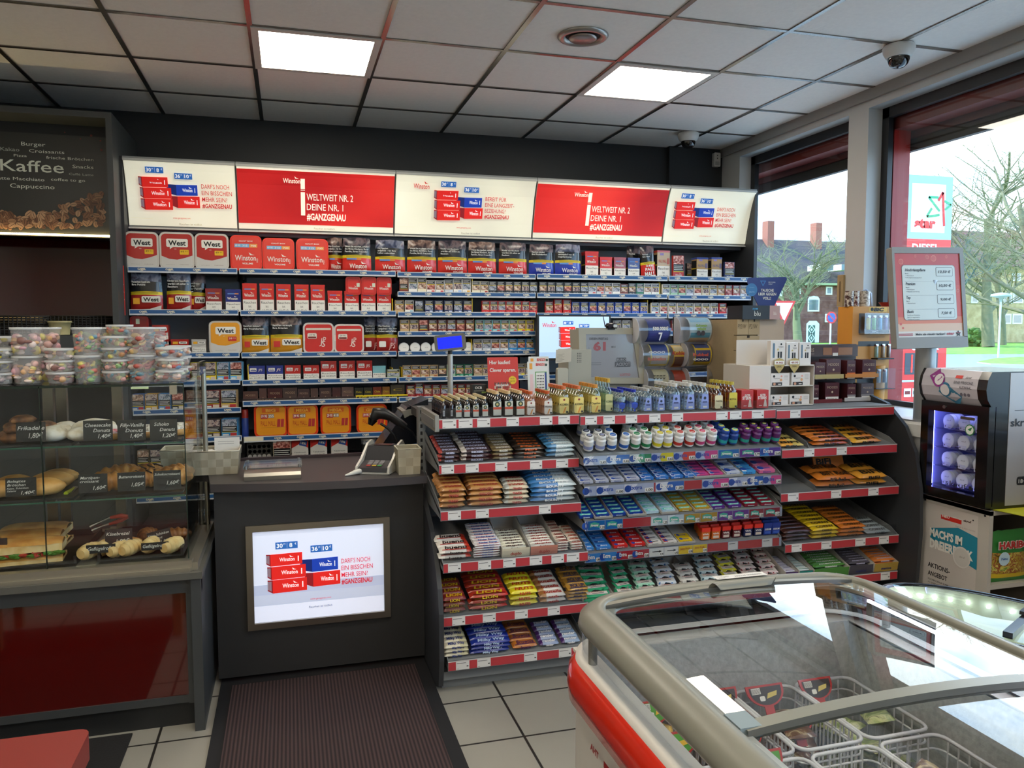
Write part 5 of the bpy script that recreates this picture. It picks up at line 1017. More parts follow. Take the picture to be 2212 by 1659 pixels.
def gbrow(ks, pxs, py, yy, rowname):
 cnt = {}
 for k, px in zip(ks, pxs):
  cnt[k] = cnt.get(k, 0)+1; Y = 3.2+yy
  GBP[k].put((aY(px, py, Y).x, Y, G1+yy*.30+.014), (.42, 0, (px*.1 % 1-.5)*.3), '%s, %s such in the %s row of gum bottles' % (GN[k], ORD[cnt[k]-1], rowname), 'gum bottle', 'chewing gum bottles')
gbrow('kkbbggyyrrppNNVVVV', (1270, 1295, 1320, 1346, 1371, 1394, 1418, 1440, 1463, 1487, 1511, 1534, 1559, 1581, 1606, 1629, 1652, 1672), 960, .045, 'front')
gbrow('kkbggyyrrppNVVVV', (1262, 1286, 1311, 1362, 1385, 1409, 1432, 1456, 1479, 1502, 1526, 1549, 1598, 1621, 1643, 1665), 940, .095, 'second')
gbrow('bkkyrppN', (1304, 1349, 1374, 1421, 1446, 1492, 1515, 1540), 925, .15, 'third'); gbrow('kkbggyyrrppN', (1255, 1279, 1300, 1352, 1377, 1401, 1425, 1449, 1472, 1496, 1519, 1541), 915, .20, 'rearmost')
# ---- stick gum packs in columns
GP = {}
def gum_fn(L, D, T, c, c2, word, tc, wavy):
 def fn():
  f = MB(); f.box(-L/2, -D/2, 0, L/2, D/2, T, P(c, .28, coat=.3)); f.M = TOP(0, 0, T); f.rect(-L/2, -D/2, -L*.18, D/2, P(c2, .28, coat=.3), .0004)
  if wavy: f.poly([(-L*.42, -D*.30), (-L*.1, -D*.18), (L*.2, -D*.32), (L*.40, -D*.1), (L*.42, D*.34), (L*.1, D*.22), (-L*.2, D*.36), (-L*.44, D*.2)], P('#4fbda8', .3), .0008)
  else: f.disc(-L*.30, 0, D*.34, P('#2448a0', .3), .0008, 10)
  f.text(word, .0 if wavy else L*.06, -D*.18, D*.34, P(tc, .35), w=L*(.66 if wavy else .46), bold=.03, shear=.15, d=.0014)
  f.M = FRONT(0, -D/2, 0); f.text(word, 0, T*.2, T*.5, P(tc, .35), w=L*.5, bold=.02, d=.0006)
  return f.build('gum_pack')
 return fn
def gumcol(px0, px1, py, Y, dz, tilt, n, c, c2, word, tc, lab, wavy=0, D=.026, T=.012, layers=1, y0=.02, step=None, jit=.02):
 x0 = aY(px0, py, Y).x; x1 = aY(px1, py, Y).x; L = (x1-x0)*.93; k = (round(L*50), c, word, D)
 if k not in GP: GP[k] = Proto(gum_fn(L, D, T, c, c2, word, tc, wavy))
 rn = random.Random(px0); th = math.atan(tilt)
 for i in range(n):
  yy = y0+D/2+i*(step or D*1.2)
  for l_ in range(layers): GP[k].put(((x0+x1)/2, Y+yy, dz+yy*tilt+.004+l_*T*1.05), (th, 0, rn.uniform(-jit, jit)), '%s, %s pack from the front' % (lab, ORD[i]), 'gum pack', 'stick gum: '+lab)
Y_ = 3.19
pairs = [(1247, 1278), (1281, 1312), (1314, 1346), (1348, 1379), (1381, 1409), (1414, 1441), (1446, 1472), (1476, 1502)]
for i, (a, c) in enumerate(pairs): gumcol(a+8, c+8, 1040, Y_, G2, .30, 5, '#b8bccc' if i < 4 else '#3a7ac8', '#d8dae2' if i < 4 else '#e6e8ee', 'Extra', '#26408c' if i < 4 else '#e8ecf4', '%s gum, %s column, upper gum shelf' % ('silver' if i < 4 else 'blue and white', ORD[i]), jit=.04)
for i, (a, c) in enumerate(((1506, 1536), (1539, 1566))): gumcol(a, c, 1035, Y_, G2, .30, 5, '#d04a8c', '#c8b8cc', 'Extra', '#26408c', 'pink gum, %s pink column, upper gum shelf' % ORD[i], jit=.05)
for i, (a, c, k1, k2, nm) in enumerate(((1573, 1604, '#c4cad8', '#dfe2ea', 'silver'), (1608, 1638, '#48a0dc', '#e0ecf4', 'light blue'), (1644, 1680, '#d86a94', '#e8b0c0', 'rose'))): gumcol(a, c, 1025, Y_, G2, .30, 3, k1, k2, 'Extra', '#2a4a9c', 'large %s gum pouch on the upper gum shelf' % nm, D=.048, T=.016)
Y_ = 3.18
for i, (a, c, k1, k2, nm, w_) in enumerate(((1255, 1286, '#1c3f96', '#1c3f96', 'blue', 1), (1290, 1322, '#1c3f96', '#1c3f96', 'blue', 1), (1325, 1358, '#1c3f96', '#1c3f96', 'blue', 1), (1362, 1395, '#1c3f96', '#1c3f96', 'blue', 1), (1399, 1428, '#b8d4e0', '#8ab8d0', 'icy', 1), (1434, 1464, '#b8d4e0', '#8ab8d0', 'icy', 1), (1470, 1500, '#c09a30', '#c09a30', 'gold', 1), (1506, 1538, '#c09a30', '#c09a30', 'gold', 1), (1541, 1571, '#5c2c84', '#5c2c84', 'purple', 1), (1577, 1607, '#5c2c84', '#5c2c84', 'purple', 1), (1612, 1642, '#8a1c30', '#8a1c30', 'dark red', 1), (1648, 1678, '#8a1c30', '#8a1c30', 'dark red', 1))):
 gumcol(a, c, 1110, Y_, G3, .30, 5, k1, k2, 'Airwaves', '#e0f0ee', '%s gum, %s column, middle gum shelf' % (nm, ORD[i]), 1)
for i, (a, c, k1, k2, nm, wd, tc) in enumerate(((1265, 1287, '#3f88d0', '#9cc4e8', 'light blue', 'Extra', '#e8f0f8'), (1291, 1324, '#3a80cc', '#5a9ad8', 'light blue', 'Extra', '#e8f0f8'), (1329, 1361, '#d02a28', '#d02a28', 'red', 'Extra', '#f0e8e8'), (1366, 1399, '#d02a28', '#d02a28', 'red', 'Extra', '#f0e8e8'), (1404, 1434, '#e0dcd4', '#c83028', 'white', 'Spearmint', '#1c1c20'), (1438, 1466, '#e0dcd4', '#e0dcd4', 'white', 'Spearmint', '#1c1c20'))): gumcol(a, c, 1195, Y_, G4, .30, 5, k1, k2, wd, tc, '%s gum, %s column, lower gum shelf' % (nm, ORD[i]))
gumcol(1471, 1500, 1192, Y_, G4, .30, 2, '#e8c020', '#e8c020', 'Juicy Fruit', '#2a3a8a', 'yellow gum in the half empty carton')
for (a, c, gz, YY, py, L_) in ((1378, 1411, G2, 3.19, 1040, 'one'), (1504, 1570, G2, 3.19, 1035, 'around the pink gum'), (1571, 1606, G2, 3.19, 1030, 'around the silver gum'), (1288, 1324, G3, 3.18, 1110, 'around blue gum near the chocolate'), (1360, 1397, G3, 3.18, 1110, 'beside the icy gum'), (1432, 1466, G3, 3.18, 1105, 'around the icy gum'), (1504, 1540, G3, 3.18, 1100, 'around the gold gum'), (1402, 1436, G4, 3.18, 1195, 'around the first white gum'), (1437, 1468, G4, 3.18, 1195, 'around the second white gum'), (1469, 1502, G4, 3.18, 1192, 'holding the last yellow gum')):
 if L_ == 'one': continue
 carton(a-1, c+1, py, YY, gz, .012, .20, '#b8b4ac', '', '', 'low open card tray %s' % L_, .30, 'card trays on the gum shelves')
def mint_fn(c, top, word):
 def fn():
  f = MB(); w, d, h = .042, .022, .058; f.box(-w/2, -d/2, 0, w/2, d/2, h*.66, P(c, .35)); f.box(-w/2-.001, -d/2-.001, h*.66, w/2+.001, d/2+.001, h, P(top, .3, coat=.3)); f.M = FRONT(0, -d/2, 0); f.text(word, 0, h*.40, h*.14, PWH, w=w*.8, bold=.03, d=.001); f.rect(-w*.36, h*.08, w*.36, h*.3, P('#c8b8a8' if c != '#1c3484' else '#3a5ab0', .4), .001)
  return f.build('mint_box')
 return fn
MPr = {k: Proto(mint_fn(*v)) for k, v in {'o': ('#c8641c', '#d83420', 'VIVIL'), 'm': ('#5a1820', '#d42c20', 'VIVIL'), 'n': ('#1c2450', '#d42c20', 'VIVIL'), 'q': ('#1c3484', '#1c3484', 'OSSUM')}.items()}
for r_ in range(4):
 for i, (px, k) in enumerate(((1521, 'o'), (1543, 'o'), (1565, 'm'), (1588, 'm'), (1612, 'n'), (1634, 'n'), (1654, 'q'), (1672, 'q'))):
  if k == 'q' and r_ == 3: continue
  yy = .035+r_*.026; MPr[k].put((aY(px-r_*4, 1180, 3.18+yy).x, 3.18+yy, G4+yy*.3+.004), (.12, 0, 0), '%s mint box, %s of eight across, %s row' % ({'o': 'orange', 'm': 'dark red', 'n': 'red topped navy', 'q': 'plain blue'}[k], ORD[i], ORD[r_]), 'mint box', 'upright mint boxes on the lower gum shelf')
# ---- lozenge sachets in cartons
SA = {}
def sachet_fn(c, c2, w, word='Fisherman’s'):
 def fn():
  f = MB(); d, T = .055, .012; f.surf(lambda a, b: ((a-.5)*w, (b-.5)*d, T/2+T/2*(1-abs(2*a-1)**6)*(1-abs(2*b-1)**5)), 8, 6, P(c, .35, coat=.2)); f.surf(lambda a, b: ((.5-a)*w, (b-.5)*d, T/2-T/2*(1-abs(2*a-1)**6)*(1-abs(2*b-1)**5)), 4, 4, P(c2, .4))
  f.M = TOP(0, 0, T+.0003); f.rect(-w*.40, -d*.30, w*.40, d*.10, P('#e4ddd4', .4), .0004); f.text('FRIEND', 0, -d*.02, d*.09, P('#b03028', .4), w=w*.6, bold=.02, d=.001); f.rect(-w*.2, -d*.2, w*.25, -d*.14, INK, .001); f.poly([(-w*.18, d*.12), (w*.2, d*.12), (w*.12, d*.3), (-.002, d*.36), (-w*.14, d*.22)], INK, .0008)
  for i in range(3): f.poly([(-w*.48+i*w*.34, d*.14), (-w*.40+i*w*.34, d*.14), (-w*.30+i*w*.34, d*.44), (-w*.40+i*w*.34, d*.44)], P(c2, .4), .0005)
  return f.build('lozenge_sachet')
 return fn
rn = random.Random(3)
for i, (a, c, k1, k2, cc, nm, n) in enumerate(((1262, 1326, '#2fa070', '#1c7a50', '#2f9a6c', 'green', 5), (1332, 1374, '#35a878', '#8a9088', '#2f9a6c', 'light green', 6), (1378, 1424, '#a8d8c0', '#3a9a70', '#e0dcd2', 'white and green', 5), (1427, 1472, '#dfe4ea', '#5a8ac0', '#dcd8ce', 'white and blue', 5), (1475, 1519, '#e2ded6', '#a09890', '#dcd8ce', 'plain white', 4), (1522, 1566, '#c8dce0', '#1f5a70', '#dcd8ce', 'white and petrol', 6), (1569, 1608, '#e0d840', '#e8e4c0', '#dcd8ce', 'yellow', 5), (1611, 1650, '#e6d4d0', '#a82a34', '#dcd8ce', 'white with red stripes', 6), (1654, 1692, '#e6d4d4', '#a02040', '#dcd8ce', 'white with crimson stripes', 6))):
 carton(a, c, 1265, 3.17, G5, .035, .30, cc, 'FISHERMAN\'S FRIEND', '#b03028', 'open lozenge carton with %s sachets' % nm, .12, 'lozenge cartons')
 w = (aY(c, 1265, 3.2).x-aY(a, 1265, 3.2).x)*.86; k = (k1, k2, round(w*100)); SA.setdefault(k, Proto(sachet_fn(k1, k2, w)))
 for r_ in range(n):
  for l_ in range(3 if r_ == 0 else 1):
   yy = .05+r_*.042; o = SA[k].put((aY((a+c)/2, 1265, 3.17+yy*.4).x, 3.17+yy, G5+yy*.12+.012+(l_*.012 if r_ == 0 else .024+r_*.010)), (.25, 0, rn.uniform(-.2, .2)), '%s lozenge sachet, %s from the front, %s' % (nm, ORD[r_], ORD[l_]+' layer' if r_ == 0 else 'upper layer'), 'lozenge sachet', nm+' lozenge sachets')
for i, (a, c, col, c2, word, nm) in enumerate(((1698, 1724, '#4a2a6a', '#d8d4e0', '', 'purple striped'), (1728, 1756, '#1f8a80', '#d8e4e0', '', 'teal striped'), (1760, 1834, '#4f8a3c', '#2a5a2a', 'mentos', 'green'), (1836, 1886, '#4a4650', '#2a2440', 'mentos', 'dark grey'), (1890, 1940, '#b89848', '#c02a80', 'mentos', 'pink and yellow'))):
 carton(a, c, 1235, 3.20, DZL['R5'], .045, .22, col, word, '#24306e' if i > 2 else '#e8ece8', '%s sweets carton low at the freezer side' % nm, .2, 'sweets cartons on the lowest visible shelf')
 if i > 1: bars('lowest visible shelf', a+2, c-2, 1235, 3.205, DZL['R5']+.018, .2, .024, .020, 2, 6, col if i != 4 else '#d8803a', 'mentos', '#e8f0e8' if i == 2 else '#c8c4e0', '%s sweet roll' % nm, 'sweet roll', 'sweet_roll', .03)
 else: bars('lowest visible shelf', a+2, c-2, 1235, 3.205, DZL['R5']+.018, .2, .026, .014, 2, 6, c2, '', '#ffffff', '%s lozenge bag' % nm, 'sweets bag', 'sweets_bag', .3, stripe=col)
kw1 = 'muesli bar shelf'; d_ = DZL['R4']; Y_ = 3.2
bars(kw1, 1696, 1757, 1170, Y_, d_, .22, .036, .020, 3, 6, '#4a2a22', 'CORNY', '#1a1210', 'brown muesli bar'); bars(kw1, 1759, 1817, 1165, Y_, d_, .22, .040, .020, 3, 7, '#d8b820', 'CORNY', '#2a1a14', 'yellow muesli bar', jit=.08); bars(kw1, 1819, 1875, 1160, Y_, d_, .22, .040, .020, 3, 6, '#c8742a', 'CORNY', '#2a1a14', 'orange muesli bar', jit=.08); bars(kw1, 1879, 1932, 1158, Y_, d_, .22, .042, .018, 1, 4, '#a8b4ba', 'CORNY', '#30343a', 'pale grey muesli bar', jit=.1)
d_ = DZL['R2']
bars('upper snack shelf', 1686, 1745, 965, Y_, d_, .22, .055, .020, 1, 3, '#dc9a3c', 'BiFi', '#1a1a1a', 'orange snack sausage pack by the purple bottles', 'snack pack', 'snack_pack', .1, c2='#c8b060', c2a=-.4); bars('upper snack shelf', 1760, 1838, 962, Y_, d_, .22, .042, .020, 2, 5, '#d07830', 'BiFi', '#1a1a1a', 'orange snack sausage pack between dividers', 'snack pack', 'snack_pack', .12, c2='#a84a24', c2a=-.5); bars('upper snack shelf', 1846, 1915, 958, Y_, d_, .22, .06, .022, 1, 4, '#e0a838', 'BiFi', '#1a1a1a', 'yellow orange snack pack at the shelf end', 'snack pack', 'snack_pack', .2, c2='#d88838', c2a=-.5)
d_ = DZL['R3']
bars('lower snack shelf', 1770, 1852, 1062, Y_, d_, .22, .085, .032, 2, 2, '#cf7a2c', 'BiFi Roll', '#1a1a1a', 'orange sausage roll pack', 'snack pack', 'snack_pack', .1, c2='#b86828', c2a=-.4); bars('lower snack shelf', 1856, 1922, 1056, Y_, d_, .22, .085, .030, 2, 2, '#dc9c38', 'BiFi', '#1a1a1a', 'yellow sausage snack pack at the shelf end', 'snack pack', 'snack_pack', .15)
f = MB(); f.M = FR((aY(1810, 1020, 3.3).x, 3.36, d_+.05), (1, 0, 0), (0, .3, 1)); f.rr(-.09, 0, .09, .10, .008, -.004, .004, P('#cf7a2c', .3)); f.text('BiFi', -.03, .05, .03, INK, w=.09, bold=.04, d=.005); tag(f.build('snack_pack'), 'orange sausage roll pack propped upright at the back of its shelf', 'snack pack')
for px, lv_, Y, dz, py, L_ in ((1745, 'R2', 3.2, DZL['R2'], 965, 'between orange snack packs'), (1838, 'R2', 3.2, DZL['R2'], 962, 'next to the yellow orange snack packs'), (1760, 'R3', 3.2, DZL['R3'], 1065, 'at the empty half shelf')):
 x = aY(px, py, Y+.02).x; f = MB(); f.M = FR((x, Y+.01, dz), (0, 1, 0), (0, 0, 1)); f.ext([(0, 0), (.02, .03), (.3, .13), (.38, .13), (.38, .08), (0, 0.0)], 0, .003, GRD); tag(f.build('shelf_divider'), 'grey metal shelf divider %s' % L_, 'shelf divider', 'grey rack dividers')
# ---- bottles on the top deck
def flask_fn(w, d, h, glass, cap, lab, kind):
 def fn():
  o = bpy.data.objects.new('liquor_bottle', None); COL.objects.link(o); f = MB(); hb = h*.66 if kind != 'tall' else h*.58; nr = w*.20
  f.lathe([(.42, 0), (.5, .004), (.5, hb), (.42, hb+h*.06), (.24, hb+h*.14), (nr/w, hb+h*.18), (nr/w, h*.93)], glass, 16, sx=w, sy=d)
  f.v = [(x, y, z) for x, y, z in f.v]; f.build('bottle', o)
  f = MB(); f.cyl((0, 0, h*.885), (0, 0, h), nr*1.12, P(cap, .3, .3 if cap in ('#c8a040', '#b8b8b4') else 0), n=12); f.build('cap', o)
  f = MB(); f.M = FRONT(0, -d/2-.0012, 0); lc, tc, word = lab; L1 = P(lc, .5); lw = w*.40
  if kind == 'jager':
   f.rect(-lw, h*.06, lw, hb*.95, P('#1c2a1c', .4)); f.rect(-lw+.0015, h*.07, lw-.0015, hb*.93, P('#cfd0c4', .5), .001); f.rect(-lw+.001, hb*.46, lw-.001, hb*.60, P('#d8502c', .4), .0015); f.disc(0, hb*.76, lw*.6, P('#2a4030', .4), .0016, 12); f.disc(0, hb*.76, lw*.3, P('#c8b878', .4), .002, 8)
  elif kind == 'mini': f.rect(-lw*.4, h*.14, lw*.4, h*.42, P('#c8c8c8', .5)); f.rect(-lw*.3, h*.18, lw*.3, h*.38, P('#8a8a90', .5), .001)
  elif kind == 'shield': f.poly([(-lw*.8, hb*.62), (0, hb*.7), (lw*.8, hb*.62), (lw*.7, hb*.36), (0, hb*.22), (-lw*.7, hb*.36)], P('#2c4ab8', .4)); f.disc(0, hb*.14, lw*.24, P('#2c4ab8', .4))
  else:
   pts = rrpts(-lw, h*.05, lw, hb*.93, lw*.3, 3) if kind != 'trap' else [(-lw, h*.05), (lw*.9, h*.05), (lw*.75, hb*.9), (-lw*.55, hb*.9)]
   f.poly(pts, L1);
   if kind == 'korn': f.disc(0, hb*.80, lw*.22, P('#8a2a20', .4), .001, 10); f.poly([(-lw*.3, hb*.1), (0, hb*.1), (lw*.5, hb*.42), (lw*.2, hb*.42)], P('#e0903a', .4), .001)
   if kind == 'trap': f.disc(0, hb*.68, lw*.3, P('#24283c', .4), .001, 10); f.rect(-lw*.5, hb*.42, lw*.5, hb*.50, P('#3a4070', .4), .001); f.rect(-lw*.4, hb*.14, lw*.5, hb*.24, PWH, .001)
   if word: f.text(word, 0, hb*.50, hb*.11, P(tc, .4), w=lw*1.7, bold=.02, d=.0018)
   if kind == 'korn' or word: f.rect(lw*.4, h*.07, lw*.85, h*.14, P('#3a3a3a', .5), .0018)
  f.build('label', o); return o
 return fn
BG_ = glassmat('bottle_glass', (.86, .90, .88), 2.2, .02, 1.6); BG2 = glassmat('bottle_glass_green', (.80, .90, .86), 2.2, .02, 1.6); DKB = P('#120d0c', .08, coat=.6); PUB = P('#1e1018', .08, coat=.6); AMB = glassmat('amber_spirit', (.72, .42, .12), 2.2, .02, 1.6); ORB = glassmat('orange_spirit', (.92, .74, .62), 2.2, .02, 1.6); YEB = glassmat('pale_spirit', (.90, .88, .72), 2.2, .02, 1.6)
SP = {'mini': (.026, .026, .085, PUB, '#c8b070', ('#c8c8c8', '#000000', ''), 'mini', 8, 'purple miniature bottle with gold cap'), 'js': (.034, .024, .090, DKB, '#d8c49a', ('#ffffff', '#000000', ''), 'jager', 8, 'small dark herb liqueur bottle'), 'jb': (.048, .030, .112, DKB, '#d8b88a', ('#ffffff', '#000000', ''), 'jager', 5, 'larger dark herb liqueur bottle'),
 'horn': (.046, .026, .108, ORB, '#c0582c', ('#ddd6cc', '#4a3020', 'Horns'), 'korn', 6, 'clear bottle with orange tint'), 'korn': (.056, .030, .128, YEB, '#c86a3a', ('#e0cc78', '#2a2a1a', 'KORN'), 'korn', 6, 'yellow labelled grain spirit bottle'), 'dop': (.056, .030, .132, YEB, '#c88a3a', ('#e4cc70', '#2a2a1a', 'Doppel-Korn'), 'korn', 6, 'double grain spirit bottle'), 'tall': (.044, .030, .155, BG2, '#c8a040', ('#c8c890', '#3a5a3a', 'KORN'), 'tall', 5, 'tallest clear bottle with gold cap'),
 'blue': (.050, .028, .105, BG_, '#2030a0', ('#ffffff', '#000000', ''), 'shield', 6, 'clear bottle with blue cap and blue shield'), 'silv': (.050, .028, .108, BG_, '#b8b8b4', ('#8c9cd8', '#24283c', ''), 'trap', 6, 'clear bottle with lilac label, smaller kind'), 'gorb': (.060, .032, .128, BG_, '#c8c8c4', ('#8c9cd8', '#24283c', ''), 'trap', 6, 'clear bottle with lilac label, taller kind'), 'chan': (.052, .030, .112, AMB, '#c8b468', ('#e0d4a8', '#5a4020', 'CHANTRÉ'), 'x', 5, 'brandy bottle with cream label'), 'roy': (.054, .032, .130, AMB, '#c0b048', ('#d0c040', '#3a3010', 'ROYAL'), 'x', 6, 'golden brandy bottle with yellow label')}
BP = {k: Proto(flask_fn(*v[:7])) for k, v in SP.items()}
cnt = {}
for k, px, py in (('mini', 958, 905), ('mini', 975, 904), ('js', 990, 903), ('js', 1008, 902), ('js', 1027, 899), ('js', 1047, 898), ('jb', 1073, 896), ('jb', 1098, 896), ('jb', 1123, 895), ('horn', 1146, 892), ('horn', 1183, 892), ('korn', 1217, 892), ('korn', 1249, 891), ('dop', 1286, 888), ('tall', 1314, 880), ('blue', 1342, 890), ('blue', 1369, 890), ('silv', 1398, 890), ('silv', 1426, 890), ('gorb', 1458, 888), ('gorb', 1489, 888), ('gorb', 1520, 886), ('chan', 1550, 886), ('roy', 1581, 885)):
 cnt[k] = cnt.get(k, 0)+1; v = SP[k]; y0 = 3.272 if k not in ('tall',) else 3.31
 for j in range(v[7]):
  Y = y0+v[1]*.55+j*(v[1]+.004); BP[k].put((aY(px, py, y0+.01).x, Y, TOPZ), (0, 0, 0), '%s, %s file, %s from the front' % (v[8], ORD[cnt[k]-1], ORD[j]), 'liquor bottle', v[8]+'s')
for i, px in enumerate((1614, 1647)):
 for j in range(3):
  w = .066; Y = 3.275+j*.034; f = None
  if i == 0 and j == 0:
   def st():
    f = MB(); f.box(-.032, 0, 0, .032, .032, .088, P('#b82c28', .35)); f.M = FRONT(0, 0, 0); f.text('GUTER', .0, .060, .009, PWH, w=.030, bold=.03); f.text('STERN', -.004, .044, .014, PWH, w=.046, bold=.03); f.poly([(.004, .008), (.024, .008), (.018, .042), (.010, .042)], P('#d8c8b8', .4)); f.rect(-.02, .012, -.004, .015, PWH)
    return f.build('wine_carton')
   STP = Proto(st)
  STP.put((aY(px, 885, 3.275).x, Y, TOPZ), label='small red drink carton, %s column, %s from the front' % (ORD[i], ORD[j]), cat='drink carton', group='small red drink cartons')
# ================================================================ behind the bottles
BZ = 1.155
f = MB(); f.box(.60, 3.66, 1.10, 2.95, 4.15, 1.14, CD); f.box(.60, 4.10, 0, 2.95, 4.13, 1.10, CD); tag(f.build('till_desk'), 'dark desk behind the sweets rack carrying the lottery terminal', 'desk')
t = thing('lottery_terminal', 'beige lottery terminal monitor showing 61 million jackpot advert', 'monitor', (0, 0, 0)); bg = P('#a8a698', .5); Y_ = 3.86
def L4(px, py, Y=Y_): p = aY(px, py, Y); return (p.x, p.z)
m0 = aY(1322, 770, Y_)
f = MB(); f.M = FRONT(0, Y_, 0); o4 = [L4(1249, 708), L4(1377, 708), L4(1397, 829), L4(1253, 829)]; i4 = [L4(1265, 722), L4(1366, 722), L4(1380, 816), L4(1267, 815)]
for a in range(4): f.ext([o4[a], o4[(a+1) % 4], i4[(a+1) % 4], i4[a]], -.04, .006, bg)
f.build('bezel', t); f = MB(); f.M = FRONT(0, Y_, 0); f.ext([(x*.94+m0.x*.06, z*.94+m0.z*.06) for x, z in o4], -.16, -.04, bg); f.M = I4; f.box(m0.x-.10, Y_+.02, 1.14, m0.x+.12, Y_+.16, 1.26, bg)
f.build('housing', t)
f = MB(); f.M = FRONT(0, Y_+.004, 0); f.poly(i4, P('#75777c', .15, e=.28, coat=.4), .001); tm = P('#4a4c52', .5); tr_ = P('#8a4a50', .5, e=.15)
cx, cz_ = (i4[0][0]+i4[1][0])/2, (i4[0][1]+i4[2][1])/2
f.text('DIESEN FREITAG', i4[0][0]+.075, i4[0][1]-.030, .012, tm, w=.105, bold=.03, d=.002); f.text('61', i4[0][0]+.08, i4[0][1]-.085, .042, tr_, w=.072, bold=.05, d=.002); f.text('ca.', i4[0][0]+.02, i4[0][1]-.075, .006, tm, d=.002); f.text('MIO.€', i4[0][0]+.16, i4[0][1]-.072, .008, tm, w=.025, bold=.02, d=.002)
f.rect(cx+.045, cz_-.028, cx+.10, cz_-.008, tm, .002); f.rect(cx+.035, cz_-.058, cx+.125, cz_-.030, tm, .002); f.text('EURO', cx+.072, cz_-.024, .012, P('#7d7f84', .4, e=.2), w=.05, bold=.03, d=.003); f.text('JACKPOT', cx+.08, cz_-.052, .017, P('#7d7f84', .4, e=.2), w=.085, bold=.03, d=.003); f.text('LOTTO', cx+.095, i4[2][1]+.012, .012, tr_, w=.06, bold=.03, d=.002)
for i in range(2): f.rect(i4[0][0]+.025, cz_-.035-i*.01, i4[0][0]+.09, cz_-.033-i*.01, tm, .002)
f.rect(cx-.02, i4[3][1]-.018, cx+.0, i4[3][1]-.012, P('#8d8b80', .5), .0095); f.build('screen', t)
t = thing('webcam', 'small black webcam with antenna sitting on the lottery monitor', 'camera', (0, 0, 0)); p = aY(1321, 704, Y_-.01)
f = MB(); f.M = Matrix.Translation((p.x, p.y, p.z)); f.lathe([(.008, -.032), (.014, -.028), (.016, 0), (.014, .028), (.008, .032)], P('#111114', .2), 14); f.v = [(p.x+(z-p.z), y, p.z+(x-p.x)) for x, y, z in f.v]; f.M = I4; f.cyl((p.x-.016, p.y-.020, p.z), (p.x-.016, p.y-.010, p.z), .011, P('#050508', .05, coat=1), n=16); f.box(p.x-.02, p.y, p.z-.02, p.x+.02, p.y+.02, p.z-.012, BLACK); f.build('body', t)
f = MB(); f.cyl((p.x-.036, p.y, p.z-.005), (p.x-.048, p.y, p.z+.05), .003, BLACK, r1=.002, n=8); f.build('antenna', t); f = MB(); f.M = FRONT(p.x, p.y-.0165, p.z); f.rrect(.004, -.008, .026, .008, .003, P('#c8c8c4', .3), .0); f.build('front_cover', t)
# printer and slip holder
t = thing('receipt_printer', 'beige printer with vent slots beside the lottery monitor', 'printer', (0, 0, 0)); f = MB(); a = aY(1228, 800, 3.82); c = aY(1258, 755, 3.82); f.box(a.x, 3.82, 1.14, c.x+.05, 3.98, c.z, bg)
f.M = FRONT(c.x-.035, 3.82, c.z);
for i in range(6):
 for j in range(3): f.rect(.006+j*.009, -.022-i*.009, .011+j*.009, -.018-i*.009, BLACK)
f.build('housing', t)
f = MB(); a = aY(1200, 785, 3.80); c = aY(1232, 755, 3.80); f.M = FR((a.x, 3.80, a.z), (1, -.2, .12), (0, -.1, 1)); f.rr(0, 0, c.x-a.x, c.z-a.z, .002, 0, .002, P('#cfcabc', .6))
for i in range(6): f.rect(.006, .008+i*.007, .035+.01*(i % 2), .010+i*.007, P('#a8a294', .6), .003)
tag(f.build('paper_roll'), 'curling paper slip sticking out beside the lottery monitor', 'paper')
t = MB(); a = aY(1205, 832, 3.84); c = aY(1224, 802, 3.84); t.M = FRONT(a.x, 3.84, 1.14); t.rr(0, 0, c.x-a.x, c.z-1.14, .008, -.04, 0, BLACK); tag(t.build('card_reader'), 'small black device behind the bottles next to the bingo slips', 'device')
t = MB(); a = aY(1206, 832, 3.78); c = aY(1229, 795, 3.78); t.M = FRONT(a.x, 3.79, 1.14); t.rr(0, 0, c.x-a.x, c.z-1.14, .01, -.03, 0, P('#b5b2a2', .5)); tag(t.build('holder_box'), 'beige rounded box in front of the printer', 'box')
# leaflets
def leaflet(x0, x1, yt, yb, Y, c, label, art, lean=.25):
 a = aY(x0, yb, Y); c_ = aY(x1, yb, Y); h = aY(x0, yt, Y).z-BZ; w = c_.x-a.x; f = MB(); f.M = FR((a.x, Y, BZ), (1, 0, 0), (0, lean*.5, 1)); f.rr(0, 0, w, h, .003, -.002, 0, P(c, .5)); art(f, w, h); return tag(f.build('leaflet'), label, 'leaflet')
def art1(f, w, h):
 f.text('Hier kaufen!', w*.06, h*.86, h*.075, PWH, al='l', w=w*.68, bold=.02); f.text('Clever sparen.', w*.06, h*.70, h*.075, PWH, al='l', w=w*.86, bold=.02); f.disc(w*.80, h*.52, w*.13, P('#e8c020', .5), .001, 16); f.text('Nur für', w*.8, h*.54, h*.03, INK, w=w*.13); f.text('begrenzte', w*.8, h*.49, h*.03, INK, w=w*.18)
 rn = random.Random(2)
 for i in range(10):
  for j in range(5): f.rect(w*.2+i*w*.055, h*.12+j*h*.075, w*.2+(i+.8)*w*.055, h*.12+(j+.8)*h*.075, P(rn.choice(('#3a2422', '#7a3a30', '#c8b8a8', '#5a5450', '#a84a3a')), .5), .001)
 f.text('Gutscheinheft', w*.45, h*.40, h*.05, PWH, w=w*.42, bold=.03, d=.002)
leaflet(1056, 1122, 772, 836, 3.76, '#d23a30', 'red card reading Hier kaufen, Clever sparen behind the dark bottles', art1)
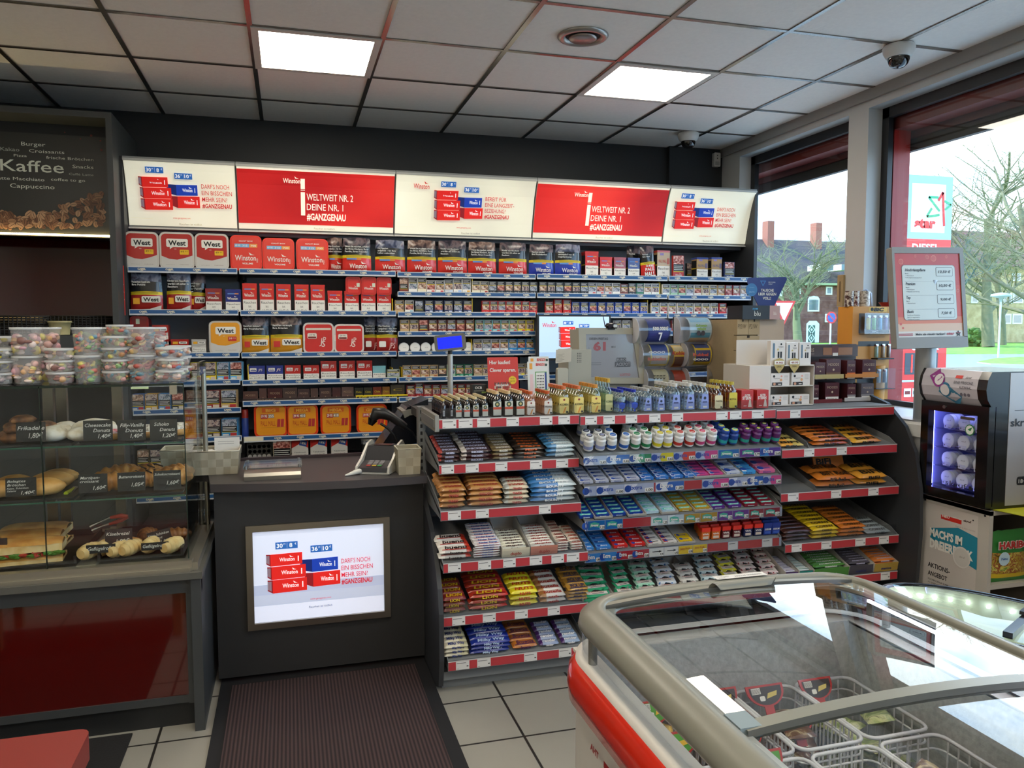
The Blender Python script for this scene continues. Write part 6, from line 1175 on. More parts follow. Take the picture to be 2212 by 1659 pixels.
def art2(f, w, h):
 f.text('BINGO!', w*.62, h*.90, h*.06, P('#d02a28', .4), w=w*.42, bold=.03); f.rect(w*.10, h*.82, w*.24, h*.96, P('#e8a030', .4)); f.disc(w*.9, h*.92, w*.06, P('#3a4a3a', .4), .001); f.rect(w*.36, 0, w*.92, h*.76, P('#5a9a4a', .5)); f.rect(w*.40, h*.34, w*.82, h*.74, PWH, .001); f.rect(w*.82, h*.34, w*.90, h*.74, P('#2a3a8a', .4), .001); f.disc(w*.76, h*.08, w*.14, P('#6a2a20', .5), .001)
 for i in range(5):
  for j in range(5): f.rect(w*(.43+.075*i), h*(.37+.07*j), w*(.47+.075*i), h*(.40+.07*j), INK, .0015)
 f.rect(w*.1, h*.2, w*.26, h*.7, P('#e8c8c8', .5), .001)
leaflet(1145, 1189, 770, 838, 3.80, '#dcdcd6', 'rear white bingo slip, half covered by the front one', art2); leaflet(1142, 1187, 781, 840, 3.77, '#e0e0da', 'front white bingo slip with green picture', art2)
for i, (z, nm) in enumerate(((0, 'lower'), (1, 'upper'))):
 a = aY(1021, 845, 3.8); c = aY(1052, 845, 3.8); f = MB(); f.box(a.x, 3.80, BZ+.002+z*.052, c.x, 3.86, BZ+.05+z*.052, P('#23241f', .5)); f.M = FRONT(a.x, 3.80, BZ+z*.052); f.text('OCB', (c.x-a.x)*.4, .03, .012, PWH, w=.036, bold=.03); f.rect(.006, .018, (c.x-a.x)*.8, .022, P('#8a8a7a')); f.rrect((c.x-a.x)*.62, .008, (c.x-a.x)*.95, .016, .003, P('#7a9a4a', .5)); tag(f.build('paper_box'), 'black cigarette paper box, %s of two behind the small bottles' % nm, 'box', 'black cigarette paper boxes')
# scratch card dispensers
wtm = P('#c9c8cc', .35); clp = glassmat('dispenser_clear', (.88, .9, .93), 1.6, .08)
def dispenser(px0, px1, pyt, pyb, Y, art, label, empty=False):
 a = aY(px0, pyb, Y); c = aY(px1, pyt, Y); w = c.x-a.x; h = c.z-a.z; r = h/2; t = thing('scratch_card_dispenser', label, 'dispenser', (a.x, Y, a.z), group='rolled scratch card dispensers')
 def P_(k, n=20, a0=-.62, a1=.62): return [(.055*k*(1-math.cos(0))-.0+(-math.cos(PI*(a0+(a1-a0)*i/n))*r*k*.9), r+math.sin(PI*(a0+(a1-a0)*i/n))*r*k) for i in range(n+1)]
 pts = [(-math.cos(x_)*r*1.0+r, r+math.sin(x_)*r) for x_ in [(-PI/2)+PI*i/14 for i in range(15)]]
 out = [(p[0], p[1]) for p in pts]
 for xx in (0, w-.003):
  f = MB(); f.M = FR((xx, 0, 0), (0, 1, 0), (0, 0, 1)); f.ext([(.09, 0)]+out+[(.09, h)], 0, .003, wtm if xx == 0 else clp); f.build('side_plate', t)
 f = MB(); n = 14
 def cyls(k0, k1, m, u0, u1, off):
  for i in range(n):
   q = i/n
   if k0 <= q < k1:
    a0, a1 = -PI/2+PI*i/n, -PI/2+PI*(i+1)/n; f.add([(u0, r-math.cos(a0)*(r+off), r+math.sin(a0)*(r+off)), (u1, r-math.cos(a0)*(r+off), r+math.sin(a0)*(r+off)), (u1, r-math.cos(a1)*(r+off), r+math.sin(a1)*(r+off)), (u0, r-math.cos(a1)*(r+off), r+math.sin(a1)*(r+off))], [(0, 1, 2, 3)], m, True)
 if not empty:
  cyls(0, 1, P(art[0], .4), w*.30 if r > .055 else w*.05, w-.004, -.006)
  for k0, k1, col in art[1]: cyls(k0, k1, P(col, .4), w*.34 if r > .055 else w*.10, w-.012, -.005)
  f.M = FRONT(0, 0, 0)
  for wd, u, v, hh, ww, col in art[2]: f.text(wd, w*u, h*v, h*hh, P(col, .4), w=w*ww, bold=.03, d=.0015 if 0 else .001)
  f.build('card_roll', t); f = MB(); f.M = I4
 cyls(0, 1, clp, 0, w, .001); f.box(0, .08, 0, w, .09, h, wtm if not empty else clp); f.build('clear_cover', t)
dispenser(1380, 1451, 687, 742, 3.78, ('#2c3a78', ((.05, .45, '#3a4a9a'), (.45, .5, '#c8ccd8'), (.5, .8, '#2a3476')), (('500.000€', .66, .52, .13, .48, '#e8e4d8'), ('7', .66, .12, .3, .12, '#d8d8dc'))), 'large dispenser with a blue 500.000 € card roll, nearest the monitor')
dispenser(1470, 1541, 684, 742, 3.78, ('#b8c8cc', ((.0, .28, '#c8a880'), (.28, .36, '#5a9ab0'), (.36, .7, '#b4cdd4'), (.7, 1, '#8ab4cc')), (('Schwein', .64, .62, .10, .34, '#8ab020'), ('gehabt', .64, .50, .10, .28, '#8ab020'), ('●●', .62, .30, .16, .26, '#3a2a28'))), 'large dispenser with a beach picture card roll, beside the shelf')
dispenser(1389, 1449, 741, 795, 3.80, ('#d8c878', ((.08, .2, '#e0b828'), (.2, .5, '#c8c4c0'), (.5, .9, '#3a4a88')), (('Rubbellos', .5, .30, .12, .66, '#b05a40'), ('oooo', .5, .58, .14, .6, '#c8ccd8'))), 'middle dispenser with blue and cream cards under the blue roll')
dispenser(1443, 1489, 744, 797, 3.84, ('#d0a828', ((.1, .45, '#5a3424'), (.5, .62, '#e0b420'), (.62, .85, '#c8b890')), (('Kohle', .5, .58, .14, .6, '#a83028'),)), 'middle dispenser with yellow and brown cards between the other two'); dispenser(1486, 1541, 741, 793, 3.80, ('#d8b830', ((.1, .24, '#e0b828'), (.24, .6, '#3a4478'), (.6, .68, '#e0b828'), (.68, .95, '#4a5484')), (('Rubbel', .5, .46, .12, .6, '#c85a50'), ('oooo', .5, .28, .12, .6, '#c8ccd8'))), 'middle dispenser with blue and yellow cards at the shelf side')
dispenser(1400, 1448, 796, 850, 3.80, ('#c8bf98', ((.1, .3, '#d8b030'), (.4, .9, '#bdb592')), (('▾▾▾▾', .5, .66, .12, .6, '#5a5440'), ('▾▾▾▾', .5, .54, .12, .6, '#5a5440'))), 'lowest dispenser with cream cards behind the bottles'); dispenser(1446, 1486, 798, 850, 3.84, ('#a84a28', ((.3, .42, '#e0b020'), (.42, .8, '#a03a24')), ()), 'lowest dispenser with rust red cards'); dispenser(1490, 1541, 795, 850, 3.80, None, 'empty clear dispenser under the blue and yellow cards', True)
# cardboard tower
kr = P('#a5916f', .75, bump=.15, bs=40, var=.06); wd = P('#b9a793', .6)
t = thing('drawer_tower', 'tower of small brown cardboard drawers with handwritten codes, in a beige sleeve', 'box tower', (0, 0, 0)); YB = 3.62
xa, xb, xc = aY(1590, 780, YB).x, aY(1640, 780, YB).x, aY(1692, 780, YB+.02).x; zt = aY(1610, 690, YB).z
f = MB(); f.box(xa+.003, YB+.03, BZ-.01, xb, YB+.30, zt, kr); f.box(xb, YB+.02, BZ-.01, xc, YB+.30, zt, wd); f.build('sleeve', t)
for i, (y0, y1) in enumerate(((690, 724), (725, 757), (758, 789), (790, 821), (822, 852), (853, 884))):
 z1 = aY(1610, y0, YB).z; z0 = max(BZ-.008, aY(1610, y1, YB).z+.002); halves = ((xa+.003, (xa+xb)/2-.001), ((xa+xb)/2+.001, xb-.002)) if i == 0 else ((xa+.003, xb-.002),)
 for k, (x0, x1) in enumerate(halves):
  f = MB(); f.box(x0, YB, z0, x1, YB+.03, z1, kr); f.M = FRONT(x0, YB, z0); w = x1-x0; h = z1-z0; f.rect(w*.44, h-.012, w*.56, h, P('#2c241a', .8)); m_ = P('#4a4030', .8)
  f.text(('P42W' if k == 0 else 'P21W', 'P24SW  W', 'H1', 'H3', 'Torben  Th', 'R5W')[i] if i else ('PY21W', 'P21W')[k], w*.42, h*.40, h*.30, m_, w=w*(.75, .8, .25, .25, .85, .5)[i], shear=.2)
  if i == 3: f.text('LKW', w*.3, h*.08, h*.18, m_, w=w*.3)
  f.build('drawer', t)
t = thing('box_topper', 'black box with a pink side and small two-line logo on the drawer tower', 'box', (0, 0, 0)); a = aY(1604, 692, 3.60); c = aY(1663, 660, 3.60); e_ = aY(1686, 660, 3.60)
f = MB(); f.box(a.x, 3.60, zt, c.x, 3.75, c.z, P('#141416', .4)); f.box(c.x, 3.603, zt, e_.x, 3.75, c.z, P('#b89894', .5)); f.M = FRONT(a.x, 3.60, zt); w = c.x-a.x; f.text('my', w*.42, .050, .014, P('#3a9ac8', .4), w=.022, shear=.3); f.text('blu', w*.54, .018, .026, PWH, w=.036); f.poly([(w*.48, .058), (w*.56, .058), (w*.52, .048)], P('#3a9ac8', .4)); f.text('blu', w+(e_.x-c.x)*.5, .024, .018, PWH, w=.016, d=.0); f.build('box_body', t)
t = thing('recycling_sign', 'dark blue upside-down triangle sign reading Tausche leer gegen voll', 'sign', (0, 0, 0)); Y_ = 3.66
f = MB(); f.M = FRONT(0, Y_, 0); S3 = lambda px, py: L4(px, py, Y_)
f.ext([S3(1615, 605), S3(1618, 600), S3(1697, 598), S3(1700, 602), S3(1699, 606), S3(1673, 660), S3(1638, 660), S3(1615, 612)], -.004, 0, P('#1a2a6e', .4)); f.build('panel', t)
f = MB(); f.M = FRONT(0, Y_, 0); u, v = S3(1623, 626); f.cyl((u, v, .001), (u, v, .003), .034, P('#2f6fa4', .4), n=24); f.text('GRATIS', u, v-.016, .008, P('#8ab4d4', .4), w=.034, d=.004); f.text('1. neues Device', u, v+.010, .004, P('#8ab4d4', .4), w=.03, d=.004)
for s_, px, py, w_ in (('TAUSCHE', 1657, 630, .078), ('LEER GEGEN', 1657, 638, .108), ('VOLL!', 1656, 647, .050)): u, v = S3(px, py); f.text(s_, u, v, .014, PWH, w=w_, bold=.02, d=.002)
u, v = S3(1648, 612); f.poly([(u-.018, v+.014), (u+.018, v+.014), (u, v-.016)], P('#3a7ab8', .4), .001); f.poly([(u-.011, v+.010), (u+.011, v+.010), (u, v-.009)], P('#1a2a6e', .4), .0015); u, v = S3(1667, 611); f.text('RECYCLING', u, v, .006, WTX, w=.042, d=.002); f.text('POINT', u-.008, v-.010, .006, WTX, w=.024, d=.002); f.build('printing', t)
# vape stand
t = thing('vape_stand', 'white tiered acrylic stand with three rows of small white boxes', 'display stand', (0, 0, 0)); YV = 3.34; wm = P('#cfc8bf', .4); fx = lambda px: aY(px, 820, YV).x; fz = lambda py: aY(1700, py, YV).z
xs0, xs1, xm = fx(1619), fx(1759), fx(1665); ZT = fz(789)
f = MB(); f.box(xs0, YV, TOPZ, xm, YV+.24, ZT, wm); f.box(xm, YV+.20, TOPZ, xs1, YV+.24, ZT+.02, wm); f.box(xs1-.004, YV, TOPZ, xs1, YV+.22, ZT, wm); f.box(xs0, YV+.12, ZT, xs1, YV+.125, fz(735), wm)
for zz in (TOPZ, fz(835), ZT-.004): f.box(xm, YV, zz, xs1, YV+.22, zz+.005, wm)
f.cyl((xs0+.06, YV-.0015, TOPZ+.03), (xs0+.06, YV, TOPZ+.03), .004, BLACK, n=8); f.build('stand_body', t)
def vb_fn(w, h, d=.03, pen=0):
 def fn():
  f = MB(); f.box(-w/2, 0, 0, w/2, d, h, P('#dcd6d0', .4)); f.M = FRONT(0, 0, 0); f.disc(w*(.22 if pen else -.34), h*(.86 if pen else .75), w*.06, INK, .001); f.text('vype', w*(.2 if pen else -.2), h*(.72 if pen else .55), h*.08, P('#5a5654', .4), w=w*.34)
  if pen: f.rrect(-w*.36, h*.3, -w*.22, h*.9, .003, P('#5a7488', .3), .001); f.rect(-w*.02, h*.3, w*.1, h*.55, INK, .001); f.rect(w*.16, h*.3, w*.28, h*.55, INK, .001); f.disc(w*.0, h*.64, w*.07, P('#c8b47a', .4), .001)
  else: f.disc(w*.04, h*.45, w*.07, P('#d8a070', .4), .001, 8); f.disc(w*.06, h*.75, w*.05, P('#e0a090', .4), .001, 8); [f.rect(w*.2, h*(.5+.1*i), w*.42, h*(.53+.1*i), P('#b0a8a0'), .001) for i in range(4)]; f.rect(-w*.44, 0, w*.1, h*.26, P('#2e2422', .4), .0015); f.disc(-w*.32, h*.13, w*.07, P('#c89070', .4), .002, 8); f.rect(-w*.12, h*.08, w*.04, h*.14, PWH, .002)
  return f.build('vape_box')
 return fn
VP = {}
for i, (a, c, yt, yb, pen, lb) in enumerate(((1666, 1697, 736, 787, 1, 'tall white box with blue pen picture on the stand top'), (1700, 1725, 740, 787, 1, 'tall white box in the middle of the stand top'), (1728, 1753, 742, 787, 1, 'tall white box at the window end of the stand top'), (1668, 1708, 806, 835, 0, 'white box on the middle tier, coffee side'), (1712, 1753, 806, 835, 0, 'white box on the middle tier, window side'), (1668, 1706, 853, 884, 0, 'white box on the bottom tier, coffee side'), (1710, 1752, 853, 884, 0, 'white box on the bottom tier, window side'))):
 w = fx(c)-fx(a); z0 = {787: ZT+.001, 835: fz(835)+.005, 884: TOPZ+.005}[yb]; h = fz(yt)-z0; k = (round(w*100), round(h*100), pen); VP.setdefault(k, Proto(vb_fn(w, h, pen=pen))).put(((fx(a)+fx(c))/2, YV+.01, z0), label=lb, cat='box', group='white vape boxes')
for px, wd_ in ((1682, '9.95'), (1715, '49.95')):
 f = MB(); f.M = FRONT(fx(px), YV-.001, fz(787)); f.poly([(-.028, .022), (-.03, -.004), (-.02, -.022), (0, -.045), (.02, -.022), (.03, -.004), (.028, .022), (0, .032)], P('#b09a58', .35), .001); f.rect(-.026, .0, .026, .018, PWH, .0015); f.text(wd_, 0, .004, .009, P('#8a3a30', .4), w=.04, bold=.03, d=.002); f.text('DEAL', 0, -.014, .008, P('#6a5a30', .4), w=.026, bold=.03, d=.002); tag(f.build('price_tag'), 'gold pointed price tag reading %s hanging from the white stand' % wd_, 'price tag', 'gold price tags')
# brown cigarillo stand
t = thing('cigarillo_stand', 'brown counter stand for cigarillos with header strip and two tiers', 'display stand', (0, 0, 0)); YM = 3.44; mx = lambda px: aY(px, 800, YM).x; mz = lambda py: aY(1830, py, YM).z; br = P('#3e2c2a', .45)
f = MB(); f.box(mx(1758), YM+.14, TOPZ, mx(1888), YM+.17, mz(745), br); f.box(mx(1758), YM+.12, mz(772), mx(1886), YM+.14, mz(746), P('#4a3836', .4)); f.box(mx(1758), YM, TOPZ, mx(1895), YM+.15, TOPZ+.006, br); f.box(mx(1758), YM+.02, mz(820), mx(1895), YM+.15, mz(818), br); f.build('stand_body', t)
f = MB(); f.M = FRONT(mx(1758), YM+.12, mz(772)); f.text('MOODS', .045, .026, .020, P('#b8a088', .4), w=.085);
for i in range(2): f.rect(.02, .016-i*.006, .09, .018-i*.006, P('#8a7468'))
f.rect(.145, .008, .33, .048, P('#9a6a48', .4)); f.rect(.20, .008, .24, .058, P('#6a3a3a', .4), .001); f.rect(.205, .004, .238, .02, PWH, .0015); f.build('header_print', t)
for a, c, yt, yb, col, nm in ((1760, 1822, 808, 817, '#b0a06a', 'olive'), (1826, 1897, 808, 816, '#c8823a', 'orange'), (1760, 1820, 861, 869, '#6a2024', 'dark red'), (1826, 1897, 859, 867, '#b8b4b4', 'silver')):
 f = MB(); z0 = mz(yb); f.box(mx(a), YM-.004, z0, mx(c), YM+.002, mz(yt), P(col, .4)); f.build('tray_front', t)
def mood_fn(w, h, c, c2):
 def fn():
  f = MB(); f.box(-w/2, 0, 0, w/2, .014, h, P(c, .35)); f.M = FRONT(0, 0, 0); f.rect(-w*.46, h*.02, w*.46, h*.22, PWH); f.text('Rauchen ist', 0, h*.10, h*.07, INK, w=w*.7, d=.001); f.rect(-w/2, h*.24, w/2, h*.34, P(c2, .4)); f.text('MOODS', 0, h*.68, h*.13, P('#b8a088', .4), w=w*.74); f.disc(0, h*.48, w*.07, P('#b8a088', .4), .001, 8)
  return f.build('cigarillo_box')
 return fn
MO = {}
for a, c, yt, yb, c2, nm in ((1762, 1784, 782, 808, '#3a2422', 'first, upper tier'), (1786, 1817, 776, 808, '#6a4a30', 'second, upper tier'), (1831, 1849, 779, 807, '#d06a28', 'third, upper tier'), (1864, 1893, 778, 807, '#c8803a', 'fourth, upper tier'), (1760, 1771, 830, 861, '#3a2020', 'first, lower tier'), (1785, 1815, 826, 861, '#5a2024', 'second, lower tier'), (1833, 1851, 830, 860, '#8a8484', 'third, lower tier'), (1863, 1890, 830, 860, '#8a8484', 'fourth, lower tier')):
 w = mx(c)-mx(a); up = yb < 820; z0 = mz(820)+.003 if up else TOPZ+.006; h = mz(yt)-z0
 k = (round(w*200), round(h*100), c2); MO.setdefault(k, Proto(mood_fn(w, h, '#4a2026' if nm != 'fourth, lower tier' else '#5a5258', c2)))
 for j in range(5): MO[k].put(((mx(a)+mx(c))/2+j*.004, YM+.004+j*.017, z0), label='brown cigarillo box on the small stand, %s column %s, %s deep' % (nm.split(',')[0], nm.split(', ')[1], ORD[j]), cat='cigarillo box', group='cigarillo boxes on the brown stand')
# lighter stand
t = thing('lighter_stand', 'tall orange counter stand with clear trays of coloured lighters', 'display stand', (0, 0, 0)); YI = 3.62; om = P('#cf8a28', .45); ix = lambda px: aY(px, 720, YI).x; iz = lambda py: aY(1880, py, YI).z
x0, x1 = ix(1841), ix(1922); f = MB(); f.box(x0, YI, 1.14, x1, YI+.12, iz(662), om); f.M = FRONT(x0, YI, 0); w = x1-x0
for a, c in ((677, 720), (737, 748), (795, 840)): f.rect(.04, iz(c), w-.004, iz(a), P('#2c2a2a', .4), .001)
f.rrect(w*.42, iz(674), w*.9, iz(663.5), .006, P('#e8b038', .4), .001); f.text('BiC', w*.68, iz(672), .018, INK, w=.07, bold=.05, shear=.2, d=.002); f.disc(w*.5, iz(668), .010, INK, .002, 10); f.text('www.mybiclighter.com', w*.62, iz(729), .006, P('#7a4a18'), w=.12); f.text('BiC', w*.6, iz(718), .010, PWH, w=.04, bold=.03, shear=.2, d=.002); f.build('stand_body', t)
def lighter_fn(c):
 def fn():
  o = bpy.data.objects.new('lighter', None); COL.objects.link(o); f = MB(); f.lathe([(.011, 0), (.012, .003), (.012, .058), (.009, .062)], P(c, .25, coat=.3), 12, sy=.6); f.build('body', o); f = MB(); f.box(-.009, -.006, .062, .009, .006, .074, P('#b8b8b8', .25, .9)); f.box(-.009, -.007, .062, -.002, .007, .068, P('#c03028', .4)); f.build('head', o); return o
 return fn
for i, (px, c, nm) in enumerate(((1869, '#d8c828', 'yellow'), (1881, '#6ab828', 'green'), (1894, '#3a94c8', 'blue'), (1906, '#5a2a88', 'purple'), (1917, '#b8206c', 'pink'))): Proto(lighter_fn(c)).put((ix(px), YI-.022, iz(712)), label='%s lighter in the clear tray of the orange stand' % nm, cat='lighter', group='lighters in the upper tray', scale=(1.05, 1.05, 1.05))
for i, (px, c, nm) in enumerate(((1886, '#7a8a74', 'mottled green'), (1900, '#8a6a4a', 'mottled brown'), (1912, '#6a4a32', 'dark brown'))): Proto(lighter_fn(c)).put((ix(px), YI-.03, iz(772)), label='%s patterned lighter in the dark tray below' % nm, cat='lighter', group='patterned lighters')
for i, (px, c, nm) in enumerate(((1893, '#9a9a9a', 'grey'), (1906, '#8a8a90', 'slate'))): Proto(lighter_fn(c)).put((ix(px), YI-.03, iz(826)), label='%s lighter in the lowest clear tray' % nm, cat='lighter', group='lighters in the lowest tray')
for a, c, px0, px1 in ((676, 722, 1855, 1923), (795, 840, 1884, 1925)): f = MB(); f.box(ix(px0), YI-.045, iz(c), ix(px1), YI-.043, iz(a), CLEAR); f.box(ix(px0), YI-.045, iz(c), ix(px1), YI, iz(c)+.003, P('#24201e', .4)); f.box(ix(px0), YI-.045, iz(c), ix(px0)+.002, YI, iz(a), CLEAR); f.build('clear_tray', t)
f = MB(); f.box(ix(1884), YI-.05, iz(776), ix(1919), YI, iz(773), BLACK); f.cyl((ix(1902), YI+.03, 1.14), (ix(1902), YI+.03, iz(790)), .05, om, n=20); f.build('tray_shelf', t)
# items on top of the stand
for i, (px, c, nm) in enumerate(((1846, '#4a2a24', 'dark brown patterned'), (1858, '#5a1c1c', 'dark red'), (1878, '#8a7a6a', 'grey'))):
 f = MB(); f.cyl((ix(px), YI+.05, iz(662)), (ix(px), YI+.05, iz(662)+.085), .024 if i < 2 else .030, ramp_mat('can_print_%d' % i, [c, '#e0d4c4', c, c], 60, .35), n=18); tag(f.build('drink_can'), '%s can standing on top of the orange lighter stand' % nm, 'can', 'cans on the lighter stand')
f = MB(); f.tube([(ix(1876), YI+.09, iz(662)), (ix(1880), YI+.09, iz(630)), (ix(1892), YI+.09, iz(624)), (ix(1903), YI+.09, iz(632)), (ix(1905), YI+.09, iz(662))], .006, P('#9aa4b4', .3), 8); tag(f.build('wire_hoop'), 'pale curved handle behind the cans on the orange stand', 'handle')
f = MB(); p = aY(1920, 655, 3.66); f.lathe([(.03, 0), (.05, .03), (.055, .035)], P('#9a2a34', .4), 20, (p.x, 3.66, p.z-.03)); tag(f.build('red_bowl'), 'shallow red bowl by the window frame behind the price board', 'bowl')
# ================================================================ pastry case and red fronted counter
t = thing('bakery_counter', 'low counter with dark red glass front under the pastry case', 'counter', (0, 0, 0))
CG = P('#3b3e40', .4, var=.05, bs=20); f = MB()
f.box(-.378, 3.12, 0, -.342, 3.80, .60, CG); f.box(-2.4, 3.14, .54, -.342, 3.17, .60, CG); f.box(-2.4, 3.19, 0, -.378, 3.21, .10, P('#1d1f21', .5)); f.box(-2.4, 3.16, .10, -.378, 3.18, .13, CG); f.build('carcass', t)
f = MB(); f.box(-2.4, 3.105, .60, -.335, 3.90, .625, P('#55544f', .4)); f.build('worktop', t)
f = MB(); f.box(-2.4, 3.165, .12, -.40, 3.172, .545, P('#4a0604', .04, coat=1)); f.box(-.40, 3.15, .10, -.378, 3.17, .55, CG); f.build('glass_panel', t)
# ---- case
VX, VY0, VY1, VZ0, VZ1 = -.388, 3.165, 3.76, .665, 1.335
t = thing('pastry_case', 'glass pastry display case with aluminium base and two glass shelves', 'display case', (0, 0, 0))
am = P('#aaa698', .3, .8); f = MB(); f.box(-2.4, 3.135, .625, -.372, 3.175, .665, am); f.box(-2.4, 3.125, .625, -.378, 3.14, .638, am); f.box(-.405, 3.14, .625, -.352, 3.80, .655, am); f.box(-.775, 3.17, .655, -.71, 3.76, .668, am); f.box(-2.4, 3.73, .625, -.372, 3.78, .655, am); f.build('base_frame', t)
f = MB(); f.cyl((-.372, 3.745, .655), (-.372, 3.745, 1.37), .011, am, n=10); f.build('corner_post', t)
gl = glassmat('case_glass', (.965, .985, .975), .9); edge = P('#12241c', .1, coat=.5)
f = MB(); f.box(-2.4, VY0, VZ0, -.872, VY0+.005, VZ1, gl); f.box(-.868, VY0, VZ0, VX, VY0+.005, VZ1, gl); f.build('front_pane', t)
f = MB(); f.box(-.871, VY0-.001, VZ0, -.868, VY0+.007, VZ1, edge); f.box(VX-.001, VY0-.001, VZ0, VX+.003, VY0+.006, VZ1, edge); f.box(-2.4, VY0-.001, VZ1-.006, VX, VY0+.006, VZ1+.002, edge); f.build('pane_edge', t)
f = MB(); f.box(VX-.002, VY0+.01, VZ0, VX+.003, VY1, VZ1, gl); f.build('end_pane', t)
f = MB(); f.box(-2.4, VY0, VZ1, VX+.003, VY1, VZ1+.006, gl); f.build('top_pane', t)
f = MB(); f.box(-.372, 3.50, 1.345, -.362, 3.75, 1.40, glassmat('screen_guard', (.9, .92, .9), 1.6)); f.build('side_guard', t)
for z, y0 in ((1.11, 3.21), (.905, 3.21)):
 f = MB(); f.box(-2.4, y0, z-.006, VX-.01, VY1-.03, z, gl); f.build('glass_shelf', t); f = MB(); f.box(-2.4, y0-.002, z-.006, VX-.01, y0+.001, z, P('#2c5a48', .1, coat=.5)); f.build('shelf_edge', t)
for x in (-.985, -.935, -.72):
 f = MB(); f.box(x-.02, 3.70, .66, x+.02, 3.73, VZ1, P('#8f897c', .25, .9)); f.build('rear_post', t)
f = MB(); a = aY(378, 842, 3.15); f.box(a.x-.02, 3.155, a.z-.018, a.x+.005, 3.17, a.z+.016, P('#8f8877', .4)); f.build('clamp', t)
f = MB(); a = aY(302, 838, 3.16); f.box(a.x-.03, 3.158, a.z-.004, a.x+.03, 3.162, a.z+.004, P('#b9d0a0', .5)); f.build('sticker', t)
# trays
slate = P('#1a1a1b', .5); n_ = 0
for (x0, x1, y0, y1, z, lb) in ((-.71, -.41, 3.20, 3.62, .668, 'black tray at the bottom of the case beside the end glass'), (-1.5, -.78, 3.20, 3.62, .668, 'black tray at the bottom under the panini'), (-.76, -.41, 3.24, 3.60, .905, 'black slate under the croissants'), (-1.5, -.79, 3.24, 3.60, .905, 'black slate under the filled rolls'), (-.76, -.41, 3.24, 3.60, 1.11, 'black slate under the donuts'), (-1.5, -.79, 3.24, 3.60, 1.11, 'black slate under the meat patties')):
 f = MB(); f.box(x0, y0, z, x1, y1, z+.006, slate)
 if z < .7: f.box(x0, y0, z+.006, x0+.01, y1, z+.03, slate); f.box(x1-.01, y0, z+.006, x1, y1, z+.03, slate); f.box(x0, y1-.01, z+.006, x1, y1, z+.03, slate)
 tag(f.build('serving_tray'), lb, 'tray', 'black serving trays')
# baked goods
crust = ramp_mat('baked_crust', ['#8a5526', '#c2843f', '#dfae66'], 22, .45, bump=.3, detail=4); bread = ramp_mat('bread_crust', ['#b87a36', '#d8a155', '#e6bb78'], 14, .5, detail=4); pale = ramp_mat('pale_dough', ['#d2a866', '#e6c78a', '#eed9a8'], 18, .5, detail=3)
meat = ramp_mat('fried_meat', ['#3f2414', '#6f4526', '#8f6238'], 40, .6, bump=.6); sugar = ramp_mat('icing_sugar', ['#c9b898', '#e6ded0', '#f4f1ea'], 30, .8, detail=4); choc = P('#2c170e', .3)
def croissant_fn(L=.14, m=crust, stripes=False, w=.032):
 def fn():
  f = MB(); n = 24; pts = []; rs = []
  for i in range(n+1):
   a = i/n; th = (a-.5)*2.2; rr_ = w*(math.sin(PI*min(1, max(0, a)))**.7*.92+.10)*(1+.14*(1 if (i//2) % 2 else -.6)); pts.append((L*.5*math.sin(th)/math.sin(1.1), -.03*(1-math.cos(th))*1.6+.02, w*.9+0*a)); rs.append(rr_)
  f.tube(pts, rs, m, 12)
  if stripes:
   for s_ in (-.03, 0, .03): f.tube([(s_-.015, .03, w*1.4), (s_, .012, w*1.85), (s_+.015, -.012, w*1.6)], .003, choc, 5)
  return f.build('croissant')
 return fn
def roll_fn(L, W_, H, m, slash=True):
 def fn():
  f = MB(); f.blob((0, 0, H*.5), L/2, W_/2, H/2, m, 18, 10, .03, seed=4, flat=-H*.42)
  if slash: f.blob((0, 0, H*.5), L/2*1.01, W_/2*1.01, .004, P('#8a5a2a', .6), 18, 3, 0, seed=2)
  return f.build('bread_roll')
 return fn
CR = Proto(croissant_fn()); CRS = Proto(croissant_fn(.13, crust, True)); CRP = Proto(croissant_fn(.11, ramp_mat('dark_crust', ['#5e3216', '#8f5a28', '#b98344'], 22, .45, bump=.3), False, .024))
def put(pr, px, py, Y, Z, rz, label, cat, group, name, sc=1):
 p = aY(px, py, Y); o = pr.put((p.x, Y, Z), (0, 0, rz), label, cat, group, (sc,)*3 if not isinstance(sc, tuple) else sc); o.name = name; return o
g = 'croissants in the pastry case'
put(CR, 240, 1030, 3.33, .911, .5, 'croissant behind the Marzipancroissant card', 'croissant', g, 'croissant', 1.15); put(CR, 258, 1020, 3.42, .911, .2, 'largest croissant between the first two croissant cards', 'croissant', g, 'croissant', 1.3); put(CR, 280, 1030, 3.50, .911, 1.2, 'croissant at the rear behind the Buttercroissant card', 'croissant', g, 'croissant', 1.15)
put(CRS, 316, 1020, 3.36, .911, .3, 'croissant with chocolate stripes behind the Buttercroissant card', 'croissant', g, 'croissant', 1.15); put(CRS, 322, 1025, 3.48, .911, .6, 'chocolate striped croissant further back', 'croissant', g, 'croissant', 1.15)
put(CR, 365, 1020, 3.36, .911, .0, 'croissant behind the Schokocroissant card', 'croissant', g, 'croissant', 1.2); put(CR, 388, 1020, 3.46, .911, .9, 'croissant touching the end glass, middle shelf', 'croissant', g, 'croissant', 1.1)
put(CRP, 380, 1160, 3.40, .674, .4, 'dark ham croissant at the end glass, bottom tray', 'croissant', g, 'croissant', 1.1); put(CRP, 325, 1170, 3.46, .674, 1.2, 'small dark croissant half hidden on the bottom tray', 'croissant', g, 'croissant')
def gr_fn():
 f = MB(); n = 20; f.tube([(-.045+.09*i/n, 0, .026) for i in range(n+1)], [.024*(1+.10*(1 if (i//2) % 2 else -1))*(math.sin(PI*(.12+.76*i/n))**.4) for i in range(n+1)], pale, 12); return f.build('pastry_roll')
GR = Proto(gr_fn)
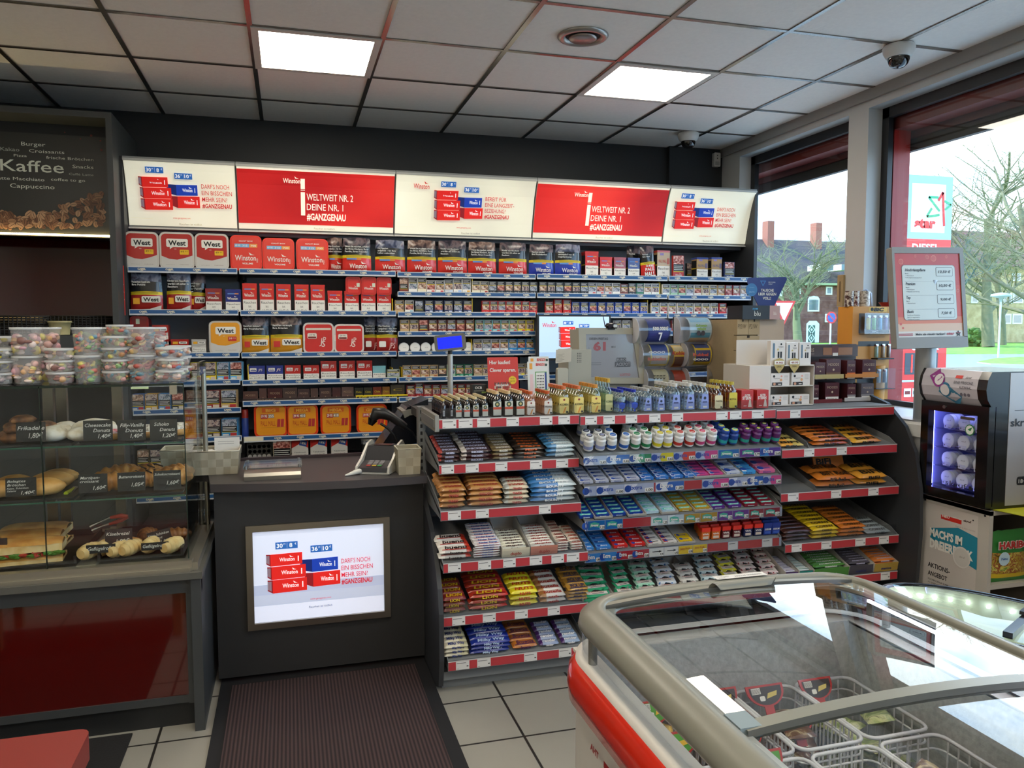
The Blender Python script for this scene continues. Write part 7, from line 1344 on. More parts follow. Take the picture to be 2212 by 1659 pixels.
for i, (px, py, Y) in enumerate(((193, 1190, 3.235), (226, 1188, 3.27), (258, 1188, 3.235), (282, 1188, 3.24), (325, 1180, 3.26), (372, 1183, 3.235))): put(GR, px, py, Y, .674, 1.2+.2*math.sin(i*2), 'small pale puff pastry roll at the front of the bottom tray, %s along' % ORD[i], 'pastry', 'pale pastry rolls on the bottom tray', 'pastry_roll', 1.15)
put(Proto(roll_fn(.16, .07, .05, ramp_mat('pretzel', ['#8a5428', '#c28a4a', '#e4c690'], 12, .35, coat=.4))), 257, 1160, 3.34, .674, .1, 'long cheese pretzel roll behind the Käsebrezel card', 'pastry', None, 'pretzel_roll')
RL = Proto(roll_fn(.13, .085, .06, bread)); g = 'filled bread rolls on the middle shelf'
for i, (px, py, Y, s_) in enumerate(((92, 1030, 3.30, 1.15), (110, 1020, 3.42, 1.2), (126, 1020, 3.52, 1.1), (-5, 1045, 3.30, 1.1), (30, 1030, 3.46, 1.0), (145, 970, 3.46, .9))):
 if i < 5: put(RL, px, py, Y, .911, .15, 'golden filled bread roll on the middle shelf, %s' % ('in front beside the Belegtes Brötchen card', 'second deep beside that card', 'rearmost beside that card', 'cut off by the picture edge', 'behind the Belegtes Brötchen card')[i], 'bread roll', g, 'bread_roll', s_)
FK = Proto(lambda: MB().blob((0, 0, .016), .045, .035, .017, meat, 14, 8, .06, seed=3).build('meat_patty'))
for i, (px, Y, Z) in enumerate(((28, 3.30, 1.116), (20, 3.42, 1.116), (36, 3.34, 1.146), (74, 3.36, 1.146), (70, 3.40, 1.116), (40, 3.46, 1.146), (50, 3.38, 1.178), (98, 3.40, 1.150), (98, 3.40, 1.116))): put(FK, px, 930, Y, Z, i*.7, 'brown fried meat patty in the pile behind the Frikadelle card', 'meat patty', 'fried meat patties', 'meat_patty', 1.1)
DN = Proto(lambda: MB().blob((0, 0, .028), .055, .05, .03, sugar, 18, 9, .04, seed=5, flat=-.024).build('donut'))
for i, (px, Y, s_) in enumerate(((112, 3.30, 1.05), (128, 3.36, 1.0), (143, 3.44, 1.05))): put(DN, px, 930, Y, 1.116, i, 'sugared donut beside the Frikadelle card, %s deep' % ORD[i], 'donut', 'sugar dusted donuts', 'donut', s_)
put(DN, 205, 930, 3.36, 1.116, .3, 'largest white sugared bun behind the Cheesecake Donuts card', 'donut', 'sugar dusted donuts', 'donut', (1.5, 1.1, 1.35)); put(DN, 178, 940, 3.30, 1.116, .9, 'white sugared bun just left out from the Cheesecake Donuts card', 'donut', 'sugar dusted donuts', 'donut', (1.1, 1, .95))
def ring_fn(m):
 def fn():
  f = MB(); f.tube([(.028*math.cos(2*PI*i/20), .028*math.sin(2*PI*i/20), .018) for i in range(20)], .017, crust, 10, closed=True); f.tube([(.028*math.cos(2*PI*i/20), .028*math.sin(2*PI*i/20), .0235) for i in range(20)], .0145, m, 10, closed=True); return f.build('ring_donut')
 return fn
pk = Proto(ring_fn(ramp_mat('pink_icing', ['#d83a5a', '#e8a0b0', '#f2e6e6'], 120, .4))); wt = Proto(ring_fn(ramp_mat('white_icing', ['#e6e0d8', '#f4f0ea', '#6a4a3a'], 90, .4)))
for i, (px, Y) in enumerate(((246, 3.30), (250, 3.40))): put(pk, px, 930, Y, 1.116, 0, 'pink iced ring donut between two donut cards', 'donut', 'iced ring donuts', 'donut', 1)
for i, (px, Y) in enumerate(((318, 3.32), (318, 3.42), (380, 3.36), (384, 3.46))): put(wt, px, 930, Y, 1.116+.0*i, 0, 'white iced ring donut behind the Schoko Donuts card', 'donut', 'iced ring donuts', 'donut', 1)
# panini with salad
def panini(px, Y, rz, label, L=.24):
 p = aY(px, 1170, Y); t = thing('panini', label, 'sandwich', (p.x, Y, .674), rz=rz, group='panini in the pastry case')
 f = MB(); f.M = Matrix.Translation((0, 0, 0));
 def slab(z0, z1, top):
  f2 = MB(); f2.surf(lambda a, b: ((a-.5)*L*(1-.04*b), -.055+.11*b+.004*math.sin(7*a), z1-.016*(abs(2*b-1)**3)-.01*(abs(2*a-1)**6)), 12, 8, bread); f2.surf(lambda a, b: ((a-.5)*L*(1-.04*b), .055-.11*b, z0), 4, 4, pale)
  for sy in (-.055, .055): f2.surf(lambda a, b: ((a-.5)*L, sy, z0+(z1-.016-z0)*b), 12, 2, pale)
  for sx in (-.5, .5): f2.surf(lambda a, b: (sx*L, -.055+.11*a, z0+(z1-.02-z0)*b), 6, 2, pale)
  return f2
 slab(.0, .030, 0).build('bottom_half', t); o = slab(.042, .085, 1).build('top_half', t)
 f = MB(); rn = random.Random(5)
 for i in range(26): f.blob((rn.uniform(-L*.45, L*.48), -.055+rn.uniform(-.006, .01), .034+rn.uniform(-.004, .006)), .016, .008, .007, P('#4d7a26', .5, var=.2, bs=60) if i % 4 else P('#b03a2a', .5), 6, 4, .3, smooth=False)
 f.build('salad_filling', t)
panini(60, 3.27, .10, 'panini with green salad at the front of the bottom tray'); panini(55, 3.40, .05, 'panini in the second row of the bottom tray', .26); panini(80, 3.52, .0, 'panini furthest back on the bottom tray', .24); panini(-60, 3.36, .1, 'panini cut off by the picture edge', .2)
# tongs
t = thing('serving_tongs', 'steel serving tongs with red handles lying over the bottom tray', 'tongs', (0, 0, 0)); f = MB(); q = lambda px, py, y=3.42: aY(px, py, y)
f = MB(); f.tube([q(238, 1118), q(262, 1114), q(276, 1116)], [.006, .010, .008], P('#b2301f', .35), 8); f.tube([q(236, 1132), q(262, 1124), q(276, 1116)], [.006, .009, .008], P('#9a2a1c', .35), 8); f.build('handle', t)
f = MB(); f.tube([q(196, 1138), q(215, 1128), q(238, 1118)], [.012, .005, .005], STEEL, 8); f.tube([q(200, 1146), q(218, 1138), q(236, 1132)], [.012, .005, .005], STEEL, 8); f.build('arms', t)
t = thing('cake_knife', 'metal cake tongs with yellow grip on the middle shelf', 'tongs', (0, 0, 0)); f = MB()
for i in range(3): f.tube([q(122+i*9, 1083, 3.23), q(160+i*3, 1052, 3.42)], [.005, .004], STEEL, 6)
f.build('blade', t); f = MB(); f.tube([q(142, 1066, 3.3), q(160, 1056, 3.4)], [.008, .007], P('#a8b820', .5), 6); f.build('grip', t)
# price cards
chalk = P('#d6d6d0', .8)
def card(px0, px1, py0, py1, Y, lines, label, tilt=0):
 a = aY(px0, py1, Y); c = aY(px1, py0, Y); w = c.x-a.x; h = aY(px0, py0, Y).z-a.z; t = thing('price_card', label, 'price card', (a.x, Y, a.z), group='black chalk price cards')
 t.rotation_euler = (-.08, -tilt, 0)
 f = MB(); f.box(0, 0, 0, w, .003, h, P('#1c1d1d', .6)); f.build('card', t); f = MB(); f.M = FRONT(0, 0, 0)
 for (s_, u, v, hh, ww) in lines: f.text(s_, w*u, h*v, h*hh, chalk, al='l', w=w*ww, shear=.25, bold=.008)
 f.build('chalk_lettering', t)
K = 3.222
card(35, 97, 913, 955, K, [('Frikadelle', .05, .60, .20, .92), ('1,80€', .42, .18, .26, .5)], 'black price card reading Frikadelle')
card(180, 242, 909, 953, K, [('Cheesecake', .06, .68, .17, .88), ('Donuts', .34, .42, .17, .58), ('1,40€', .5, .12, .20, .46)], 'black price card reading Cheesecake Donuts')
card(254, 314, 908, 952, K, [('Filly-Vanille', .10, .66, .17, .84), ('Donuts', .28, .40, .17, .62), ('1,40€', .45, .12, .20, .46)], 'black price card reading Filly-Vanille Donuts')
card(324, 382, 907, 952, K, [('Schoko', .16, .70, .16, .54), ('Donuts', .36, .44, .16, .56), ('1,20€', .46, .14, .18, .48)], 'black price card reading Schoko Donuts')
card(12, 77, 1034, 1074, K, [('Belegtes', .06, .76, .13, .6), ('Brötchen', .06, .56, .13, .6), ('Käse, Schinken', .05, .40, .09, .7), ('Salami', .05, .26, .09, .3), ('1,40€', .5, .10, .18, .46)], 'black price card reading Belegtes Brötchen')
card(170, 231, 1026, 1066, K, [('Marzipan-', .06, .74, .15, .68), ('croissant', .05, .55, .14, .66), ('1,60€', .5, .16, .2, .46)], 'black price card reading Marzipancroissant')
card(254, 313, 1022, 1062, K, [('Buttercroissant', .05, .70, .14, .92), ('1,05€', .5, .24, .2, .46)], 'black price card reading Buttercroissant')
card(332, 390, 1018, 1060, K, [('Schokocroissant', .04, .76, .13, .94), ('1,60€', .48, .28, .2, .46)], 'black price card reading Schokocroissant')
card(227, 285, 1145, 1180, K+.03, [('Käsebrezel', .05, .62, .2, .86), ('1,80€', .4, .14, .24, .5)], 'black price card reading Käsebrezel')
card(324, 374, 1152, 1182, K+.09, [('Käse-Schinken', .02, .66, .18, .92), ('Croissant', .06, .40, .17, .56), ('1,80€', .5, .05, .24, .46)], 'slanted black price card reading Käse-Schinken Croissant', .22)
card(186, 249, 1179, 1197, K-.03, [('Geflügelrolle', .06, .35, .42, .86)], 'low black card reading Geflügelrolle, between the two groups of rolls'); card(305, 364, 1174, 1190, K-.03, [('Geflügelrolle', .06, .35, .42, .86)], 'low black card reading Geflügelrolle, nearer the end glass')
card(-24, 14, 1165, 1200, K, [], 'blank dark card at the picture edge before the panini')
# ---- sweets tubs on top
SW = {'marsh': ['#e6bcb6', '#dcaab4', '#ead6ce', '#dcae80', '#d8cc84', '#8a625a'], 'sour': ['#c87264', '#92b078', '#d0c46c', '#cc9464', '#7098ac', '#d8a49c'], 'mix': ['#b0544a', '#c8a468', '#5a8494', '#84945c', '#745044', '#dcc4b8'], 'berry': ['#b4564c', '#dcc0b4', '#845a46', '#6a84a4', '#ccd0b8', '#c89474'], 'liq': ['#2a2422', '#d0c040', '#8a8a88', '#e0dcd8', '#3a2a2a', '#b0a0a0']}
cupm = glassmat('tub_plastic', (.90, .91, .91), 1.3, .12); lidm = glassmat('lid_plastic', (.72, .73, .73), 3, .25)
cupw = P('#d8dadb', .25, al=.16); lidw = P('#e2e4e4', .3, al=.55)
CU = {}
def cup(kind, px, w_px, Y, z, big, label, var=0):
 k = (kind, big, var)
 r = .049 if big else .047; h = .098 if big else .038
 if k not in CU:
  def fn():
   o = bpy.data.objects.new('sweets_tub', None); COL.objects.link(o); rn = random.Random(hash(kind) % 97 if 0 else len(kind)*7+var*13+big)
   f = MB(); f.lathe([(r*.80, 0), (r*.97, h), (r*1.0, h), (r*.83, .001)], cupw, 24, close=False); f.lathe([(.001, .001), (r*.8, .001)], cupw, 24, close=False); f.build('tub', o)
   f = MB(); f.lathe([(r*1.05, h-.004), (r*1.06, h+.004), (r*.98, h+.004), (r*.96, h+.001), (.001, h+.001)], lidw, 24, close=False); f.build('lid', o)
   f = MB(); n = 34 if big else 16; zt = h*.80 if big else h*.85
   for i in range(n):
    a = rn.uniform(0, 2*PI); zz = .010+(zt-.014)*(i/n); rad = r*(.68+.14*zz/h)*rn.choice((1, 1, .95, .6)); s_ = rn.uniform(.010, .015)
    m_ = P(rn.choice(SW[kind]), .55); c = (rad*math.cos(a), rad*math.sin(a), zz)
    if kind == 'marsh': f.blob(c, s_*1.1, s_*1.1, s_*rn.choice((.5, 1)), m_, 8, 6, .06)
    elif kind in ('sour', 'mix') and i % 2: f.tube([(c[0]-s_, c[1], c[2]), c, (c[0]+s_, c[1]+s_*.4, c[2]+s_*.8)], [s_*.35, s_*.45, s_*.35], m_, 6)
    else: f.blob(c, s_*1.2, s_*.9, s_*.7, m_, 8, 5, .15)
   s2 = f.build('sweets', o); s2['kind'] = 'stuff'
   return o
  CU[k] = Proto(fn)
 p = aY(px, 800, Y); return CU[k].put((p.x, Y, z), (0, 0, px*.37), label, 'sweets tub', 'clear tubs of sweets on the pastry case')
Z0 = 1.342; HB = .104; HS = .0435; WD = {'marsh': 'pink and white marshmallows', 'sour': 'sour gummy shapes', 'mix': 'mixed gummies', 'berry': 'berry and bottle gummies', 'liq': 'liquorice'}
def stack(kind, px, Y, n, big, where, var=0):
 for i in range(n): cup(kind, px, 60, Y, Z0+i*(HB if big else HS), big, '%s clear tub of %s, %s, %s from the bottom' % ('tall' if big else 'flat', WD[kind], where, ORD[i]), (var+i) % 3)
stack('marsh', 59, 3.26, 2, 1, 'front row'); stack('marsh', 104, 3.42, 2, 1, 'second row', 1); stack('marsh', 130, 3.24, 3, 0, 'front row'); stack('sour', 190, 3.26, 2, 1, 'front row', 1); stack('sour', 214, 3.42, 2, 1, 'second row', 0); stack('sour', 251, 3.26, 4, 0, 'front row'); stack('sour', 262, 3.40, 5, 0, 'second row', 1)
stack('mix', 307, 3.26, 2, 1, 'front row'); stack('mix', 332, 3.42, 2, 1, 'second row', 2); stack('berry', 367, 3.25, 3, 0, 'front row'); stack('berry', 378, 3.40, 3, 0, 'second row', 1); stack('berry', 388, 3.56, 3, 0, 'third row', 2); stack('liq', -2, 3.25, 3, 0, 'front row'); stack('liq', 8, 3.42, 4, 0, 'second row', 1); stack('liq', 158, 3.56, 2, 0, 'third row', 1)
# ---- cardboard boxes and white bucket behind
# ---------------------------------------------------------------- coffee cabinet
cb = P('#3c3f40', .5, var=.04, bs=14); cbd = P('#1c1d1e', .6)
t = thing('coffee_cabinet', 'tall dark grey back-wall cabinet with a coffee sign and open red glass niche', 'cabinet', (0, 0, 0))
XA, XB, YC_, ZT_ = -2.7, -.945, 5.0, 2.765
f = MB(); f.box(XB-.032, YC_, 0, XB, YW-.01, ZT_, cb); f.box(XA, YC_, ZT_-.035, XB-.032, YW-.01, ZT_, cb); f.box(XA, YC_, 0, XA+.03, YW-.01, ZT_-.035, cb); f.build('frame', t)
f = MB(); f.box(XA+.03, 5.22, 2.08, XB-.032, 5.26, ZT_-.035, cbd); f.build('sign_backing', t)
poster = bpy.data.materials.new('coffee_poster');
f = MB(); f.M = FRONT(0, 5.218, 0); f.rect(XA+.03, 2.10, XB-.034, 2.67, P('#2e2e2a', .35, var=.12, bs=3), 0); f.build('poster', t)
f = MB(); f.M = FRONT(0, 5.216, 0); cm = P('#e6eada', .5); cg = P('#b4b9ac', .5)
def W2(px, py): p = aY(px, py, 5.216); return p.x, p.z
for s_, x0, x1, yb, m_ in (('Burger', 46, 98, 314, cm), ('Kakao', 1, 42, 325, cg), ('Croissants', 63, 139, 329, cm), ('Pizza', 30, 58, 338, cm), ('frische Brötchen', 100, 202, 343, cm), ('Kaffee', 1, 138, 368, cm), ('Snacks', 157, 202, 363, cm), ('Caffé Latte', 149, 202, 378, cg), ('Latte Macchiato', -12, 96, 387, cm), ('coffee to go', 110, 184, 390, cm), ('Cappuccino', 22, 118, 405, cm)):
 u0, v0 = W2(x0, yb); u1, _ = W2(x1, yb); hh = (u1-u0)/len(s_)*1.05; f.text(s_, u0, v0, hh*(1.15 if s_ == 'Kaffee' else 1), m_, al='l', w=u1-u0, bold=0 if s_ != 'Kaffee' else .005, d=.001)
for px, py, r_ in ((197, 293, .007), (174, 300, .004), (217, 304, .005), (219, 324, .007), (140, 286, .004)):
 u, v = W2(px, py); f.disc(u, v, r_, P('#6a2a24', .5), .001, 10)
f.build('lettering', t)
bean = P('#7a5638', .35, var=.25, bs=30, coat=.2); beand = P('#2e1c12', .5); f = MB(); rn = random.Random(9)
for i in range(210):
 px = rn.uniform(-20, 224); top = 462 if px < 30 else 470 if px < 60 else 460 if px < 130 else 442 if px < 160 else 430
 if px > 150: top = 440-(px-150)*.35
 py = rn.uniform(top, 490); u, v = W2(px, py); th = rn.uniform(0, PI); a_, b_ = rn.uniform(.017, .024), rn.uniform(.011, .015)
 if u-a_ < XA+.03 or u+a_ > XB-.036: continue
 f.M = FRONT(0, 5.216, 0) @ Matrix.Translation((u, v, .0006+i*.00002)) @ Matrix.Rotation(th, 4, 'Z'); cc = rn.choice(('#8a5f42', '#a87d5a', '#6b4630', '#bd9470')); f.disc(0, 0, a_*1.04, beand, 0, 14, b_*1.06); f.disc(0, 0, a_, P(cc, .4), .00001, 14, b_); f.rect(-a_*.8, -.0012, a_*.8, .0012, beand, .000015)
f.build('coffee_bean_print', t)
f = MB(); f.box(XA+.03, 5.20, 2.085, XB-.034, 5.216, 2.094, P('#ffe2a0', .4, e=14)); f.build('light_strip', t)
f = MB(); f.box(XA+.03, 5.60, 1.3, XB-.034, 5.61, 2.10, P('#3a0605', .05, coat=1)); f.build('rear_glass', t)
f = MB(); f.box(XA+.03, 5.05, 1.48, XB-.034, 5.60, 1.50, cbd); f.box(XA+.03, 5.03, 1.40, XB-.034, 5.05, 1.50, cb); f.box(XA+.03, 5.05, .88, XB-.034, 5.70, .92, P('#5a5650', .4)); f.box(XA+.03, 5.06, 0, XB-.034, 5.08, .88, cb); f.build('shelf_board', t)
for i, (px0, px1) in enumerate(((110, 228), (-30, 104))):
 a = aY(px0, 700, 5.10); c = aY(px1, 700, 5.10); tb = thing('bread_basket', ('black woven basket with nothing showing, niche end near the tobacco shelves', 'black woven basket holding pale rolls')[i], 'basket', ((a.x+c.x)/2, 5.30, 1.50), group='black bread baskets'); w = c.x-a.x; h_ = .11
 f = MB(); bw = P('#141210', .6)
 for j in range(9):
  z = h_*j/8
  f.tube([(-w/2, -.2, z), (w/2, -.2, z), (w/2, .2, z), (-w/2, .2, z)], .006, bw, 5, closed=True)
 for j in range(15):
  for yy in (-.2, .2): f.cyl((-w/2+w*j/14, yy, 0), (-w/2+w*j/14, yy, h_), .004, bw, n=5)
 f.box(-w/2, -.2, 0, w/2, .2, .01, bw); f.build('wicker', tb)
ob = Proto(roll_fn(.14, .08, .06, pale))
for i in range(5): put(ob, -10+i*22, 690, 5.2+.1*(i % 2), 1.555, .3*i, 'pale bread roll in the black basket', 'bread roll', 'pale rolls in the black basket', 'bread_roll')
p = aY(130, 740, 5.12); t = MB(); t.lathe([(.055, 0), (.065, .07), (.068, .07), (.068, .08)], P('#d8ca94', .5), 20); tag(t.build('plastic_bowl', loc=(p.x, 5.3, 1.50)) if 0 else t.build('plastic_bowl', loc=(aY(125, 750, 5.04).x, 5.12, 1.503)), 'cream plastic bowl behind the sweets tubs', 'bowl')
# ---- red stool in front
t = thing('red_bench', 'corner of a red upholstered bench with pale legs in the foreground', 'bench', (0, 0, 0))
zz = .50; a = aZ(197, 1572, zz); c = aZ(150, 1659, zz)
f = MB(); f.rr(a.x-.9, a.y-.42, a.x, a.y, .03, .0, .07, P('#8c3833', .4, coat=.1)); f.v = [(x, y, z+zz-.07) for x, y, z in f.v]; f.build('seat', t, bevel=.012)
for dx, dy in ((-.05, -.05), (-.05, -.37), (-.85, -.05), (-.85, -.37)):
 f = MB(); f.box(a.x+dx-.02, a.y+dy-.02, 0, a.x+dx+.02, a.y+dy+.02, zz-.07, P('#c8ae7c', .5)); f.build('leg', t)
# ================================================================ chest freezer in the foreground
FX0, FX1, FY1, FY0 = .612, 1.408, 1.70, -.10
mid = (FX0+FX1)/2; hw = (FX1-FX0)/2
def arch(x): return .014*max(0, 1-((x-mid)/hw)**2)
def path(off, r=.13, n=16):
 x0, x1, y1 = FX0+off, FX1-off, FY1-off; r = max(.02, r-off)
 p = [(x0, FY0), (x0, .4), (x0, 1.0), (x0, y1-r)]+[(x0+r-r*math.cos(PI/2*i/n), y1-r+r*math.sin(PI/2*i/n)) for i in range(1, n)]
 p += [(x0+r+(x1-x0-2*r)*i/8, y1) for i in range(9)]
 p += [(x1-r+r*math.sin(PI/2*i/n), y1-r+r*math.cos(PI/2*i/n)) for i in range(1, n)]+[(x1, y1-r), (x1, 1.0), (x1, .4), (x1, FY0)]
 return p
def sweep(f, prof, m, arched=True):
 """prof: list of (inward offset, z)"""
 rings = [[(x, y, z+(arch(x) if arched else 0)) for x, y in path(o)] for o, z in prof]; n = len(rings[0])
 f.add(sum(rings, []), [(k*n+i, k*n+i+1, (k+1)*n+i+1, (k+1)*n+i) for k in range(len(rings)-1) for i in range(n-1)], m, True)
t = thing('chest_freezer', 'large red and white ice cream chest freezer with arched glass lids in the foreground', 'freezer', (0, 0, 0))
fg = P('#7b7a70', .35); fw = P('#cfcbc4', .4); fr_ = P('#cc2a18', .18, coat=.6)
f = MB(); sweep(f, [(-.010, 0.04), (-.010, .66), (-.010, .715)], fw, False); f.build('body', t)
f = MB(); sweep(f, [(-.004, .705), (-.026, .715), (-.030, .75), (-.026, .785), (-.012, .802), (.004, .806)], fr_, False); f.build('bumper', t)
f = MB(); sweep(f, [(-.012, .800), (-.010, .812), (.0, .814), (.02, .812)], fw, False); f.build('seal', t)
f = MB(); sweep(f, [(.004, .814), (.004, .876)], glassmat('freezer_glass', (.93, .95, .96), 1.4), False); f.build('side_pane', t)
f = MB(); sweep(f, [(.022, .868), (.002, .868), (-.006, .880), (-.002, .898), (.014, .910), (.036, .917), (.052, .917), (.056, .912), (.056, .895), (.022, .868)], fg); f.build('top_frame', t)
f = MB(); sweep(f, [(.056, .905), (.075, .903), (.078, .895)], P('#b2b0a6', .3, .4)); f.build('lid_track', t)
for sx in (FX0+.012, FX1-.012):
 f = MB(); f.cyl((sx, FY1-.15, .812), (sx, FY1-.15, .88), .010, P('#8c8c88', .3, .6), n=10); f.build('post', t)
lg = glassmat('lid_glass', (.93, .96, .97), 2.4, 0, 1.6); Lx0, Lx1 = FX0+.066, FX1-.066
def lid(y0, y1, dz):
 f = MB(); f.surf(lambda a, b: (Lx0+(Lx1-Lx0)*a, y0+(y1-y0)*b, .906+dz+arch(Lx0+(Lx1-Lx0)*a)*1.7), 24, 1, lg); l_ = f.build('lid', t)
 f = MB()
 for ya, yb in ((y0, y0+.028), (y1-.016, y1)): f.surf(lambda a, b: (Lx0+(Lx1-Lx0)*a, ya+(yb-ya)*b, .910+dz+arch(Lx0+(Lx1-Lx0)*a)*1.7), 24, 1, fg); f.surf(lambda a, b: (Lx0+(Lx1-Lx0)*a, ya, .898+.012*b+dz+arch(Lx0+(Lx1-Lx0)*a)*1.7), 24, 1, P('#5c5c58', .4))
 f.build('lid_bar', l_); return l_
l1 = lid(1.035, 1.625, 0); lid(.0, 1.06, -.010)
f = MB(); f.surf(lambda a, b: (mid+.02+.09*(a-.5)*2*(1-.35*b*b), 1.612-.040*b+.02*b*b, .918+arch(mid)+.016*math.sin(PI*min(1, b*1.2))), 10, 6, fg); f.build('handle', l1)
f = MB(); f.box(Lx0-.01, 1.04, .903, Lx0+.03, 1.09, .920, P('#7b8a90', .4)); f.build('lid_bracket', t)
f = MB(); f.M = FR((mid-.02, 1.655, .9185+.0142), (1, 0, 0), (0, 1, 0)); f.rect(0, -.0, .14, .026, P('#d5d3ce', .4), .0015); f.text('396238 00000069', .092, .008, .007, INK, w=.075, d=.002); f.text('MULTI TWIN', .025, .014, .005, INK, w=.03, d=.002); f.text('FUNK', .018, .005, .004, INK, w=.018, d=.002); f.build('sticker', t)
alm = ramp_mat('hammered_lining', ['#a3a5a4', '#b0b2b0', '#bcbebc'], 70, .35, bump=.5); i0, i1 = FX0+.05, FX1-.05
f = MB(); f.box(i0, FY0, .30, i1, FY1-.06, .31, alm); f.box(i0, FY1-.065, .30, i1, FY1-.06, .80, alm); f.box(i0-.004, FY0, .30, i0, FY1-.06, .80, alm); f.box(i1, FY0, .30, i1+.004, FY1-.06, .80, alm); f.box(i0-.04, FY0, .795, i0, FY1-.03, .802, fw); f.box(i1, FY0, .795, i1+.04, FY1-.03, .802, fw); f.box(i0, FY1-.06, .795, i1, FY1-.01, .802, fw); f.build('inner_lining', t)
f = MB(); f.box(i1+.005, .1, .868, i1+.011, 1.58, .874, P('#f0ecff', .4, e=9)); f.build('light_strip', t)
f = MB(); f.M = SIDE(FX0-.0225, 1.50, 0); f.rrect(.12, .18, .90, .60, .06, P('#a8201c', .3, coat=.3), .001, 6); f.text('AHT', .05, .668, .014, P('#8a1a1a', .4), w=.045, bold=.05, d=.001); f.rect(.10, .668, .14, .682, P('#8a1a1a', .4), .001)
for i in range(7): a = -.9+i*.42; f.disc(.185+.014*math.sin(a*2), .51+.014*a, .006, P('#d8a8a4', .4), .0016, 8)
f.text('Unilever', .185, .475, .006, P('#d8a8a4', .4), w=.03, shear=.2, d=.0016); f.build('side_print', t)
# wire baskets
ww = P('#cfced0', .35)
def wire_basket(x0, x1, y0, y1, z0, z1, label):
 t = thing('wire_basket', label, 'basket', (0, 0, 0), group='white wire baskets in the freezer'); f = MB(); g = .006
 rim = [(x, y, z1) for x, y in rrpts(x0, y0, x1, y1, .025, 4)]; f.tube(rim, .0042, ww, 6, closed=True); f.tube([(x, y, z0) for x, y in rrpts(x0+g, y0+g, x1-g, y1-g, .025, 4)], .0025, ww, 5, closed=True)
 f.tube([(x, y, z1-.03) for x, y, z in rim], .0025, ww, 5, closed=True)
 f.build('rim', t); f = MB(); nx = int((x1-x0)/.026); ny = int((y1-y0)/.026)
 for i in range(1, nx):
  x = x0+(x1-x0)*i/nx
  for y in (y0, y1): f.cyl((x, y, z1), (x, y+(g if y == y0 else -g), z0), .0022, ww, n=5, cap=False)
  f.cyl((x, y0+g, z0), (x, y1-g, z0), .0018, ww, n=5, cap=False)
 for i in range(1, ny):
  y = y0+(y1-y0)*i/ny
  for x in (x0, x1): f.cyl((x, y, z1), (x+(g if x == x0 else -g), y, z0), .0022, ww, n=5, cap=False)
 f.build('wire_sides', t)
 return t
BK = []; bx = (.672, .835, 1.005, 1.175, 1.345)
for j, (ya, yb, nm) in enumerate(((1.345, 1.615, 'far row'), (1.05, 1.325, 'middle row'), (.72, 1.03, 'near row'))):
 for i in range(4 if j < 2 else 2):
  a, c = (bx[i], bx[i+1]) if j < 2 else (bx[i*2], bx[i*2+2])
  wire_basket(a+.004, c-.004, ya, yb, .42, .665 if j < 2 else .70, 'white wire basket inside the freezer, %s, %s from the red side' % (nm, ORD[i])); BK.append((a, c, ya, yb))
f = MB(); f.tube([(1.01, .80, .705), (1.01, .80, .745), (1.01, .92, .745), (1.01, .92, .705)], .005, ww, 8); tag(f.build('basket_handle'), 'white wire handle standing up from the nearest freezer basket', 'handle')
# ice cream packs
ice = [ramp_mat('ice_print_%d' % i, c, 26, .3, dist=1.5, coat=.3) for i, c in enumerate((['#2c1a16', '#4a2a20', '#6a4a34', '#c8b890'], ['#4a5a30', '#8a9a5a', '#c8c890', '#3a3a28'], ['#8a5a2a', '#c88a3a', '#e8c868', '#5a3218'], ['#6a2030', '#3a1418', '#a83a3a', '#d8c0b0'], ['#c8c0a8', '#e0d8c8', '#8a8a68', '#5a6a40']))]
IP = []
for k in range(5):
 def fn(k=k):
  f = MB(); L, D, T = .15, .06, .026
  f.surf(lambda a, b: ((a-.5)*L, (b-.5)*D, T/2+T/2*(1-abs(2*a-1)**8)*(1-abs(2*b-1)**4)+.002*math.sin(a*23)), 12, 7, ice[k]); f.surf(lambda a, b: ((.5-a)*L, (b-.5)*D, T/2-T/2*(1-abs(2*a-1)**8)*(1-abs(2*b-1)**4)), 6, 5, ice[k]); f.M = TOP(0, 0, T+.001); f.text(('Magnum', 'Cornetto', 'Solero', 'Nogger', 'Magnum')[k], 0, -.008, .014, P(('#d8c890', '#e8e4d8', '#e8e0c0', '#e8d8c8', '#5a3a20')[k], .4), w=.08, bold=.02, shear=.15)
  return f.build('ice_cream')
 IP.append(Proto(fn))
rn = random.Random(4); PN = ('dark brown', 'green', 'gold', 'dark red', 'pale')
for b_, (x0, x1, ya, yb) in enumerate(BK):
 k = (2, 3, 0, 1, 0, 4, 1, 0, 1, 1)[b_]
 for i in range(9 if x1-x0 < .25 else 14):
  big = x1-x0 > .25
  IP[k].put((rn.uniform(x0+(.05 if not big else .10), x1-(.05 if not big else .10)), rn.uniform(ya+.09, yb-.09), .46+(i//2)*.045), (rn.uniform(-.25, .25), rn.uniform(-.25, .25), PI/2+rn.uniform(-.5, .5)), label='%s wrapped ice cream, %s up, %s wire basket from the red side, %s row' % (PN[k], ORD[i], ORD[b_ % 4], ('far', 'middle', 'near')[b_//4]), cat='ice cream', group='wrapped ice creams in one freezer basket')
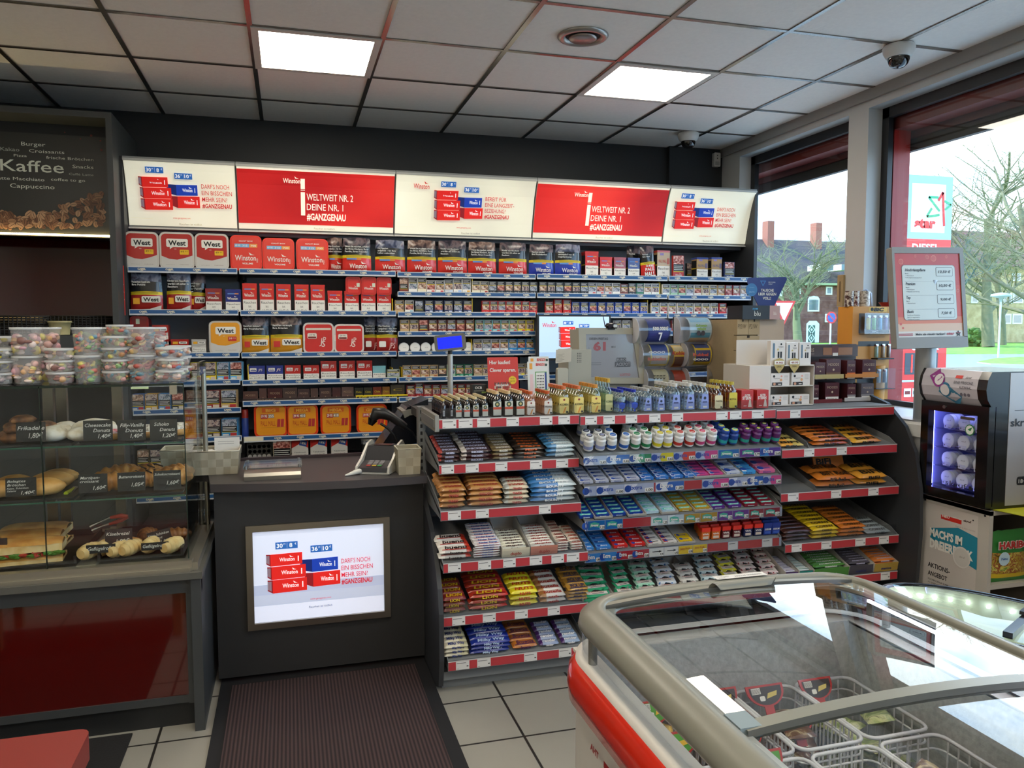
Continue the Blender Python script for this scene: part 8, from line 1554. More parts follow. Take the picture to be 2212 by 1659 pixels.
# red label holders
hold = P('#b8241e', .3, coat=.3)
def holder(x, y, z, w, label, green=0):
 t = thing('label_holder', label, 'label holder', (x, y, z), group='red label holders on the baskets'); f = MB(); f.M = FR((0, 0, 0), (1, 0, 0), (0, .55, .83)); pts = [(-w/2, .022), (w/2, .022)]+[(w/2*math.cos(a), -.036*math.sin(a)*1.1+.012) for a in [PI*i/12 for i in range(13)]]
 f.ext(pts, -.004, 0, hold); f.ext([(-.012, -.05), (.012, -.05), (.012, -.02), (-.012, -.02)], -.004, -.001, hold); f.build('plate', t); f = MB(); f.M = FR((0, 0, 0), (1, 0, 0), (0, .55, .83)); q = .86
 f.poly([(p[0]*q, p[1]*.82-.001) for p in pts], P('#4f9a2c' if green else '#241c1a', .4), .001); f.rect(-w*.38, .002, -w*.14, .016, PWH, .0015); f.rrect(-w*.2, -.014, -w*.06, -.003, .003, PWH, .0015); f.poly([(-w*.02, -.010), (w*.26, -.004), (w*.30, .006), (w*.04, .002)], P('#e8b830' if green else '#d8c060' if w > .07 else '#c88a7a', .4), .002)
 for i in range(8): f.rect(-w*.37+i*w*.028, .003, -w*.36+i*w*.028, .014, INK, .002)
 f.build('insert', t)
for i, (px, py, z, w, lb, g) in enumerate(((1415, 1535, .672, .075, 'green red-edged label holder at the glass side, middle row', 1), (1462, 1605, .672, .10, 'large green label holder at the glass side, near the viewer', 1), (1560, 1508, .672, .085, 'label holder with pink ice picture in the far row', 0), (1655, 1500, .672, .10, 'label holder with yellow ice picture in the far row', 0), (1765, 1485, .672, .09, 'label holder with dark ice picture, far row, window side', 0), (1720, 1560, .672, .09, 'dark label holder under the crossbar', 0), (1625, 1580, .672, .05, 'small red label holder beside the ceiling light reflection', 0), (1650, 1648, .70, .09, 'green label holder at the bottom edge of view', 1))):  # the cream patch in the lid is a ceiling panel's reflection
 p = aZ(px, py, z); holder(p.x, p.y, z, w, lb, g)
# ---------------------------------------------------------------- oval freezer
t = thing('oval_freezer', 'black oval promotional freezer with lit interior behind the large freezer', 'freezer', (2.02, 1.70, 0), rz=math.atan2(-.89, .45))
bk_ = P('#0d0e12', .15, coat=.6); EL = lambda k, j=0: (.43*k, .215*k)
def ell(k, z, n=40, pw=2.4):
 o = []
 for i in range(n):
  a = 2*PI*i/n; c, s_ = math.cos(a), math.sin(a); o.append((.43*k*(abs(c)**(2/pw))*(1 if c > 0 else -1), (.215+.43*(k-1))*(abs(s_)**(2/pw))*(1 if s_ > 0 else -1), z))
 return o
def rings(f, rs, m, smooth=True):
 n = len(rs[0]); f.add(sum(rs, []), [(k*n+i, k*n+(i+1) % n, (k+1)*n+(i+1) % n, (k+1)*n+i) for k in range(len(rs)-1) for i in range(n)], m, smooth)
f = MB(); rings(f, [ell(.94, 0), ell(.95, .60), ell(.99, .66), ell(1.0, .685), ell(.985, .70), ell(.96, .702), ell(.93, .695)], bk_); f.build('body', t)
f = MB(); rings(f, [ell(.93, .695), ell(.92, .30)], P('#c9d2c0', .5)); f.add(ell(.92, .30), [tuple(range(40))], P('#c9d2c0', .5)); f.build('inner_lining', t)
f = MB()
for i in range(0, 40):
 p = ell(.90, .665)[i]; f.blob(p, .006, .006, .005, P('#f4fff8', .4, e=12), 6, 4, 0)
f.build('light_strip', t)
f = MB(); f.surf(lambda a, b: ((a-.5)*.79*(1-.25*abs(2*b-1)**3), (b-.5)*.36*(1-.3*abs(2*a-1)**3), .700+.012*(1-(2*b-1)**2)), 20, 8, glassmat('oval_lid', (.93, .96, .95), 2.2, 0, 1.6)); f.build('lid', t)
f = MB(); f.box(-.012, -.185, .705, .012, .185, .722, bk_); f.box(-.018, -.01, .722, .018, .03, .732, BLACK); f.build('divider_bar', t)
# ================================================================ window side units
CW = P('#b5afa6', .5, var=.03, bs=6); CX = 3.0
t = thing('cube_cabinet', 'beige white low cabinet with a poster on its front, carrying the small fridge', 'cabinet', (0, 0, 0))
f = MB(); f.box(CX, 2.73, 0, CX+.02, 3.125, .72, CW); f.box(CX, 2.73, .70, 3.39, 3.125, .722, CW); f.box(CX+.02, 3.10, 0, 3.39, 3.125, .70, P('#6d665c', .6)); f.box(CX+.02, 2.73, .36, 3.39, 3.10, .38, CW); f.box(3.37, 2.73, 0, 3.39, 3.10, .7, P('#6d665c', .6)); f.build('carcass', t)
for y, z in ((3.10, .695), (2.755, .695)): f = MB(); f.cyl((CX-.002, y, z), (CX, y, z), .005, BLACK, n=10); f.build('screw_cap', t)
f = MB(); f.M = SIDE(CX-.0005, 3.125, 0); S7 = lambda px, py: (3.125-aX(px, py, CX).y, aX(px, py, CX).z)
pw = P('#c5bdb6', .5); f.rect(.028, .20, .335, .685, pw); tl = P('#1e7f98', .45)
q = [S7(*p) for p in ((2011, 1140), (2070, 1140), (2112, 1162), (2110, 1232), (2052, 1195), (2010, 1160))]; f.poly(q, tl, .001)
def T7(s_, px0, px1, py, h, m, d=.002, b=.03): a = S7(px0, py); c = S7(px1, py); f.text(s_, a[0], a[1], h, m, al='l', w=c[0]-a[0], bold=b, d=d)
a = S7(2033, 1120); c = S7(2078, 1118); f.rect(a[0], a[1], c[0], a[1]+.020, RED, .001); T7('NEU', 2036, 2052, 1116, .010, PWH); T7('Schwedens No.1', 2056, 2077, 1117, .006, PWH, b=.0); T7('skruf', 2082, 2099, 1126, .010, P('#4a3a30', .5)); a = S7(2103, 1126); f.disc(a[0], a[1]+.004, .004, INK, .002)
T7('SKRUF SUPER WHITE', 2064, 2108, 1137, .006, P('#9a8f86', .5), b=0); T7('MACH’S IM', 2009, 2080, 1155, .036, PWH, b=.05); T7('DREIERPACK', 2009, 2104, 1180, .040, PWH, b=.05)
T7('AKTIONS-', 2005, 2053, 1222, .022, INK, b=.02); T7('ANGEBOT', 2005, 2047, 1240, .022, INK, b=.02); T7('3 DOSEN SKRUF SUPER WHITE', 2005, 2066, 1250, .008, INK, b=.01); T7('+ 1 DOSE ON TOP', 2005, 2040, 1257, .008, INK, b=.01)
a = S7(2078, 1204); f.disc(a[0], a[1], .050, P('#d6d2cc', .4), .003, 28); f.disc(a[0]+.002, a[1], .043, P('#c9c5be', .4), .004, 28); f.text('skruf', a[0]+.005, a[1]-.002, .010, P('#8a847c', .5), w=.03, d=.005)
f.build('poster', t)
t = thing('side_cupboard', 'white cupboard under the window sill between sweets rack and fridge', 'cupboard', (0, 0, 0)); f = MB(); f.box(CX+.0, 3.13, 0, 3.39, 3.40, 1.03, P('#c2c2be', .5)); f.build('carcass', t); f = MB(); f.box(CX-.015, 3.13, 1.0, CX, 3.40, 1.06, P('#cfcfcb', .4)); f.build('top_edge', t)
# mini fridge with header
FXX = 2.985; FU = lambda px, py: (3.115-aX(px, py, FXX).y, aX(px, py, FXX).z)
t = thing('mini_fridge', 'black glass-door counter fridge with white round cans and a curved white header', 'fridge', (0, 0, 0)); kb = P('#08090a', .25, coat=.3)
f = MB(); f.box(FXX+.02, 2.735, .725, 3.37, 3.115, .74, kb); f.box(FXX+.03, 2.735, .74, 3.37, 2.75, 1.345, kb); f.box(FXX+.03, 3.10, .74, 3.37, 3.115, 1.345, kb); f.box(3.35, 2.75, .74, 3.37, 3.10, 1.345, kb); f.box(FXX+.03, 2.75, 1.18, 3.35, 3.10, 1.345, kb); f.box(FXX+.05, 2.752, .742, 3.35, 2.756, 1.18, P('#8a8cb8', .4)); f.box(FXX+.05, 3.094, .742, 3.35, 3.098, 1.18, P('#8a8cb8', .4)); f.box(3.33, 2.756, .742, 3.348, 3.094, 1.18, P('#8a8cc0', .4)); f.build('body', t)
f = MB(); f.box(FXX+.10, 2.733, .74, 3.36, 2.735, 1.34, P('#aaa5a4', .25, .3)); f.M = FRONT(FXX+.1, 2.7325, .74); f.text('skruf', .075, .36, .034, INK, w=.13, bold=.02); f.rect(.03, .43, .10, .432, INK); f.rrect(.06, .09, .12, .13, .012, INK); f.text('18+', .09, .10, .018, PWH, w=.04, d=.002); f.build('side_panel', t)
w0 = FU(2018, 1060); w1 = FU(2110, 885); WD = .385; f = MB(); f.M = SIDE(FXX, 3.115, 0); g0, g1, v0, v1 = .045, .325, .775, 1.145
f.ext([(0, .735), (WD, .735), (WD, v0), (0, v0)], -.02, .015, kb); f.ext([(0, v1), (WD, v1), (WD, 1.19), (0, 1.19)], -.02, .015, kb); f.ext([(0, v0), (g0, v0), (g0, v1), (0, v1)], -.02, .015, kb); f.ext([(g1, v0), (WD, v0), (WD, v1), (g1, v1)], -.02, .015, kb); dr = f.build('door', t)
f = MB(); f.M = SIDE(FXX, 3.115, 0); f.rect(g0, v0, g1, v1, GLASS, .006); f.text('skruf', (g0+g1)/2+.03, v0+.025, .024, INK, w=.12, d=.008); f.disc(g1-.03, v0+.035, .009, INK, .008); f.disc(g1-.045, v1-.07, .026, P('#2f7a4a', .4), .008, 20); f.disc(g1-.045, v1-.07, .021, P('#dfe4de', .4), .009, 20); f.poly([(g1-.055, v1-.068), (g1-.03, v1-.055), (g1-.04, v1-.075)], P('#2f7a4a', .4), .010); f.rrect(g1-.10, v1-.025, g1-.02, v1-.012, .005, P('#4a4038', .4), .008); f.build('door_glass', dr)
f = MB(); f.M = SIDE(FXX-.016, 3.115, 0); f.cyl((.14, 1.168, -.002), (.14, 1.168, .004), .008, STEEL, n=14); f.build('lock', dr)
f = MB(); f.box(FXX+.03, 3.085, .78, FXX+.036, 3.092, 1.14, P('#7a80ff', .4, e=22)); f.box(FXX+.03, 2.76, .765, FXX+.036, 3.09, .770, P('#7a80ff', .4, e=5)); f.box(FXX+.04, 2.76, 1.168, FXX+.05, 3.09, 1.174, P('#9aa0ff', .4, e=20)); f.build('light_strip', t)
arc = [(0, .0), (-.022, .03), (-.032, .075), (-.024, .12), (-.004, .155)]
for u0, u1, m_ in ((0, .012, kb), (.012, .335, None), (.335, .385, kb)):
 f = MB();
 if m_: f.M = FR((FXX, 3.115-u1, 1.19), (1, 0, 0), (0, 0, 1)); f.ext([(x-.004, z) for x, z in arc]+[(.04, .155), (.04, 0)], -(u1-u0), 0, m_); f.build('header_cap', t)
 else:
  f.M = FR((FXX, 3.115-u1, 1.19), (1, 0, 0), (0, 0, 1)); f.ext(arc+[(.04, .155), (.04, 0)], -(u1-u0), 0, P('#c0bcc4', .35)); h_ = f.build('header_sign', t)
class Hd(MB):
 def build(s, *a, **k):
  def fx_(z):
   for (x0, z0), (x1, z1) in zip(arc, arc[1:]):
    if z0 <= z-1.19 <= z1: return x0+(x1-x0)*(z-1.19-z0)/(z1-z0)
   return 0
  s.v = [(x+fx_(z), y, z) for x, y, z in s.v]; return MB.build(s, *a, **k)
f = Hd(); f.M = SIDE(FXX-.001, 3.115, 1.19)
def band(p, q_, w, m, d):
 n = 8; a = Vector((*p, 0)); b = Vector((*q_, 0)); nn = (b-a).normalized().cross(Vector((0, 0, 1)))*w/2
 for i in range(n): c0 = a.lerp(b, i/n); c1 = a.lerp(b, (i+1)/n); f.poly([tuple(x_)[:2] for x_ in (c0+nn, c1+nn, c1-nn, c0-nn)], m, d)
band((.075, .140), (.11, .10), .055, P('#8a2a80', .4), .001); band((.13, .075), (.23, .010), .06, P('#3f86a8', .4), .001); f.disc(.115, .105, .034, P('#8a2a80', .4), .0015, 20); f.disc(.115, .107, .026, P('#d8d6d8', .4), .0022, 20); f.disc(.155, .062, .034, P('#2f6f90', .4), .0015, 20); f.disc(.153, .060, .026, P('#d8d6d8', .4), .0022, 20)
f.rect(.205, .118, .245, .132, RED, .001); f.text('skruf', .278, .120, .010, P('#4a4a4e', .5), w=.032, d=.002); f.text('EINE FRISCHE', .255, .093, .013, P('#5a5a62', .5), w=.105, d=.002, bold=.01); f.text('AUSWAHL.', .27, .072, .013, P('#5a5a62', .5), w=.07, d=.002, bold=.01)
for i in range(3): f.disc(.245+i*.02, .045, .008, P('#6a6470', .4), .002)
f.build('header_print', t)
kd = P('#d0d0dc', .35); n_ = 0
def sc_fn():
 f = MB(); f.M = SIDE(0, 0, 0); f.cyl((0, .034, -.02), (0, .034, 0), .034, kd, n=24); f.M = SIDE(-.0005, 0, 0); f.disc(0, .034, .029, P('#dcdce6', .35), .0005, 24); f.text('skruf', .002, .036, .007, P('#6a6a7a', .5), w=.024); f.rrect(-.022, 0, .022, .020, .003, P('#c8c8e4', .3), .004); f.rect(-.016, .006, -.012, .014, INK, .005); f.rect(.0, .004, .016, .007, P('#8a8aa8'), .005); return f.build('snus_can')
SCN = Proto(sc_fn)
for r_ in range(4):
 for c_ in range(3):
  for d_ in range(3): SCN.put((FXX+.055+d_*.024, 3.115-(.098+c_*.090), .785+(3-r_)*.091), label='white snus can in the lit fridge, row %s from top, column %s, %s deep' % (ORD[r_], ORD[c_], ORD[d_]), cat='snus can', group='snus cans in the small fridge')
for r_ in range(4): f = MB(); f.box(FXX+.04, 2.76, .779+r_*.091, FXX+.2, 3.09, .782+r_*.091, CLEAR); f.build('wire_shelf', t)
f = MB(); f.add([(3.05, 2.60, .724), (3.30, 2.66, .724), (3.33, 2.76, .7245), (3.02, 2.735, .7245), (3.05, 2.60, .726), (3.30, 2.66, .726), (3.33, 2.76, .7265), (3.02, 2.735, .7265)], [(3, 2, 1, 0), (4, 5, 6, 7), (0, 1, 5, 4)], P('#c8c020', .5)); tag(f.build('yellow_sheet'), 'yellow sheet sticking out from under the small fridge', 'paper')
# gummy bags
def gbag(x, y, z, w, h, label, c='#2f7a34'):
 t = thing('gummy_bag', label, 'sweets bag', (x, y, z), group='bags of gummy sweets'); f = MB(); mm = ramp_mat('gummy_print', ['#5a3a20', '#b8a030', '#8a2a20', '#d8c860', '#4a7a2a'], 40, .3, dist=1)
 def g(sg): return lambda a, b: ((a-.5)*w, sg*.022*(1-abs(2*a-1)**4)*(1-abs(2*b-1)**4), b*h+.006*abs(math.sin(a*14))*(b > .95))
 f.surf(g(-1), 8, 12, lambda a, b: P(c, .3) if b > .62 or b < .12 else P('#d8b820', .3) if b > .55 or b < .17 else mm); f.surf(lambda a, b: g(1)(1-a, b), 4, 4, P(c, .4)); f.build('bag', t); f = MB(); f.M = FRONT(0, -.0235, 0); f.text('HARIBO', .0, h*.68, h*.13, P('#e8e0d8', .4), w=w*.92, bold=.10); f.text('HARIBO', .0, h*.68, h*.13, P('#b82a24', .4), w=w*.88, bold=.04, d=.002); f.disc(-w*.28, h*.48, w*.16, P('#b8d0dc', .4), .002, 14); f.text('Neu', -w*.28, h*.46, h*.05, P('#2a5a9a', .4), w=w*.18, bold=.02, d=.003); f.build('printing', t)
gbag(3.16, 2.765, .380, .20, .235, 'green and yellow bag of gummy bears in the open cabinet niche')
# car wash price board
t = thing('price_board', 'grey framed red and white price board on a pole by the window', 'price board', (0, 0, 0)); YP, YQ = 3.20, 3.15
c4 = [aY(1938, 538, YP+.02), aY(2088, 533, YP-.0), aY(2080, 752, YQ-.0), aY(1922, 750, YQ+.02)]; tl_, tr_, br_, bl_ = [Vector(c) for c in c4]; U = ((tr_-tl_)+(br_-bl_)).normalized(); V = ((tl_-bl_)+(tr_-br_)).normalized(); V = (V-U*V.dot(U)).normalized(); W = ((tr_-tl_).length+(br_-bl_).length)/2; H = ((tl_-bl_).length+(tr_-br_).length)/2
Fm = FR(tuple((tl_+tr_+br_+bl_)/4-U*W/2-V*H/2), U, V); sv = P('#85827b', .45)
f = MB(); f.M = Fm; f.rr(0, 0, W, H, .008, -.035, 0, sv); f.ext([(0, 0), (W, 0), (W, .055), (0, .055)], 0, .006, sv); f.ext([(0, H-.03), (W, H-.03), (W, H), (0, H)], 0, .006, sv); f.ext([(0, .05), (.014, .05), (.014, H-.03), (0, H-.03)], 0, .006, sv); f.ext([(W-.022, .05), (W, .05), (W, H-.03), (W-.022, H-.03)], 0, .006, sv); f.build('frame', t)
f = MB(); f.M = Fm; pr = MB; a0, a1, b0, b1 = .014, W-.022, .055, H-.03; hh = b1-b0; ww_ = a1-a0
f.rect(a0, b0+hh*.62, a1, b1, P('#b5301e', .35), .001); f.rect(a0, b0+hh*.24, a1, b0+hh*.62, P('#bf3c22', .35), .001); f.rect(a0, b0+hh*.16, a1, b0+hh*.24, P('#c8683c', .35), .001); f.rect(a0, b0+hh*.07, a1, b0+hh*.16, P('#cfa888', .35), .001); f.rect(a0, b0, a1, b0+hh*.07, P('#c9c4ba', .35), .001)
for u, v, r_ in ((.10, .90, .014), (.50, .955, .011), (.60, .94, .016), (.32, .965, .007), (.80, .96, .007), (.05, .16, .008), (.08, .11, .006), (.95, .55, .008)): f.disc(a0+ww_*u, b0+hh*v, r_, P('#cf7450', .3), .0014, 16); f.disc(a0+ww_*u, b0+hh*v, r_*.8, P('#bd4028', .3), .0018, 16)
f.rrect(a0+ww_*.10, b0+hh*.20, a0+ww_*.92, b0+hh*.86, .016, P('#6e6a66', .4), .002, 5); f.rrect(a0+ww_*.105, b0+hh*.205, a0+ww_*.915, b0+hh*.855, .015, P('#c4cbc4', .4), .003, 5)
kk = P('#3c4246', .5); gg = P('#8b9494', .5)
for i, (nm, pr_, L_) in enumerate((('Hochglanzpflege', '13,50 €', ('Basic', '+ Aktivschaum', '+ Hochglanz-Schaumpolitur')), ('Premium', '10,50 €', ('Basic', '+ Aktivschaum', '+ Wachskonservierung')), ('Top', '9,00 €', ('Basic', '+ Aktivschaum')), ('Basic', '7,50 €', ('Hochdruck-Vorwäsche', 'Rad- & Felgenwäsche', 'Waschen & Trocknen')))):
 v = b0+hh*(.785-.165*i); f.text(nm, a0+ww_*.15, v, .013, kk, al='l', w=len(nm)*.0078, shear=.25, bold=.03, d=.004)
 for j, l_ in enumerate(L_): f.text(l_, a0+ww_*.15, v-.014-.0105*j, .0055, kk, al='l', w=len(l_)*.0038, d=.004)
 f.rrect(a0+ww_*.62, v-.026, a0+ww_*.88, v+.020, .007, kk, .0035); f.rrect(a0+ww_*.625, v-.0245, a0+ww_*.875, v+.0185, .006, P('#c4cbc4', .4), .004); f.text(pr_, a0+ww_*.75, v-.009, .012, kk, w=len(pr_)*.0105, shear=.2, bold=.03, d=.005)
 if i < 3: f.rect(a0+ww_*.14, v-.052, a0+ww_*.88, v-.0512, gg, .004)
rd = P('#a02028', .4); f.text('Mehr als günstig tanken!', a0+ww_*.49, b0+hh*.022, .010, INK, w=ww_*.45, bold=.03, d=.003); f.text('star', a0+ww_*.80, b0+hh*.022, .012, rd, w=ww_*.12, bold=.05, d=.003); f.rect(a0, b0+hh*.035, a0+ww_*.22, b0+hh*.045, rd, .003); f.rect(a0, b0+hh*.02, a0+ww_*.22, b0+hh*.028, rd, .003)
sx_, sy_ = a0+ww_*.92, b0+hh*.034
for i in range(5): a = PI/2+i*PI*4/5; b_ = PI/2+(i+1)*PI*4/5; p_ = Vector((sx_+.014*math.cos(a), sy_+.014*math.sin(a), 0)); q_ = Vector((sx_+.014*math.cos(b_), sy_+.014*math.sin(b_), 0)); nn = (q_-p_).normalized().cross(Vector((0, 0, 1)))*.0016; f.poly([tuple(x_)[:2] for x_ in (p_+nn, q_+nn, q_-nn, p_-nn)], rd if i == 2 else INK, .003+.0001*i)
f.build('poster', t)
pc = aY(2001, 820, 3.225); f = MB(); f.cyl((pc.x, 3.235, 1.07), (pc.x, 3.235, c4[0].z-.15), .048, P('#9a9c9c', .35, .5), n=24); f.build('pole', t); f = MB(); f.cyl((pc.x, 3.235, 1.07), (pc.x, 3.235, 1.078), .10, P('#9a9c9c', .35, .5), n=28); f.build('base_plate', t)
# strap winder on the window post
f = MB(); p = aX(1817, 628, XW-.01); f.M = SIDE(XW-.002, p.y+.03, p.z-.10); f.rr(0, 0, .055, .20, .004, 0, .015, P('#a58d64', .5)); f.rrect(.022, .03, .034, .16, .005, P('#6a5638', .5), .016); tag(f.build('shutter_strap_guide'), 'tan wooden shutter strap plate on the post between the windows', 'strap plate')
# ================================================================ outside
GZ = -.15
grass = ramp_mat('meadow_grass', ['#4f7a24', '#6f9a35', '#86ad45'], 3, .9, detail=8, bump=.4)
asph = P('#7d8488', .85, bump=.3, bs=60, var=.08)
b = MB(); b.box(XW+.4, -60, GZ-.3, 160, 160, GZ-.02, grass); struct(b.build('ground'))
b = MB(); b.add([(XW+.4, -40, GZ), (34, -30, GZ), (60, 12, GZ), (42.5, 36.5, GZ), (37.5, 37.8, GZ), (20, 60, GZ), (-20, 60, GZ), (-20, 6.1, GZ), (XW+.4, 6.1, GZ)], [tuple(range(9))], asph); struct(b.build('ground_road'))
b = MB(); b.box(XW+.4, -20, GZ, 9.5, 9.5, GZ+.01, P('#b9b7b0', .8, bump=.2, bs=30, var=.05)); struct(b.build('ground_forecourt'))  # unseen paving, coloured pale to bounce daylight up to the ceiling
b = MB(); pts = [aZ(px, py, GZ) for px, py in ((2110, 784), (2150, 776), (2230, 772), (2330, 776), (2330, 796), (2212, 790), (2140, 788))]
b.ext([(p.x, p.y) for p in pts], GZ-.05, GZ+.06, P('#9fa09a', .9), ms=grass); struct(b.build('ground_island'))
b = MB(); pts = [aZ(px, py, GZ) for px, py in ((1640, 758), (1640, 741), (1835, 741), (1835, 752))]
b.ext([(p.x, p.y) for p in pts], GZ-.05, GZ+.02, grass); struct(b.build('ground_verge'))
brick = ramp_mat('red_brick', ['#5e3a34', '#704a44', '#7e5a52'], 2.2, .9, detail=9)
ybrick = ramp_mat('yellow_brick', ['#a08a63', '#b39c74', '#c2ab84'], 2.2, .9, detail=9)
roofm = P('#4b4445', .8, var=.15, bs=3); wfr = P('#dfe3e2', .5); pane = P('#5e6e72', .08, coat=.5)
def wall_win(par, x0, x1, z0, z1, Y, arch=False):
 f = MB(); f.M = FRONT(0, Y, 0); fr = MB(); fr.M = f.M
 if arch:
  pts = [(x0, z0), (x1, z0), (x1, z1-.25)]+[((x0+x1)/2+(x1-x0)/2*math.cos(t), z1-.25+.3*math.sin(t)) for t in (PI*.25, PI*.5, PI*.75)]+[(x0, z1-.25)]
 else: pts = [(x0, z0), (x1, z0), (x1, z1), (x0, z1)]
 f.ext(pts, -.1, .06, wfr); w = f.build('window', par)
 g = .14; f = MB(); f.M = FRONT(0, Y-.065, 0); f.rect(x0+g, z0+g, x1-g, z1-g*(2.4 if arch else 1), pane); f.build('pane', w)
 return w
Yb = 68
def q(px, py): p = aY(px, py, Yb); return p.x, p.z
t = thing('brick_house', 'long red brick house with a dark roof across the street', 'house', (46, Yb, GZ))
t.location = (0, 0, 0)
f = MB(); f.box(38.6, Yb, GZ, 62, Yb+9, 5.72, brick); f.build('wall', t)
f = MB(); f.M = FR((38.2, Yb-.4, 5.7), (0, 1, 0), (0, 0, 1)); f.ext([(0, 0), (0, .25), (4.9, 4.9), (9.8, .25), (9.8, 0)], 0, 24.4, roofm); f.M = I4; f.box(38.2, Yb-.55, 5.62, 62.6, Yb-.35, 5.84, P('#9fb08a', .6)); f.build('roof', t)
for a, c, z in ((1653, 1667, 478), (1757, 1770, 482)):
 x0 = aY(a, z, 72).x; x1 = aY(c, z, 72).x; zt = aY(a, z, 72).z
 f = MB(); f.box(x0, 71.5, 9.4, x1, 72.5, zt, P('#8d5a4d', .9)); f.build('chimney', t)
for u0, v0, u1, v1 in ((1717, 618, 1729, 636), (1784, 619, 1797, 637), (1714, 677, 1727, 696), (1782, 678, 1791, 696), (1684, 620, 1690, 640)):
 x0, z1 = q(u0, v0); x1, z0 = q(u1, v1); wall_win(t, x0, x1, z0, z1, Yb)
x0, z1 = q(1745, 640); x1, z0 = q(1769, 673); wall_win(t, x0, x1, z0, z1, Yb, True)
f = MB(); f.M = FRONT(0, Yb, 0); x0, z1 = q(1742, 693); x1, z0 = q(1768, 742)
f.ext([(x0, GZ), (x1, GZ), (x1, z1-.3), (x1-.35, z1), (x0+.35, z1), (x0, z1-.3)], -.1, .05, wfr); dr = f.build('door', t)
f = MB(); f.M = FRONT(0, Yb-.06, 0); f.rect(x0+.2, GZ, x1-.5, z1-.45, P('#35564e', .6));
cx = (x0+x1-.3)/2; h = z1-.45-GZ
for cz in (GZ+h*.27, GZ+h*.75):
 for r_ in (.42, .28, .14):
  for sgn in (1,): f.poly([(cx-r_, cz), (cx, cz-r_*1.3), (cx+r_, cz), (cx, cz+r_*1.3)], P('#c9d3ca', .6) if r_ != .28 else P('#35564e', .6), .002+.002*(1-r_))
f.build('door_leaf', dr)
f = MB(); f.M = FRONT(0, Yb-1.5, 0)
for u0, v0, u1, v1 in ((1772, 571, 1800, 584), (1818, 571, 1840, 584)):
 x0, z1 = (aY(u0, v0, Yb-1.5).x, aY(u0, v0, Yb-1.5).z); x1, z0 = (aY(u1, v1, Yb-1.5).x, aY(u1, v1, Yb-1.5).z); f.ext([(x0, z0), (x1, z0), (x1, z1), (x0, z1)], -2, 0, wfr, ms=pane)
f.build('dormer_window', t)
Yc = 62
def q2(px, py): p = aY(px, py, Yc); return p.x, p.z
t = thing('apartment_house', 'yellow brick house behind the big trees beyond the lawn', 'house', (0, 0, 0))
f = MB(); f.box(61, Yc, GZ, 92, Yc+9, q2(2150, 575)[1], ybrick); f.build('wall', t)
f = MB(); f.M = FR((60.5, Yc-.5, q2(2150, 575)[1]), (0, 1, 0), (0, 0, 1)); f.ext([(0, 0), (5, 4), (10, 0)], 0, 32, P('#6b4a44', .8)); f.build('roof', t)
for u0, v0, u1, v1 in ((2166, 633, 2185, 656), (2188, 632, 2209, 655), (2164, 678, 2183, 700), (2187, 678, 2207, 700), (2186, 590, 2204, 607), (2225, 632, 2246, 655), (2225, 678, 2246, 700), (2098, 634, 2112, 655)):
 x0, z1 = q2(u0, v0); x1, z0 = q2(u1, v1); wall_win(t, x0, x1, z0, z1, Yc)
# ---- bare trees
bark = P('#6a7450', .9, var=.2, bs=4); bark2 = P('#6e6e56', .9, var=.2, bs=4); twigm = P('#7c8060', .9)
def tree(base, H, r0, seed, label, lean=(0, 0), spread=1.0, fork=.25, n0=7, m=bark, tw=twigm, levels=4):
 rn = random.Random(seed); t = thing('bare_tree', label, 'tree', base, group='bare winter trees')
 A = MB(); B = MB()
 def limb(p, d, L, r, lv):
  n = 5 if lv < 2 else 3; pts = [Vector(p)]; q_ = Vector(p); d = Vector(d).normalized()
  for i in range(n):
   d = (d+Vector((rn.gauss(0, .13), rn.gauss(0, .13), rn.gauss(.03 if lv < 3 else -.02, .10)))*(1 if lv else .35)).normalized(); q_ = q_+d*(L/n); pts.append(q_.copy())
  (A if lv < 2 else B).tube(pts, [r*(1-.62*i/n) for i in range(n+1)], m if lv < 3 else tw, 7 if lv == 0 else 5 if lv == 1 else 3)
  if lv >= levels: return
  k = n0 if lv == 0 else (6, 6, 7, 5)[lv-0 if lv < 4 else 3]
  for j in range(k):
   s_ = (fork+(1-fork)*j/k) if lv == 0 else .25+.75*rn.random()
   i = min(n-1, int(s_*n)); pp = pts[i].lerp(pts[i+1], s_*n-i)
   az = rn.uniform(0, 2*PI)+j*2.4; el = rn.uniform(.35, .95) if lv == 0 else rn.uniform(.1, .9)
   side = Vector((math.cos(az), math.sin(az), 0)); dd = d*.55*(1 if lv else .6)+side*spread*math.cos(el)+Vector((0, 0, math.sin(el)*.8))
   limb(pp, dd, L*rn.uniform(.45, .68)*(1.15 if lv == 0 else 1), r*(.42 if lv == 0 else .36), lv+1)
 limb((0, 0, 0), (lean[0], lean[1], 1), H*.55, r0, 0)
 A.build('trunk', t); B.build('twigs', t); return t
p = aZ(1727, 745, GZ); p = p*(1); tree((aY(1727, 742, 44).x, 44, GZ), 8.8, .33, 3, 'mossy bare tree in front of the red brick house', (-.12, 0), 1.25, .42, 8)
p = aY(2020, 700, 50); tree((p.x, 50, GZ), 15, .3, 5, 'bare dark tree behind the fuel price pylon', spread=.9, m=P('#4f5f62', .9), tw=P('#5d7076', .9))
p = aY(2135, 738, 50); tree((p.x, 50, GZ), 19, .48, 8, 'tallest bare tree, thick trunk on the lawn near the lamp post', spread=1.2, n0=9, m=bark2)
p = aY(2165, 735, 55); tree((p.x, 55, GZ), 17, .36, 12, 'bare tree with a slim trunk just behind the thick one', spread=1.1, n0=8, m=bark2)
p = aY(2260, 735, 38); tree((p.x, 38, GZ), 17, .36, 21, 'bare tree whose branches hang in at the edge of the large window', (-.25, 0), 1.4, n0=10, m=bark2)
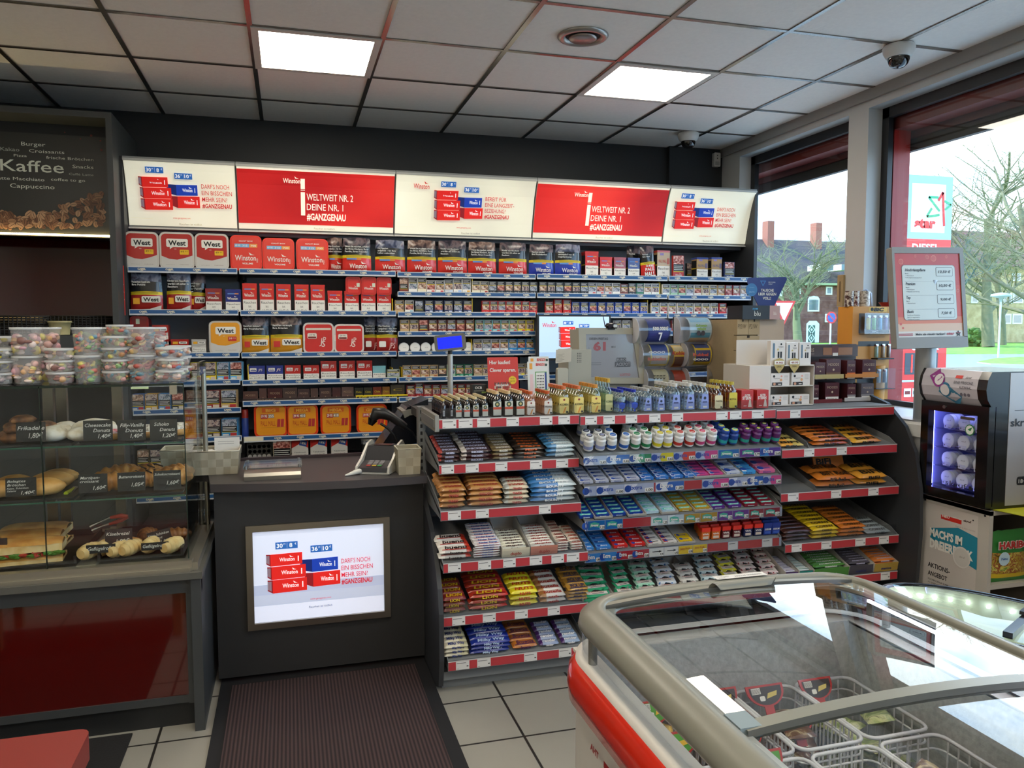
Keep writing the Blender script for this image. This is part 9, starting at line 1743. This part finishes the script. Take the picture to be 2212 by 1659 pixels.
t = thing('evergreen_shrub', 'small green shrub at the foot of the thick bare tree', 'shrub', (0, 0, 0))
p = aY(2102, 742, 52); f = MB()
for i in range(60): f.blob((p.x+R.gauss(0, .5), 52+R.gauss(0, .4), GZ+abs(R.gauss(.5, .5))), .3, .3, .25, P('#3d6a2e', .8, var=.2, bs=5), 6, 4, .2, smooth=False)
f.build('foliage', t)
# ---- street furniture
def pole_sign(name, label, px, pyt, pyb, Y, cat):
 p = aY(px, pyb, Y); zt = aY(px, pyt, Y).z; t = thing(name, label, cat, (p.x, Y, GZ))
 f = MB(); f.cyl((0, 0, 0), (0, 0, zt-GZ), .05, P('#b9bdbc', .4), n=8); f.build('pole', t); return t, zt-GZ
t, z = pole_sign('yield_sign', 'triangular white give way sign with red edge beyond the first window', 1690, 650, 742, 26, 'road sign')
f = MB(); f.M = FRONT(0, -.06, z-.45); s_ = .5
f.ext([(-s_, .45), (s_, .45), (0, -.5)], -.01, .005, RED, ms=RED); f.poly([(-s_+.13, .37), (s_-.13, .37), (0, -.33)], P('#f2f2f0', .4, e=.2), .008); f.build('sign_plate', t)
t, z = pole_sign('no_parking_sign', 'round blue no parking sign with red ring, on a thin pole', 1793, 686, 747, 40, 'road sign')
f = MB(); f.M = FRONT(0, -.06, z); f.cyl((0, 0, -.01), (0, 0, .004), .36, RED, n=24); f.disc(0, 0, .27, P('#2c55a8', .4), .006, 24); f.M = f.M @ Matrix.Rotation(-.78, 4, 'Z'); f.rect(-.3, -.035, .3, .035, RED, .008); f.build('sign_plate', t)
t, z = pole_sign('street_lamp', 'grey lamp post with a flat round head on the lawn', 2157, 640, 758, 33, 'street lamp')
f = MB(); f.lathe([(.05, -.3), (.1, -.1), (.5, 0), (.45, .12), (.05, .2)], P('#9fb0aa', .5), 16, (0, 0, z)); f.build('lamp_head', t)
# ---- fuel price pylon
Yp = 12.0; X1, X2 = 10.86, 11.97; ZT = 4.31
t = thing('price_pylon', 'tall red and white fuel price pylon with a star emblem', 'sign pylon', (0, 0, 0))
prm = P('#d8342b', .35); f = MB()
def prof(z0, z1, m):
 pts = [(X1, Yp), (X2, Yp), (X2, Yp+.34), (X1, Yp+.34)]+[(X1-.26*math.sin(a), Yp+.17-.17*math.cos(a)) for a in (2.6, 2.1, 1.57, 1.0, .5)]
 f.ext(pts, z0, z1, m)
prof(GZ, 3.15, prm); f.build('column', t); f = MB(); prof(3.15, ZT, P('#8fc2ce', .4)); f.build('head_box', t)
f = MB(); f.M = FRONT(0, Yp, 0)
f.rect(X1+.18, 3.27, X2-.16, 4.16, P('#e4e6e2', .4), .004)
f.text('star', X1+.50, 3.36, .17, RED, w=.48, bold=.06, d=.008)
g = P('#2f9a68', .4)
def stroke(pts, w, m, d=.009):
 for a, c in zip(pts, pts[1:]):
  a, c = Vector((*a, 0)), Vector((*c, 0)); n_ = (c-a).normalized().cross(Vector((0, 0, 1)))*w/2
  f.poly([(a-n_)[:2], (a+n_)[:2], (c+n_)[:2], (c-n_)[:2]][::-1], m, d)
sx, sz = X1+.66, 3.62
stroke([(sx+.12, sz+.30), (sx-.10, sz+.30), (sx+.16, sz+.05)], .045, g); stroke([(sx-.02, sz+.10), (sx-.13, sz-.06), (sx+.16, sz-.02)], .045, g); stroke([(sx+.26, sz+.24), (sx+.42, sz+.18), (sx+.28, sz+.08)], .04, g)
stroke([(sx+.12, sz+.24), (sx+.22, sz+.40), (sx+.24, sz+.1), (sx+.27, sz-.22)], .05, RED, .012)
f.text('DIESEL', (X1+X2)/2-.02, 2.93, .13, WHITE, w=.62, bold=.03, d=.006)
f.build('emblem_panel', t)
f = MB(); f.M = FRONT(0, Yp, 0)
for i, (a, z) in enumerate((('SUPER', 1.10), ('SUPER E10', 1.95))):
 f.text(a, X1+.62, z, .13, WHITE, w=.62, bold=.03, d=.006)
f.rect(X1+.16, .64, X2-.2, 1.04, P('#3b4148', .3), .005); led_ = P('#ff2a20', .5, e=3)
def seg(u, v, ch):
 for k_ in ch: f.rect(*{'v1': (u, v, u+.03, v+.16), 'v2': (u, v+.17, u+.03, v+.33), 'v3': (u+.14, v, u+.17, v+.16), 'v4': (u+.14, v+.17, u+.17, v+.33), 'h': (u, v+.15, u+.17, v+.18)}[k_], led_, .01)
seg(X1+.30, .68, ('v1', 'v2')); seg(X1+.42, .68, ('v2', 'h', 'v3', 'v4')); seg(X1+.66, .68, ('v1', 'v2', 'v3', 'v4'))
f.rect(X1-.0, .50, X2, .535, P('#bcd6dc', .4), .005)
for i in range(5): f.rect(X1+.16+i*.19, .22, X1+.32+i*.19, .38, WHITE, .006); f.rect(X1+.18+i*.19, .27, X1+.30+i*.19, .33, (P('#7a2a22'), P('#3e3e42'))[i % 2], .008)
f.rect(X1-.1, -.02, X2+.0, .03, P('#8fc0cc', .4), .006)
f.build('price_display', t)
